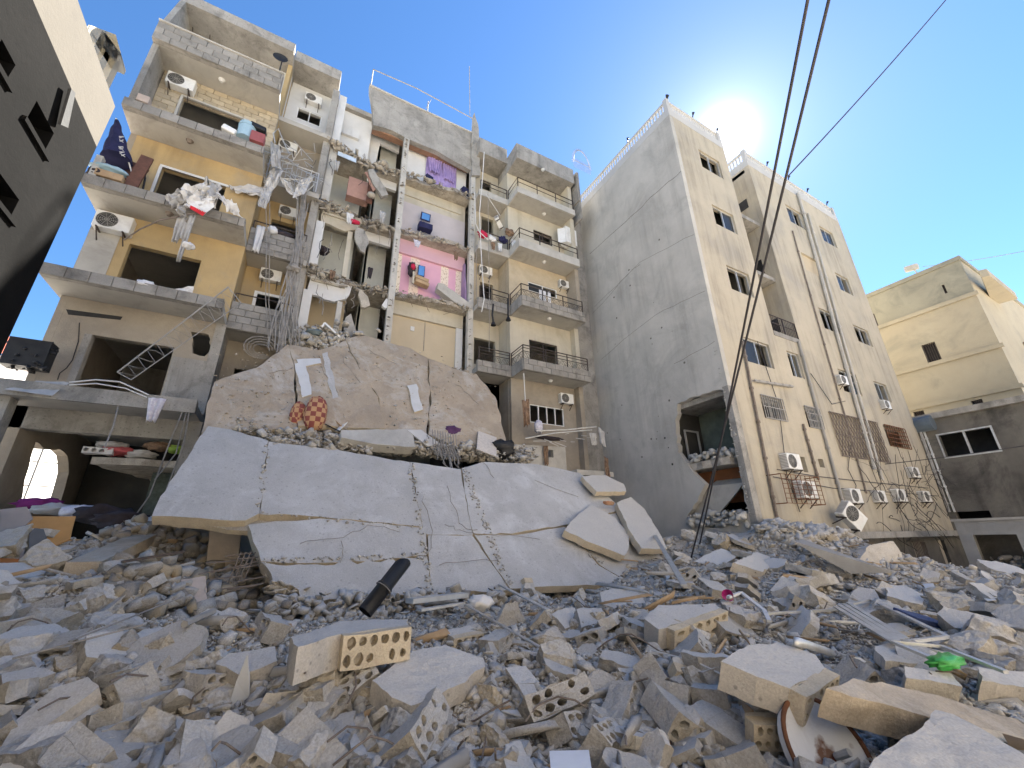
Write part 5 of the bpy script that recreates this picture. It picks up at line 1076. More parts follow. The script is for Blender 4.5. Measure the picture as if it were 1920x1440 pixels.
drape('white_sheet', 'long white sheet hanging over the grey recess parapet', 'cloth', PY(482, 422, 14.35), PY(498, 426, 14.35), 1.1, f_white, 2, .05, 8, 12, .8); bundle('white_bag', 'white cloth bundle beside the long hanging sheet', 'cloth', PY(511, 432, 14.4), .16, .12, .16, f_white, 12); bundle('dark_bundle', 'dark clothes piled behind the grey recess parapet', 'clothes', PY(530, 440, 14.6), .4, .15, .16, f_dark, 13)
# bundle of service cables
for k in range(22):
    x0 = rng.gauss(571, 4); xm = rng.gauss(548, 8); x1 = rng.gauss(512 + k * 1.6, 10); y1 = rng.uniform(640, 690)
    pts = [PY(x0 + rng.gauss(0, 2), 395 + rng.uniform(-60, 10), 14.5), PY(rng.gauss(562, 4), 450, 14.35), PY(xm, 512, 14.25), PY((xm + x1) / 2 + rng.gauss(0, 5), 580, 14.15), PY(x1, y1, 14.0)]
    cv = [pts[0].lerp(pts[1], t / 3) for t in range(3)] + [pts[1].lerp(pts[2], t / 3) for t in range(3)] + [pts[2].lerp(pts[3], t / 4) for t in range(4)] + [pts[3].lerp(pts[4], t / 4) for t in range(5)]
    cv = [p + Vector((rng.gauss(0, .012), rng.gauss(0, .02), 0)) for p in cv]; tag(MB().tube(cv, rng.uniform(.011, .022), 5).build('service_cable', cable_m), 'dusty service cable in the bundle hanging between recess and torn rooms', 'cable', 'cables of the hanging bundle')
bundle('cable_knot', 'knot of tangled wire binding the hanging cable bundle', 'cable knot', PY(551, 503, 14.2), .2, .15, .12, cable_m, 2, .7)
for pts, lab in (([(496, 330), (500, 430), (498, 560), (505, 660)], 'single pale cable hanging in front of the recess balconies, left one'), ([(505, 345), (506, 440), (504, 570), (512, 640)], 'single pale cable hanging in front of the recess balconies, right one')): tag(MB().tube([PY(*p, 14.2) for p in pts], .013, 5).build('loose_cable', cable_m), lab, 'cable')
m = MB(); pc = PY(490, 655, 13.9)
for k in range(4): r_ = .22 + .08 * k; m.tube([pc + Vector((r_ * math.cos(6.283 * q / 14), -.05 * k, r_ * .8 * math.sin(6.283 * q / 14))) for q in range(13)], .012, 4)
tag(m.build('cable_coil', cable_m), 'loose coil of cable at the foot of the hanging bundle', 'cable')
# torn rooms
wr = thing('wardrobe', 'pinkish brown broken wardrobe in the torn room left of the stairs', 'wardrobe'); q = ry((655, 330), (690, 378), 15.2)
bx('carcass', pinkwood, wr, q[0], q[1], 15.2, 15.6, q[2], q[3]); bx('door', wood, wr, q[1] - .1, q[1] + .15, 15.05, 15.1, q[2] - .2, q[3] - .1)
cu = thing('purple_curtains', 'pair of purple curtains on the white wall of the highest torn room', 'curtain'); a, b = PY(800, 283, YR - .1), PY(858, 306, YR - .1)
for i, (u0, u1, L, am, tp) in enumerate(((0, .52, 1.3, .035, .6), (.48, 1, 1.45, .035, .6), (.02, .98, 2.05, .02, 1.0))): drape('curtain_panel', '', '', a.lerp(b, u0) + Vector((0, -.05 + .04 * i - (0.03 if i < 2 else 0), 0)), a.lerp(b, u1) + Vector((0, -.05 + .04 * i - (0.03 if i < 2 else 0), 0)), L, f_purple, 8 if i == 2 else 6, am, i, 40, tp, parent=cu)
for (x, y, lab) in ((803, 338, 'black speaker box left of the purple curtains'), (871, 361, 'black speaker box right of the purple curtains')): box_thing('speaker', lab, 'speaker', PY(x, y, 15.15), .36, .3, .42, f_navy, (0, 0, .3))
ds = thing('desk', 'dark desk on the broken floor of the cream and lilac room', 'desk'); q = PY(797, 427, 15.1); box_thing('top', '', '', q, .62, .35, .3, f_navy, parent=ds)
mi = thing('desk_mirror', 'small mirror reflecting blue sky above the dark desk', 'mirror'); mm = M('mirror_glass', (.55, .6, .65), None, 1, bump=0, rough=.04, metal=1); q = PY(798, 407, 15.2)
box_thing('frame', '', '', q, .46, .04, .4, f_navy, (R(12), 0, 0), mi); box_thing('mirror', '', '', q + Vector((0, -.028, 0)), .36, .012, .3, mm, (R(12), 0, 0), mi, 0)
m2 = thing('wall_mirror', 'narrow mirror showing blue sky on the pink wallpaper', 'mirror'); q = PY(790, 508, YR - .12); box_thing('frame', '', '', q, .3, .03, .52, f_navy, (R(8), 0, 0), m2); box_thing('mirror', '', '', q + Vector((0, -.022, 0)), .25, .012, .46, mm, (R(8), 0, 0), m2, 0)
bundle('hanging_clothes', 'dark coat and red scarf hanging on the pink wallpaper wall', 'clothes', PY(772, 505, 15.2), .17, .12, .36, f_dark, 7); bundle('red_scarf', 'red scarf over the dark coat in the pink room', 'clothes', PY(775, 500, 15.0), .1, .08, .14, f_red, 8)
dr = thing('bedside_drawers', 'pale wooden drawer unit tipped on the pink room floor', 'drawers'); q = PY(790, 525, 15.1)
box_thing('drawer', '', '', q, .6, .3, .16, palewood, (0, .15, 0), dr); box_thing('drawer', '', '', q + Vector((.02, -.02, -.2)), .6, .3, .16, palewood, (0, .15, 0), dr); box_thing('post', '', '', q + Vector((-.36, -.05, -.02)), .08, .08, .6, cream, (0, 0, 0), dr)
def slabby(name, label, cat, pts, y, t, mat, seed=0, tilt=0, amp=.03):
    q = [PY(*p, y) for p in pts]; o = MB().prism([jag([(p.x, p.z) for p in q], .25, amp, seed)], (0, y, 0), (1, 0, 0), (0, 0, 1), (0, 1, 0), t).build(name, mat); return tag(o, label, cat)
slabby('hanging_slab', 'long pale slab strip sliding off the pink room floor', 'slab', [(822, 530), (832, 532), (880, 568), (885, 578), (872, 580), (820, 541)], 14.7, .35, concrete_pale, 1); slabby('hanging_slab', 'grey pointed slab dangling beside the stair hall', 'slab', [(668, 425), (682, 430), (692, 455), (684, 474), (676, 470), (665, 445)], 14.75, .12, concrete, 2)
slabby('hanging_slab', 'reddish masonry piece hanging over the black stair opening', 'slab', [(675, 541), (690, 556), (694, 572), (684, 577), (678, 575), (672, 552)], 14.8, .15, rub_lump, 3); slabby('hanging_slab', 'long grey beam end drooping below the highest torn floor', 'slab', [(690, 318), (700, 316), (722, 352), (728, 365), (716, 368), (700, 345)], 14.6, .2, concrete, 4)
slabby('hanging_slab', 'brown broken door hanging beside the long drooping beam', 'door', [(684, 322), (694, 322), (708, 352), (700, 358)], 14.7, .06, pinkwood, 5); slabby('hanging_slab', 'white plaster piece hanging on a wire by the stair column', 'slab', [(716, 572), (724, 560), (736, 560), (736, 575), (722, 578)], 14.8, .15, whitep, 6); slabby('leaning_slab', 'grey cracked slab leaning upright under the black stair opening', 'slab', [(648, 595), (658, 588), (668, 620), (664, 632), (650, 635), (645, 615)], 14.75, .15, concrete, 7)
bundle('red_cloth', 'crimson cloth caught on a broken floor edge', 'cloth', PY(664, 416, 14.7), .22, .12, .08, f_red, 21); bundle('blue_plastic', 'teal plastic sheet among rubble under the beige room', 'plastic sheet', PY(592, 624, 14.5), .3, .2, .12, fabric('teal_plastic', (.16, .2, .21), (.1, .13, .14)), 22); bundle('grey_sack', 'dark sack in the corner of the greenish torn room', 'sack', PY(607, 470, 15.5), .2, .2, .18, f_dark, 23)
bundle('boulder_lump', 'round dusty lump balanced on the edge by the brown door', 'lump', PY(696, 366, 14.75), .17, .15, .13, rub_lump, 24, .2)
wf_ = thing('window_frame', 'white window frame fallen on the rubble under the beige room', 'window frame'); a, b, c = PY(600, 618, 14.5), PY(609, 606, 14.5), PY(637, 632, 14.4); m = MB(); m.bar(a, b, .1, .06); m.bar(b, c, .1, .06); m.build('frame', white_metal, wf_)
slabby('laminate_board', 'bluish white laminate board lying on the highest broken floor', 'board', [(634, 283), (668, 297), (668, 305), (633, 290)], 14.75, .03, fabric('pale_blue_laminate', (.5, .6, .72)), 1, amp=0)
for k in range(20):
    x = rng.uniform(592, 735); y = rng.choice((300, 395, 440, 500, 540)) + (x - 600) * .28 + rng.uniform(-10, 10); p = PY(x, y, 14.65); n_ = rng.randint(4, 7); q = [p]
    for j in range(n_): q.append(q[-1] + Vector((rng.gauss(0, .06), rng.gauss(-.02, .03), -rng.uniform(.08, .22))))
    tag(MB().tube(q, rng.uniform(.007, .014), 5).build('torn_wire', cable_m if k % 2 else black_cable), 'torn wire dangling from a broken floor edge of the open rooms', 'wire', 'torn wires in the open rooms')
for k, (x, y, w_, L_, mt, lab) in enumerate(((628, 300, 10, .55, f_grey, 'grey rag hanging from the highest broken floor edge'), (650, 398, 14, .5, f_white, 'white rag hanging beside the crimson cloth'), (618, 505, 12, .4, f_brown, 'brown rag hanging under the greenish room'), (712, 395, 12, .6, f_grey, 'grey rag hanging at the stair hall edge'), (775, 448, 14, .35, f_pat, 'lilac rag hanging below the desk'), (690, 500, 10, .5, f_dark, 'dark rag hanging over the stair opening'), (850, 470, 10, .45, f_brown, 'brown rag hanging over the pink room'))):
    drape('torn_rag', lab, 'cloth', PY(x, y, 14.6), PY(x + w_, y + w_ * .35, 14.6), L_, mt, 2, .05, 80 + k, 10, .6)
# E and F balconies: clothes, cupboard, loose cables
for i, (x, y, mt, lab) in enumerate(((905, 440, f_red, 'dark red clothes bunched on the recess balcony'), (922, 448, f_white, 'pale rags on the recess balcony edge'), (943, 450, f_navy, 'blue clothes on the recess balcony edge'), (955, 436, f_brown, 'brown rags at the balcony corner post'))): bundle('clothes', lab, 'clothes', PY(x, y, 14.1), .22, .12, .16, mt, 30 + i, .6)
for i, (x, y) in enumerate(((920, 452), (933, 455), (958, 448))): drape('rag_strip', ('pale rag strip dangling from the recess balcony, leftmost', 'pale rag strip dangling from the recess balcony, middle one', 'pale rag strip dangling at the balcony corner')[i], 'cloth', PY(x, y, 14.1), PY(x + 9, y + 3, 14.05), .45, (f_brown, f_white, f_white)[i], 2, .04, i, 8, .6)
cb = thing('cupboard', 'tall white cupboard standing on the right hand balcony', 'cupboard'); q = PY(1066, 447, 13.9); box_thing('carcass', '', '', q, .75, .45, 1.0, white_metal, (0, 0, .1), cb); box_thing('side_door', '', '', q + Vector((-.45, -.1, -.05)), .04, .5, .9, white_metal, (0, 0, .9), cb)
for k in range(3): drape('torn_blind', ('torn pale blind slats over the balcony window, left', 'torn pale blind slats over the balcony window, middle', 'torn pale blind slats over the balcony window, right')[k], 'blind', PY(1010 + 8 * k, 541 + 2 * k, 13.6), PY(1016 + 8 * k, 543 + 2 * k, 13.6), .75, f_white, 1, .03, k, 6, .9)
for i, (pts, r_) in enumerate((([(908, 285), (905, 330), (899, 400), (902, 470), (905, 520), (908, 560), (903, 585)], .022), ([(890, 360), (892, 420), (899, 435), (915, 450)], .02), ([(915, 360), (916, 450), (918, 560), (917, 660)], .012), ([(892, 360), (893, 480), (893, 560)], .014), ([(910, 362), (938, 405)], .014))): tag(MB().tube([PY(*p, 14.0) for p in pts], r_, 5).build('loose_cable', whitep if i in (0, 1, 4) else cable_m), ('thick white cable hanging down beside the pink room', 'white cable looping into the recess balcony', 'thin grey cable hanging through the recess', 'grey conduit standing beside the torn column', 'white cord holding the tilted air conditioner')[i], 'cable')
for i, pts in enumerate(([(952, 590), (952, 560), (953, 595)], [(925, 570), (923, 590), (925, 604)])):
    q = [PY(*p, 13.6) for p in pts]; m = MB(); m.tube(q, .04, 6); m.tube([q[-1], q[-1] + Vector((0, 0, -.15))], .06, 8, .12); tag(m.build('street_lamp_head', black), ('black lamp hanging at the balcony corner', 'dark rag rope hanging with a lamp from the recess balcony')[i], 'lamp')
# lower right: rags, rail, pole
drape('patterned_rag', 'brown patterned curtain hanging on a pole left of the white window', 'curtain', PY(978, 750, 13.4), PY(992, 748, 13.4), 1.1, f_brown, 2, .06, 5, 12, .8); tag(MB().tube([PY(982, 700, 13.35), PY(985, 752, 13.4)], .02, 6).build('pole', whitep), 'thin white pole holding the brown patterned curtain', 'pole'); drape('brown_rag', 'brown rag hanging on the lower wall beside the tiny window', 'cloth', PY(1018, 836, 13.5), PY(1027, 836, 13.5), .75, f_brown, 1, .04, 6, 8, .8)
m = MB(); m.tube([PY(1005, 808, 13.2), PY(1060, 806, 13.1), PY(1118, 800, 12.9)], .03, 6); m.tube([PY(985, 822, 13.2), PY(1040, 812, 13.1), PY(1110, 806, 12.9)], .025, 6)
for k in range(12): p = PY(1000 + 10 * k, 822 + rng.uniform(-8, 8), 13.1); m.tube([p, p + Vector((rng.uniform(.1, .5), rng.uniform(-.1, .1), rng.uniform(-.15, .15)))], .012, 4)
tag(m.build('fallen_railing', alu), 'bent balcony railing lying below the white lower window', 'railing'); bundle('purple_clothes', 'lilac clothes in the lower right window', 'clothes', PY(1010, 800, 13.6), .2, .12, .28, f_pat, 15); bundle('dark_rags', 'dark rags along the lower right ledge', 'clothes', PY(1030, 822, 13.4), .6, .15, .08, f_dark, 16)
for i, (a, b, L) in enumerate((((1105, 812), (1118, 812), .5), ((1122, 800), (1135, 812), .7), ((1132, 855), (1140, 860), .9))): drape('torn_rag', ('beige rag hanging from the broken niche corner', 'beige torn rag against the grey tower wall', 'long rag strip hanging beside the broken niche')[i], 'cloth', PY(*a, 12.9), PY(*b, 12.9), L, f_brown if i == 2 else f_grey, 2, .05, 50 + i, 8, .7)
# things on the debris ledge between the slabs
ck = fabric('checked_upholstery', (.50, .30, .16), (.46, .27, .14)); t = ck.node_tree; N = t.nodes; L = t.links; b = N[ck['bsdf']]; old = b.inputs['Base Color'].links[0].from_socket
g = N.new('ShaderNodeTexCoord'); ch = N.new('ShaderNodeTexChecker'); ch.inputs['Scale'].default_value = 7.5; L.new(g.outputs['Object'], ch.inputs['Vector']); ch.inputs[2].default_value = (.24, .07, .06, 1); L.new(old, ch.inputs[1]); L.new(ch.outputs[0], b.inputs['Base Color'])
q = PP(588, 800, LO, LN) + Vector((0, .05, .38)); o = bundle('checked_cushion', 'red and tan checked mattress roll standing on the slab ledge', 'mattress', (0, 0, 0), .30, .25, .52, ck, 3, .12, fr=1.4); o.location = q; o = bundle('checked_cushion', 'smaller red and tan checked cushion behind the standing roll', 'cushion', (0, 0, 0), .2, .16, .36, ck, 5, .15, fr=1.4); o.location = q + Vector((-.42, .15, -.02))
def ledge(x, y, d=.25, up=.0): return PP(x, y, LO, LN) + Vector((0, d * .25, up + .02))
def lplate(name, label, cat, pts, mat, t=.04, d=.2, seed=0, amp=.0):
    n_ = Vector((.1, -.8, .55)).normalized(); o = ledge(*max(pts, key=lambda p: p[1]), d, .03); q = [PP(*p, o, n_) for p in pts]; U_ = Vector((1, 0, 0)); V_ = n_.cross(U_).normalized(); U_ = V_.cross(n_)
    lp = [((p - o).dot(U_), (p - o).dot(V_)) for p in q]; return tag(MB().prism([jag(lp, .3, amp, seed) if amp else lp], o, U_, V_, -n_, t).build(name, mat), label, cat)
lplate('laminate_board', 'pale grey laminate panel lying aslant on the debris ledge', 'panel', [(763, 806), (790, 806), (828, 834), (802, 836)], M('pale_laminate', (.62, .60, .56), (.56, .54, .51), 2, bump=.05, rough=.6)); lplate('marble_panel', 'speckled white marble panel standing at the right of the debris ledge', 'panel', [(897, 808), (931, 820), (931, 856), (894, 842)], M('speckled_marble', (.66, .60, .53), (.52, .47, .42), 14, bump=.05, rough=.5), d=.1); lplate('plywood_box', 'open plywood cabinet with brown inside on the debris ledge', 'cabinet', [(862, 803), (896, 806), (894, 826), (870, 826)], palewood, d=.5)
lplate('brown_board', 'torn brown board above the rebar tangle', 'board', [(800, 797), (832, 786), (836, 796), (812, 806)], wood, d=.4); lplate('pale_board', 'small sandy board beside the pale laminate panel', 'board', [(752, 801), (783, 793), (786, 804), (762, 806)], palewood, d=.4); lplate('concrete_block', 'long pale concrete beam stub on the debris ledge', 'concrete beam', [(640, 806), (770, 804), (778, 838), (700, 832), (640, 820)], concrete_pale, .3, .12, 3, .03)
bundle('purple_fabric', 'dark purple fabric behind the rebar tangle', 'cloth', ledge(848, 812, .4), .36, .2, .24, fabric('dark_purple', (.11, .05, .12), (.07, .03, .08)), 41); bundle('wicker_wreck', 'black broken wicker furniture at the right end of the ledge', 'furniture', ledge(945, 842, .4), .4, .3, .3, black, 42, .6); box_thing('grey_plastic', 'grey plastic bottle on the debris ledge', 'bottle', ledge(877, 836, .1), .18, .16, .4, f_grey, (.3, .7, 0), bevel=.05)
m = MB()
for k in range(26):
    a = ledge(rng.uniform(816, 862), rng.uniform(806, 860), .1, .05); m.tube([a, a + Vector((rng.gauss(0, .06), -.12, -.25)), a + Vector((rng.gauss(0, .1), -.3, -.5))], .013, 5)
for k in range(10): a = ledge(812 + k * 5, 838 + k, .0, .05); m.tube([a + Vector((0, .15, .5)), a, a + Vector((.05, -.2, -.35))], .014, 5)
tag(m.build('rebar_tangle', cable_m), 'tangle of bent reinforcing bars on the slab edge under the purple fabric', 'rebar')
for i, (a, b) in enumerate((((632, 812), (658, 790)), ((622, 785), (640, 806)), ((610, 800), (640, 818)))): tag(MB().bar(ledge(*a, .1, .05), ledge(*b, .2, .1), .1, .03).build('broken_board', (white_metal, palewood, black)[i]), ('bent white metal strip on the debris ledge', 'brown timber beside the checked roll', 'black strip below the checked roll')[i], 'strip')
# roofs: aerials, rails, razor wire, dishes
m = MB(); m.tube([PY(881, 215, 14.9), PY(880, 125, 14.9)], .02, 5); tag(m.build('aerial_mast', cable_m), 'thin aerial mast on the roof above the torn rooms', 'mast')
m = MB(); m.tube([PY(700, 130, 14.95), PY(780, 165, 14.95), PY(886, 222, 14.95)], .025, 5)
for p in ((700, 130), (803, 190), (886, 222)): q = PY(*p, 14.95); m.tube([q, Vector((q.x, q.y, 22.05))], .025, 5)
m.tube([PY(799, 203, 14.95), PY(808, 187, 14.95)], .015, 4); tag(m.build('roof_rail', cable_m), 'sagging rail on posts along the roof above the torn rooms', 'rail')
m = MB(); cx, cz = PY(1090, 300, 14.6).x, PY(1090, 300, 14.6).z
pts = [Vector((cx + .62 * math.cos(a), 14.6, cz - .5 + 1.25 * math.sin(a))) for a in np.linspace(0, math.pi, 40)]; m.tube(pts, .02, 5)
for p in pts: d = (p - Vector((cx, 14.6, cz - .5))).normalized(); m.bar(p, p + d * .16, .012)
for k in range(14): x = cx - .62 + 1.24 * k / 13; m.bar((x, 14.6, cz - .9), (x, 14.6, cz - .1), .014)
m.bar((cx - .7, 14.6, cz - .3), (cx + .7, 14.6, cz - .3), .02); tag(m.build('spiked_arch', cable_m), 'spiked iron arch fence on the roof beside the tower', 'fence')
for i, (x, y, dy, r_) in enumerate(((528, 118, 13.4, .22), (786, 430, 15, .01))):
    if i: continue
    q = PY(x, y, dy); m = MB(); m.tube([q + Vector((0, 0, -.5)), q + Vector((0, 0, .35))], .025, 6); rr = []
    for k in range(4): rr.append(k / 3 * .26)
    V_ = []; 
    for r2 in rr:
        for a in range(12): V_.append(q + Vector((-.05 + r2 * math.cos(a * .5236), -.12 - .6 * r2 * r2, r2 * math.sin(a * .5236) * .8 + .05)))
    m.add(V_, [(k * 12 + a, k * 12 + (a + 1) % 12, (k + 1) * 12 + (a + 1) % 12, (k + 1) * 12 + a) for k in range(3) for a in range(12)]); tag(m.build('satellite_dish', black), 'small dark satellite dish at the end of the top left balcony', 'satellite dish')
for x, y, d in ((356, 263, 13.7), (417, 147, 13.7), (410, 146, 13.8)): pass
for i, (x, y, z, lab) in enumerate(((356, 264, SO[3], 'round ceiling lamp under the sixth floor left balcony'), (416, 150, SO[4], 'round ceiling lamp under the top left balcony'), (318, 400, SO[2], 'round ceiling lamp under the fifth floor left balcony'), (1018, 318, 19.75, 'ceiling lamp under the top right balcony roof'), (1020, 401, SO[4], 'ceiling lamp under the highest right balcony'), (1020, 491, SO[3], 'ceiling lamp under the cupboard balcony'), (1030, 597, SO[2], 'ceiling lamp over the cream right balcony'), (1032, 713, SO[1], 'ceiling lamp under the lowest right balcony'))):
    p = PZ(x, y, z); m = MB(); m.tube([p, p - Vector((0, 0, .05)), p - Vector((0, 0, .1))], .11, 12, .05); tag(m.build('ceiling_lamp', rebar_m if i in (0, 2) else whitep), lab, 'ceiling lamp')
# overhead wires
for i, (a, b, r_) in enumerate((((1513, -30), (1312, 1020), .018), ((1553, -30), (1296, 1045), .018))):
    v = ray(*a); p0 = CAM + v * 4.6; p1 = PY(*b, 7.4); tag(MB().tube(sag(p0 + (p0 - p1) * .6, p1, .12, 26), r_, 7).build('power_cable', black_cable), ('thick black cable running up from the rubble, left of the pair', 'thick black cable running up from the rubble, right of the pair')[i], 'cable')
tag(MB().tube(sag(CAM + ray(1478, 330) * 7.0, CAM + ray(1790, -20) * 9, .05, 12), .012, 5).build('thin_wire', black_cable), 'thin wire crossing the sky from the thick cables', 'wire')
tag(MB().tube(sag(PX(1500, 884, 20), PX(1920, 836, 27), .1, 12), .016, 5).build('thin_wire', black_cable), 'thin wire strung across the tower foot to the burnt annex', 'wire'); tag(MB().tube(sag(PX(1730, 500, 40), PX(1925, 470, 40), .1, 8), .02, 4).build('thin_wire', cable_m), 'faint wire over the ochre house roof', 'wire')
# tangle of twigs and wires along the tower foot
m = MB()
for k in range(70):
    p = PY(rng.uniform(1640, 1770), rng.uniform(880, 985), TY - .25); q = [p]
    dv = Vector((rng.gauss(0, .1), 0, rng.gauss(0, .1)))
    for j in range(10): dv += Vector((rng.gauss(0, .05), rng.gauss(0, .02), rng.gauss(0, .05))); q.append(q[-1] + dv * .9)
    m.tube(q, rng.uniform(.005, .013), 4)
tag(m.build('wire_tangle', black_cable), 'black tangle of torn wires and twigs at the tower foot', 'wires', kind='stuff')
# ---------------------------------------------------------------- large pieces of the rubble one can pick out
def frame_of(n):
    n = Vector(n).normalized(); u = Vector((1, 0, 0)); u = (u - n * u.dot(n)).normalized(); return u, n.cross(u), n
def plate(name, label, cat, pts, n, t, lift=.12, mat=None, seed=0, amp=.02, anchor=None, voids=None, dist=None, step=.14):
    """slab piece whose upper face has the given outline; stands where its middle meets the heap"""
    u, v, n = frame_of(n); cx = sum(p[0] for p in pts) / len(pts); cy = sum(p[1] for p in pts) / len(pts)
    o = (CAM + ray(*(anchor or (cx, cy))) * dist) if dist else on_heap(*(anchor or (cx, cy)), lift)
    q = [PP(*p, o, n) for p in pts]; lp = [((p - o).dot(u), (p - o).dot(v)) for p in q]
    if voids:
        th = thing(name, label, cat); m = MB().prism([jag(lp, step, amp, seed)], o, u, v, -n, t); roughen(m.build('slab', mat or rub_slab, th).data, 4, .009, 5, seed)
        for (i, nx, nz) in voids:
            a, b = q[i], q[(i + 1) % len(q)]; e = (b - a); w = e.length; eu = e.normalized(); out = eu.cross(n)
            c_ = sum(q, Vector()) / len(q)
            if out.dot(a - c_) < 0: out = -out
            r = random.Random(seed + i); loops = [jag([(0, -t), (w, -t), (w, 0), (0, 0)], .15, .012, seed)]
            rx, rz = w / nx * .37, t / nz * .36
            for ix in range(nx):
                for iz in range(nz):
                    x_ = w * (ix + .5 + (.22 if iz % 2 else -.02) * (nz > 1)) / (nx + .2); z_ = -t * (iz + .5) / nz
                    if r.random() < .1: continue
                    sx_, sz_ = r.uniform(.75, 1.08), r.uniform(.75, 1.08)
                    loops.append([(x_ + rx * sx_ * math.cos(6.283 * k / 10) * r.uniform(.85, 1.12), z_ + rz * sz_ * math.sin(6.283 * k / 10) * r.uniform(.85, 1.12)) for k in range(10)])
            MB().prism(loops, a + out * .1, eu, n, -out, .1).build('voided_edge', broken_pale, th); MB().prism([[(.02, -t + .01), (w - .02, -t + .01), (w - .02, -.01), (.02, -.01)]], a + out * .012, eu, n, -out, .008).build('void_back', rub_dark, th)
        return th
    ob = MB().prism([jag(lp, step, amp, seed)], o, u, v, -n, t).build(name, mat or rub_slab)
    if t > .05: roughen(ob.data, 5, .010, 5, seed)
    return tag(ob, label, cat)
grey_slab = M('dusty_slab', (.52, .475, .41), (.44, .40, .345), 2, spot=((.26, .24, .215), .8, 12), dust=((.60, .575, .53), .6), bump=.5, bsc=24, grain=.15)
beam_m = M('stained_beam', (.50, .42, .32), (.36, .30, .225), 2.5, stain=((.62, .55, .45), .6, 2), bump=.5, grain=.15)
plate('big_slab', 'large thick slab block lying flat in the middle foreground', 'slab', [(698, 1275), (770, 1222), (835, 1208), (905, 1232), (910, 1250), (845, 1292), (770, 1322), (735, 1308)], (.05, -.32, 1), .17, .34, grey_slab, 3)
plate('voided_slab', 'tilted slab showing two rows of round voids left of centre', 'slab', [(545, 1195), (640, 1165), (765, 1160), (765, 1172), (640, 1188), (560, 1212)], (.0, -.02, 1), .26, .36, grey_slab, 4, voids=[(3, 6, 2)], anchor=(650, 1205))
plate('comb_edged_slab', 'thick pale slab with comb like voids along its right edge', 'slab', [(1352, 1240), (1400, 1212), (1460, 1204), (1530, 1228), (1546, 1252), (1480, 1290), (1420, 1270)], (.08, -.34, 1), .19, .38, grey_slab, 5, voids=[(4, 6, 2)])
plate('voided_slab', 'slab with pale honeycomb edge in front of the tower rubble', 'slab', [(1208, 1160), (1235, 1134), (1340, 1132), (1350, 1140), (1250, 1176), (1235, 1180)], (-.05, -.25, 1), .22, .42, grey_slab, 6, voids=[(3, 6, 2)])
plate('corner_slab', 'big smooth slab filling the bottom right corner', 'slab', [(1600, 1460), (1690, 1385), (1755, 1330), (1790, 1340), (1850, 1372), (1935, 1425), (1990, 1500), (1700, 1520)], (.0, -.30, 1), .2, .38, grey_slab, 7, .015, anchor=(1760, 1420))
plate('voided_beam', 'long beam with row of round hollows behind the corner slab', 'beam', [(1550, 1290), (1600, 1270), (1760, 1305), (1920, 1350), (1930, 1385), (1740, 1345)], (.1, -.5, 1), .2, .22, beam_m, 8, voids=[(4, 8, 1)])
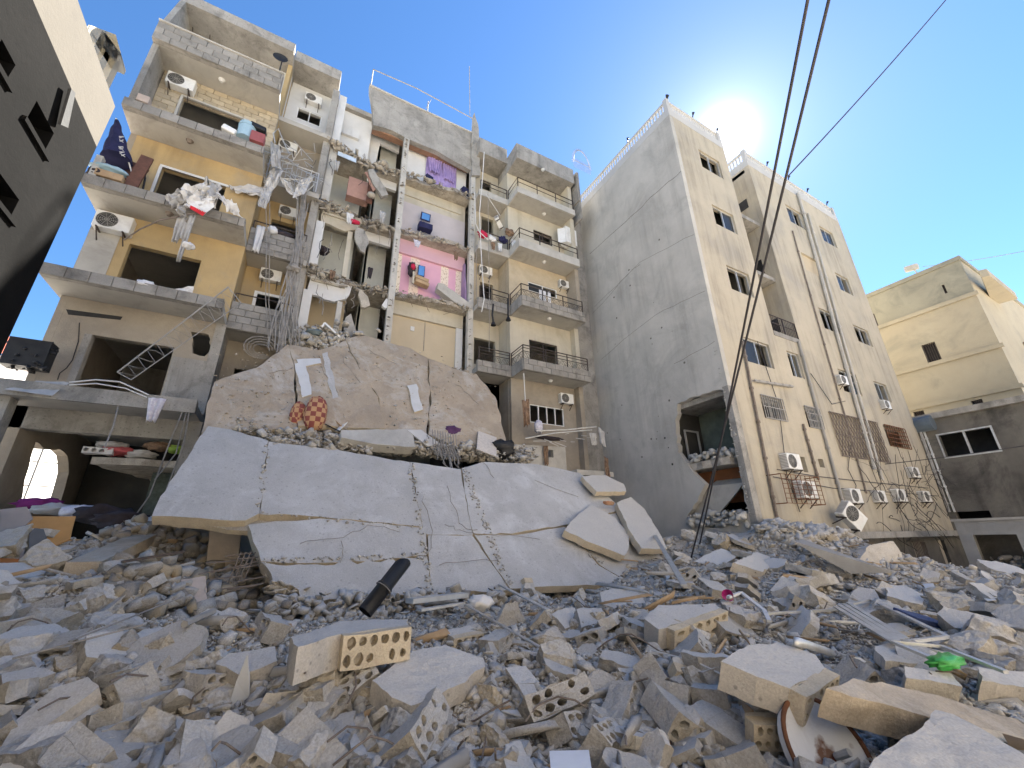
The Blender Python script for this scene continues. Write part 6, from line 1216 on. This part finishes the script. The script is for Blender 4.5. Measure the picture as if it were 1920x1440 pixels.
for i, (lab, pts, n, t, lift) in enumerate((
    ('slab plate with chipped lower edge right of the black pipe', [(780, 1108), (850, 1086), (905, 1094), (912, 1108), (850, 1128), (785, 1130)], (.1, -.5, 1), .14, .2),
    ('upright slab piece directly beside the black pipe', [(722, 1112), (768, 1076), (795, 1080), (760, 1128), (735, 1145)], (-.5, -.7, .8), .12, .25),
    ('ragged slab plate behind the honeycomb slab', [(1125, 1110), (1148, 1102), (1195, 1110), (1218, 1135), (1165, 1148), (1130, 1132)], (0, -.4, 1), .2, .2),
    ('pointed triangular slab standing up right of the white foam', [(922, 1198), (948, 1132), (970, 1128), (990, 1175), (985, 1200)], (-.05, -1, .25), .1, .2),
    ('narrow slab wedge between the triangular slab and honeycomb slab', [(1034, 1152), (1060, 1140), (1078, 1140), (1078, 1172), (1060, 1178)], (.2, -.5, 1), .12, .15),
    ('pale slab box piece left of the honeycomb slab', [(1080, 1142), (1128, 1140), (1142, 1165), (1090, 1176)], (.1, -.5, 1), .14, .12),
    ('long inclined slab with hollow edge at the far left foreground', [(2, 1400), (30, 1350), (100, 1290), (165, 1268), (185, 1290), (100, 1350), (10, 1420)], (-.3, -.6, 1), .16, .25),
    ('flat slab below the stained beam at left', [(235, 1195), (270, 1180), (365, 1165), (378, 1190), (300, 1215), (240, 1215)], (.1, -.3, 1), .16, .2),
    ('dusty slab tilted behind the white shard', [(405, 1245), (430, 1225), (515, 1212), (520, 1240), (450, 1265)], (-.1, -.4, 1), .16, .2),
    ('curved dusty slab near the left rubble slope', [(140, 1195), (190, 1175), (240, 1205), (225, 1230), (180, 1225)], (.3, -.5, 1), .14, .2),
    ('tall rough slab standing near the tower foot at right', [(1620, 1100), (1610, 1050), (1630, 1022), (1675, 1015), (1692, 1040), (1690, 1098)], (-.2, -1, .2), .3, .1),
    ('dark grey slab plate leaning at the right edge of the comb slab', [(1590, 1125), (1612, 1100), (1640, 1105), (1655, 1130), (1630, 1145), (1600, 1142)], (-.3, -.5, 1), .1, .15),
    ('long flat plate between window frames at right', [(1640, 1212), (1700, 1200), (1780, 1235), (1740, 1245), (1660, 1240)], (.1, -.3, 1), .1, .12),
    ('long pale kerb piece right of the window frames', [(1695, 1248), (1780, 1262), (1802, 1285), (1700, 1270)], (.05, -.4, 1), .16, .15),
    ('broad slab receding at the far right', [(1835, 1250), (1930, 1262), (1935, 1290), (1840, 1275)], (.05, -.4, 1), .2, .15),
    ('broken tile plate in the centre foreground, upper one', [(948, 1252), (985, 1248), (1012, 1280), (968, 1282)], (.0, -.4, 1), .03, .08),
    ('broken tile plate in the centre foreground, lower one', [(970, 1282), (1000, 1282), (1025, 1345), (1005, 1340)], (.0, -.4, 1), .03, .08),
    ('small grey block upright in the centre right foreground', [(1172, 1290), (1190, 1258), (1215, 1275), (1200, 1318)], (-.6, -.8, .6), .14, .12),
    ('beige stone with pale broken face in the left foreground', [(485, 1325), (500, 1300), (555, 1295), (570, 1325), (545, 1350)], (.0, -1, .3), .22, .12),
    ('wide dusty slab at the left of the foreground', [(0, 1265), (60, 1250), (105, 1262), (60, 1280), (5, 1285)], (.1, -.3, 1), .14, .15),
    ('tan block slab in the lower left foreground', [(385, 1385), (430, 1330), (470, 1352), (450, 1415), (400, 1420)], (.2, -.8, .8), .16, .15),
    ('broad plate under the tower rubble at right', [(1300, 1052), (1352, 1028), (1385, 1040), (1350, 1065)], (-.1, -.6, 1), .14, .2),
    ('pale thick plate at the foot of the tower corner', [(1375, 1055), (1420, 1035), (1460, 1050), (1430, 1072)], (.2, -.6, 1), .2, .2))):
    lift += .07
    plate('slab_block', lab, 'slab', pts, n, t, lift, (grey_slab, rub_slab)[i % 2], 100 + i)
for lab, pts, n, t, v in (('hollow block with round voids left of the comb edged slab', [(1262, 1232), (1310, 1228), (1352, 1250), (1345, 1268), (1262, 1240)], (.1, -.7, .9), .12, [(3, 4, 2)]), ('hollow block with two rows of voids above the rusty lid', [(1395, 1335), (1468, 1338), (1468, 1345), (1396, 1342)], (0, -.2, 1), .16, [(2, 4, 2)]), ('small hollow block lump behind the big slab block', [(830, 1182), (880, 1172), (900, 1182), (845, 1192)], (0, -.2, 1), .2, [(2, 4, 2)]), ('upright voided slab strip behind the triangular slab', [(975, 1145), (985, 1092), (1000, 1092), (1018, 1150)], (.3, -1, .5), .12, [(1, 2, 1)]),
                          ('dusty hollow block in the window frame debris', [(1630, 1172), (1690, 1168), (1712, 1180), (1650, 1190)], (0, -.3, 1), .16, [(2, 4, 2)]), ('left foreground slab edge with long voids', [(0, 1440), (180, 1318), (188, 1326), (10, 1450)], (-.2, -.5, 1), .12, [(2, 8, 1)])): plate('hollow_slab_piece', lab, 'hollow block', pts, n, t, .16, grey_slab, int(pts[0][0]), voids=v)
# pieces lying on the lower slab
for lab, pts, t, off in (('rounded quarter slab lying on the right of the great grey slab', [(1050, 1010), (1068, 985), (1105, 950), (1150, 975), (1175, 1015), (1168, 1045), (1160, 1058), (1100, 1035)], .2, .22), ('long cracked slab strip beside the rounded quarter slab', [(1152, 950), (1180, 935), (1205, 960), (1232, 1020), (1240, 1045), (1190, 1050), (1170, 1010)], .18, .25), ('flat broken slab corner at the top right of the great slab', [(1085, 905), (1130, 897), (1165, 915), (1168, 932), (1110, 938)], .16, .25)): panel(pts, LO, LV, LN, t, off, grey_slab, None, 'loose_slab', int(pts[0][0]), .16, .02, (R(-6), R(3))); tag(col.objects[-1], lab, 'slab')
o = PP(1135, 955, LO, LN) + LN * .25; tag(put('terracotta_piece', LM[3]), 'orange terracotta piece between the slabs at right', 'brick'); q = col.objects[-1]; q.location = o; q.scale = (.35, .25, .15); q.data = LM[3].copy(); q.data.materials.clear(); q.data.materials.append(M('terracotta', (.40, .17, .08), (.34, .22, .13), 4, bump=.3))
# beams and column on the left
def beam(name, label, a, b, w, h, mat, cat='beam'): return tag(MB().bar(a, b, w, h).build(name, mat), label, cat)
beam('stained_beam', 'stained concrete beam sloping from the dark ground floor at left', on_heap(150, 1080, .1), CAM + ray(322, 985) * 10.2, .42, .2, beam_m); beam('concrete_post', 'pale concrete column standing under the left lobe of the great slab', CAM + ray(408, 1160) * 8.6, CAM + ray(425, 985) * 8.9, .55, .3, M('pale_stained_column', (.62, .52, .41), (.50, .42, .33), 2.5, stain=((.72, .66, .57), .5, 2), bump=.4), 'column')
plate('pinkish_slab', 'pale pinkish slab block leaning against the concrete column', 'slab', [(293, 1120), (330, 1090), (385, 1080), (385, 1145), (330, 1140)], (-.2, -.8, .9), .16, .25, M('pinkish_plaster', (.64, .53, .44), (.52, .43, .35), 3, bump=.4), 5)
# pipes, bars, profiles
bp = thing('black_pipe', 'broken black drain pipe jutting out of the centre of the rubble', 'pipe'); a, b = PY(684, 1148, 6.1), PY(757, 1054, 6.25); d = (b - a)
m = MB(); nn = 14; ax = d.normalized(); e1 = ax.orthogonal().normalized(); e2 = ax.cross(e1); V_ = []
for s_, rr in ((0, .1), (.45, .1), (.46, .115), (.5, .115), (.51, .1), (1, .1), (1, .085), (.3, .085)):
    for k in range(nn): V_.append(a + d * (s_ + (.05 * math.cos(6.283 * k / nn + 1) + .03 * math.sin(12.5 * k / nn) if s_ == 1 else 0)) + e1 * rr * math.cos(6.283 * k / nn) + e2 * rr * math.sin(6.283 * k / nn))
m.add(V_, [(r_ * nn + k, r_ * nn + (k + 1) % nn, (r_ + 1) * nn + (k + 1) % nn, (r_ + 1) * nn + k) for r_ in range(7) for k in range(nn)]).build('pipe', black, bp, True)
MB().tube([a + d * .455 + e1 * .118 * math.cos(6.283 * k / 12) + e2 * .118 * math.sin(6.283 * k / 12) for k in range(13)], .006, 4).build('clamp_ring', cable_m, bp)
def rod(label, a, b, r_, mat, la=.12, lb=.12, name='rod', cat='rod', mid=None, flat=False):
    p, q = on_heap(*a, la), on_heap(*b, lb); c_ = [p, q] if not mid else [p, on_heap(*mid, max(la, lb)), q]
    m = MB(); (m.bar(p, q, r_ * 3, r_) if flat else m.tube([p.lerp(q, k / 8) for k in range(9)] if not mid else c_, r_, 6)); return tag(m.build(name, mat), label, cat)
rod('long thin metal bar running diagonally across the centre foreground', (872, 1165), (1285, 1398), .016, alu, .22, .1); rod('aluminium rail sloping from the grey slab to the triangular piece', (905, 1100), (1030, 1175), .022, alu, .25, .2, flat=True); rod('curtain rail sticking down from the loose slab strip', (1228, 1030), (1288, 1132), .03, alu, .5, .25, flat=True); rod('ribbed aluminium profile beside the white foam shell', (765, 1168), (870, 1152), .07, alu, .3, .3, 'profile', 'profile', flat=True); rod('second grey profile strip right of the black pipe', (785, 1178), (868, 1162), .03, alu, .22, .22, 'profile', 'profile', flat=True)
rod('thin wire bent across the left foreground', (0, 1302), (250, 1240), .009, cable_m, .25, .3); rod('thin rod rising at the left foreground', (110, 1265), (330, 1170), .008, cable_m, .25, .3); rod('grey plastic tube below the leaning pinkish slab', (330, 1238), (390, 1195), .035, pvc_grey, .3, .25, 'tube', 'tube'); rod('long grey pipe lying at the far left', (0, 1118), (180, 990), .035, pvc_grey, .15, .45, 'pipe', 'pipe'); rod('dark metal bar under the leaning pinkish slab', (214, 1102), (330, 1097), .035, dark_metal, .35, .5, 'bar', 'bar', flat=True); rod('pale batten standing in the ground floor clutter', (113, 1010), (135, 920), .025, palewood, .1, 1.0, 'batten', 'batten')
rod('pale bent wire in the right centre foreground', (1215, 1340), (1225, 1265), .008, whitep, .05, .2); rod('white wire running right from the comb edged slab', (1222, 1262), (1420, 1335), .008, whitep, .2, .15, mid=(1310, 1290)); rod('long timber lath in the right middle rubble', (1180, 1225), (1245, 1310), .02, palewood, .15, .1); rod('dark lath lying at the bottom centre', (1195, 1415), (1260, 1412), .014, wood, .06, .06, flat=True); rod('grey tube section at the bottom centre', (715, 1432), (815, 1432), .035, pvc_grey, .05, .05, 'tube', 'tube')
m = MB()
for k in range(12): a = PP(rng.uniform(440, 500), rng.uniform(1030, 1095), LO, LN) + Vector((0, .1, -.05)); m.tube([a, a + Vector((-.35 - rng.random() * .3, -.1, -.1 + rng.uniform(-.1, .1)))], .012, 5)
for k in range(4): a = PP(452 + k * 9, 1035, LO, LN); m.tube([a, a + Vector((-.1, -.1, -.5))], .011, 5)
tag(m.build('rebar_stub', rebar_m), 'grid of bent reinforcing bars at the left broken end of the great slab', 'rebar'); mm_ = PP(490, 1035, LO, LN)
# window frames, sheets and shutters on the right
def frame3(label, pts, w, mat, lift=.2, cat='window frame', name='window_frame'):
    q = [on_heap(*p, lift) for p in pts]; m = MB()
    for a, b in zip(q[:-1], q[1:]): m.bar(a, b, w, w * .6)
    return tag(m.build(name, mat), label, cat)
frame3('bent aluminium window frame lying right of the comb edged slab', [(1440, 1184), (1560, 1176), (1640, 1152), (1790, 1235), (1715, 1250)], .05, alu); frame3('open metal frame around the green bag', [(1920, 1350), (1790, 1288), (1695, 1278), (1800, 1330)], .04, alu, .3); frame3('pale frame leaning by the pink cup', [(1370, 1150), (1395, 1140), (1440, 1178), (1450, 1200)], .05, whitep, .2); frame3('white frame pieces below the hanging air conditioner', [(1540, 1000), (1570, 985), (1600, 1000), (1575, 1005)], .06, whitep, .25)
for k in range(4): rod(('ribbed shutter slat behind the window frame, first of four', 'ribbed shutter slat behind the window frame, second of four', 'ribbed shutter slat behind the window frame, third of four', 'ribbed shutter slat behind the window frame, last of four')[k], (1578 + 8 * k, 1182 - 3 * k), (1690 + 8 * k, 1252 - 3 * k), .018, alu, .28, .2, 'shutter_slat', 'shutter slat', flat=True)
a, b, c, d = (on_heap(*p, l) for p, l in (((1500, 1062), .55), ((1515, 1058), .6), ((1685, 1100), .3), ((1600, 1092), .2))); tag(MB().add([a, b, c, d] + [p - Vector((0, 0, .02)) for p in (a, b, c, d)], [(0, 1, 2, 3), (7, 6, 5, 4), (0, 4, 5, 1), (1, 5, 6, 2), (2, 6, 7, 3), (3, 7, 4, 0)]).build('sheet_metal', pvc_grey), 'long dark sheet leaning against the tall rough slab', 'metal sheet')
# coloured small things
bundle('white_foam', 'white bulging foam shell beside the aluminium profile', 'foam', on_heap(900, 1160, .2), .2, .15, .12, M('white_foam_skin', (.78, .74, .68), (.66, .62, .56), 3, bump=.2, rough=.6), 3, .5); bundle('sack', 'grey cloth sack behind the aluminium profile', 'sack', on_heap(830, 1150, .22), .3, .14, .08, f_grey, 31)
sh_ = on_heap(448, 1318); tag(MB().add([sh_ + Vector(v) for v in ((-.07, 0, 0), (.08, -.02, 0), (.05, 0, .18), (-.0, 0, .36), (-.05, .02, .16), (0, .05, .02))], [(0, 1, 2, 3, 4), (0, 5, 1), (1, 5, 2), (2, 5, 3), (3, 5, 4), (4, 5, 0)]).build('white_shard', whitep), 'pointed white ceramic shard standing upright in the left foreground', 'shard')
pp = [PZ(*p, .42) for p in ((1030, 1408), (1104, 1406), (1112, 1460), (1034, 1462))]; tag(MB().add([p for p in pp] + [p - Vector((0, 0, .006)) for p in pp], [(0, 1, 2, 3), (7, 6, 5, 4), (0, 4, 5, 1), (1, 5, 6, 2), (2, 6, 7, 3), (3, 7, 4, 0)]).build('white_paper', M('white_paper', (.88, .88, .88), None, 1, bump=0)), 'clean white sheet of paper at the bottom edge', 'paper')
for i, (pts, l_) in enumerate((([(1828, 1192), (1850, 1182), (1875, 1190), (1852, 1200)], .15), ([(1850, 1136), (1868, 1132), (1875, 1142), (1858, 1144)], .12), ([(1735, 1110), (1755, 1108), (1758, 1115), (1740, 1116)], .12), ([(1885, 1160), (1918, 1158), (1920, 1166), (1890, 1168)], .12), ([(470 * 2, 1355), (985, 1352), (1005, 1372), (975, 1378)], .1))):
    q = [on_heap(*p, l_) for p in pts]; zc = sum(p.z for p in q) / 4; q = [Vector((p.x, p.y, zc + .3 * (p.z - zc))) for p in q]; tag(MB().add(q + [p - Vector((0, 0, .01)) for p in q], [(0, 1, 2, 3), (7, 6, 5, 4), (0, 4, 5, 1), (1, 5, 6, 2), (2, 6, 7, 3), (3, 7, 4, 0)]).build('loose_paper', whitep), ('crumpled white paper right of the blue book', 'small white paper far right', 'white scrap in the far right rubble', 'pale paper at the right edge', 'white plaster plate in the centre foreground')[i], 'paper')
box_thing('blue_book', 'blue covered book lying open on the right rubble', 'book', on_heap(1735, 1180, .12), .55, .3, .06, fabric('blue_cover', (.06, .08, .17), (.045, .06, .13), .6), (.3, .25, -.3)); bundle('green_bag', 'bright green plastic bag at the right', 'plastic bag', on_heap(1795, 1312, .26), .2, .09, .05, fabric('green_plastic', (.05, .36, .06), (.09, .45, .11), .3), 6, .55, fr=3.2); bundle('pink_scrap', 'small pink scrap beside the corner slab', 'scrap', on_heap(1680, 1388, .12), .035, .03, .04, fabric('pink_plastic', (.7, .1, .18)), 3, .4)
cp = thing('pink_cup', 'small magenta plastic cup lying on the rubble', 'cup'); q = on_heap(1374, 1155, .22); MB().tube([q, q + Vector((-.1, -.05, .05))], .045, 12, .075, cap=False).build('cup', fabric('magenta_plastic', (.5, .02, .22), (.42, .02, .18), .4), cp)
# rusty white water heater lid in the bottom right
wh = thing('water_heater_end', 'white enamelled water heater end with rust stains, bottom right', 'water heater'); n_ = Vector((-.25, -.85, .50)).normalized(); pq = on_heap(1555, 1445); o = CAM + ray(1556, 1412) * ((pq - CAM).dot(CF)); u_, v_, n_ = frame_of(n_)
sw = PP(1640, 1420, o, n_) - o; rad = .27; V_ = []; K = 40; nr = 7
def ell(k): a = 6.283 * k / K; return u_ * math.cos(a) * rad * 1.02 + v_ * math.sin(a) * rad * 1.12
for j in range(nr + 1):
    f_ = j / nr
    for k in range(K): V_.append(o + ell(k) * f_ + n_ * (-.05 * (1 - f_ * f_) + .0))
m = MB().add(V_, [(j * K + k, j * K + (k + 1) % K, (j + 1) * K + (k + 1) % K, (j + 1) * K + k) for j in range(nr) for k in range(K)])
en = M('rusted_enamel', (.72, .715, .70), (.66, .655, .64), 3, stain=((.40, .36, .32), .4, 5), bump=.08, rough=.35, spec=.5, obj=False); t = en.node_tree; N = t.nodes; L = t.links; bb_ = N[en['bsdf']]; old = bb_.inputs['Base Color'].links[0].from_socket
g = N.new('ShaderNodeNewGeometry'); sub = N.new('ShaderNodeVectorMath'); sub.operation = 'DISTANCE'; L.new(g.outputs['Position'], sub.inputs[0]); sub.inputs[1].default_value = o - v_ * .10 + u_ * .02
ns = N.new('ShaderNodeTexNoise'); ns.inputs['Scale'].default_value = 7; ns.inputs['Detail'].default_value = 6; L.new(g.outputs['Position'], ns.inputs['Vector']); ad = N.new('ShaderNodeMath'); ad.operation = 'MULTIPLY_ADD'; ad.inputs[1].default_value = .35; L.new(ns.outputs['Fac'], ad.inputs[0]); L.new(sub.outputs['Value'], ad.inputs[2])
mr = N.new('ShaderNodeMapRange'); mr.inputs['From Min'].default_value = .34; mr.inputs['From Max'].default_value = .29; L.new(ad.outputs[0], mr.inputs[0]); x_ = N.new('ShaderNodeMix'); x_.data_type = 'RGBA'; L.new(mr.outputs[0], x_.inputs['Factor']); L.new(old, x_.inputs[6]); x_.inputs[7].default_value = (.13, .045, .018, 1); L.new(x_.outputs[2], bb_.inputs['Base Color'])
m.build('end_plate', en, wh, True); MB().tube([o + ell(k) for k in range(K + 1)], .016, 6).build('rim', rust, wh, True)
V_ = [o + ell(k) * 1.005 - n_ * dd for dd in (0, .07) for k in range(K)]; MB().add(V_, [(k, (k + 1) % K, (k + 1) % K + K, k + K) for k in range(K)]).build('tank_body', en, wh, True)
c_ = o - v_ * .1 + u_ * .0
for s_ in (.09, -.13): MB().tube([c_ + u_ * .06 + v_ * s_ * .8 - n_ * .04, c_ + u_ * .09 + v_ * s_ * .8 + n_ * .06], .022, 10).build('pipe_stub', alu, wh)
MB().bar(c_ + n_ * .0 - u_ * .07, c_ + n_ * .0 + u_ * .03, .11, .03, n_).build('flange', alu, wh); MB().tube([c_ + n_ * .015 - u_ * .01, c_ + n_ * .035 - u_ * .01 + v_ * .001], .05, 14).build('thermostat', alu, wh)
# ---------------------------------------------------------------- left: clutter in and before the dark ground floor
def card(label, pts, mat, lift=.15, cat='cardboard', name='cardboard_sheet', n=(.1, -.9, .5)): return plate(name, label, cat, pts, n, .03, lift, mat, int(pts[0][0]), .004)
cardm = M('brown_cardboard', (.46, .26, .10), (.40, .225, .085), 3, bump=.15); cardg = M('grey_board', (.36, .31, .28), (.3, .265, .24), 2, bump=.15)
for lab, pts, mt, dd in (('large orange brown cardboard sheet before the dark ground floor', [(48, 968), (142, 968), (132, 1010), (100, 1025), (30, 1022)], cardm, 10.2), ('grey board left of the orange brown cardboard', [(0, 955), (50, 950), (62, 972), (35, 995), (0, 1000)], cardg, 10.6), ('dark round topped board leaning on the cardboard', [(52, 1060), (55, 1000), (65, 990), (82, 992), (88, 1010), (80, 1060)], M('slate_board', (.13, .135, .145), (.1, .105, .11), 2, bump=.1), 9.8), ('pale board at the left edge of the rubble', [(0, 1018), (48, 1015), (44, 1048), (0, 1050)], cardg, 9.6), ('orange timber board at the left edge', [(0, 1046), (38, 1048), (36, 1062), (0, 1072)], M('orange_timber', (.33, .13, .04), (.27, .11, .035), 3, bump=.2), 9.4)): plate('cardboard_sheet', lab, 'board', pts, (.1, -.9, .6), .03, .12, mt, int(pts[1][0]), .006, anchor=(sum(p[0] for p in pts) / len(pts), max(p[1] for p in pts) + 6))
for i, (x, y, dd, mt, s_) in enumerate(((75, 945, 11.5, fabric('magenta_cloth', (.22, .03, .17)), (.4, .2, .14)), (105, 955, 11.2, f_grey, (.4, .25, .12)), (150, 960, 11, f_pat, (.3, .2, .14)), (190, 965, 11, f_dark, (.45, .3, .2)), (230, 975, 10.8, f_dark, (.5, .3, .18)))): bundle('cloth_heap', ('magenta cloth heap before the dark ground floor', 'grey cloth heap beside the magenta cloth', 'pale printed cloth heap behind the batten', 'dark cloth heap right of the batten', 'dark cloth heap beside the stained beam')[i], 'cloth', CAM + ray(x, y) * (dd / 1.2), *s_, mt, 60 + i, .5)
for i, (x, y, mt) in enumerate(((222, 838, fabric('coral_cloth', (.55, .12, .13))), (210, 828, f_grey), (335, 835, fabric('lime_cloth', (.28, .42, .08))), (300, 830, f_brown), (265, 845, f_grey))): bundle('bedding', ('coral pillow on the broken mezzanine', 'grey blanket on the broken mezzanine', 'lime green cushion on the broken mezzanine', 'tan bedding on the broken mezzanine', 'grey bedding spread on the broken mezzanine')[i], 'bedding', PY(x, y + 8, 14.75), .32, .25, .12, mt, 70 + i, .4)
bc_ = PY(186, 846, 14.6); o_ = put('white_hollow_block', hollow_mesh('white_hollow_block', .6, .16, .25, 4, 1, 5, whitep)); o_.location = bc_; tag(o_, 'white hollow block at the edge of the broken mezzanine', 'hollow block')
for i, pts in enumerate(([(222, 760), (212, 800), (196, 840)], [(345, 765), (318, 830), (280, 930), (222, 1010)], [(350, 770), (330, 850), (290, 900)], [(355, 772), (345, 830), (300, 950)])): tag(MB().tube([PY(*p, 13.3 - .3 * k) for k, p in enumerate(pts)], .016, 5).build('hanging_wire', cable_m), ('wire hanging in the dark ground floor, leftmost', 'long wire slanting down beside the great slab', 'short wire hanging beside the great slab', 'wire hanging between balcony and great slab')[i], 'wire')
tag(MB().tube([PY(*p, 13.2) for p in ((130, 717), (180, 712), (225, 716), (278, 740))], .018, 5).build('pale_cable', whitep), 'pale cable arching over the lowest left balcony, upper', 'cable'); tag(MB().tube([PY(*p, 13.2) for p in ((130, 722), (180, 719), (235, 728), (275, 745))], .016, 5).build('pale_cable', whitep), 'pale cable arching over the lowest left balcony, lower', 'cable')
# scaffold in the sun behind the ground floor
sc_ = thing('scaffold', 'thin metal scaffold poles in the sunlight behind the dark ground floor', 'scaffold'); m = MB()
for k in range(5): m.bar((-9.5 + k * .7, 19 + .4 * k, 0), (-9.5 + k * .7, 19 + .4 * k, 5), .05)
for k in range(6): m.bar((-9.8, 18.9, .5 + k * .8), (-6.5, 20.8, .55 + k * .8), .04)
m.build('poles', pvc_grey, sc_)
# ---------------------------------------------------------------- right: grey metal kiosk frame
kk = thing('metal_kiosk', 'grey sheet metal kiosk frame with open window at the right edge', 'kiosk'); KX = 22.0
q0, q1 = PX(1788, 978, KX), PX(1925, 968, KX); zb0 = PX(1800, 1075, KX).z; wq = [PX(*p, KX) for p in ((1823, 1003), (1905, 1000), (1910, 1063), (1838, 1065))]
wall_x('panel', M('grey_painted_sheet', (.30, .295, .285), (.25, .245, .235), 1.5, stain=((.2, .195, .185), .4, 3), bump=.15, rough=.6), kk, [[(q0.y, zb0 - .4), (q0.y, q0.z), (q1.y - 1, q0.z), (q1.y - 1, zb0 - .4)], [(wq[0].y, wq[0].z), (wq[1].y, wq[0].z), (wq[1].y, wq[3].z), (wq[0].y, wq[3].z)]], KX, .08)
bx('roof', pvc_grey, kk, KX - .1, KX + 1.6, q1.y - 1, q0.y + .05, q0.z, q0.z + .08); bx('back_panel', charred, kk, KX + 1.4, KX + 1.5, q1.y - 1, q0.y, 0, q0.z); bx('end_panel', pvc_grey, kk, KX + .08, KX + 1.4, q0.y - .05, q0.y, 0, q0.z - .002)
soup('contents', [(KX + rng.uniform(.2, 1.2), rng.uniform(q1.y - .5, q0.y - .2), rng.uniform(.2, wq[3].z + .35)) for k in range(120)], [rng.uniform(.08, .4) for k in range(120)], rub_dark, kk, seed=9)
# ---------------------------------------------------------------- put every thing's origin at its base
bpy.context.view_layer.update()
def bounds(o):
    lo = Vector((1e9,) * 3); hi = Vector((-1e9,) * 3)
    def walk(q):
        nonlocal lo, hi
        if q.type == 'MESH':
            for c in q.bound_box:
                w = q.matrix_world @ Vector(c); lo = Vector(map(min, lo, w)); hi = Vector(map(max, hi, w))
        for ch in q.children: walk(ch)
    walk(o); return lo, hi
for o in [q for q in col.objects if q.parent is None and q.type in ('EMPTY', 'MESH') and q.get('kind') != 'structure']:
    if o.matrix_world != Matrix.Identity(4): continue
    lo, hi = bounds(o)
    if lo.x > 1e8: continue
    c = Vector(((lo.x + hi.x) / 2, (lo.y + hi.y) / 2, lo.z))
    if o.type == 'MESH' and o.data.users == 1: o.data.transform(Matrix.Translation(-c))
    elif o.type == 'MESH': continue
    o.location = c
    for ch in o.children: ch.matrix_parent_inverse = Matrix.Translation(-c)
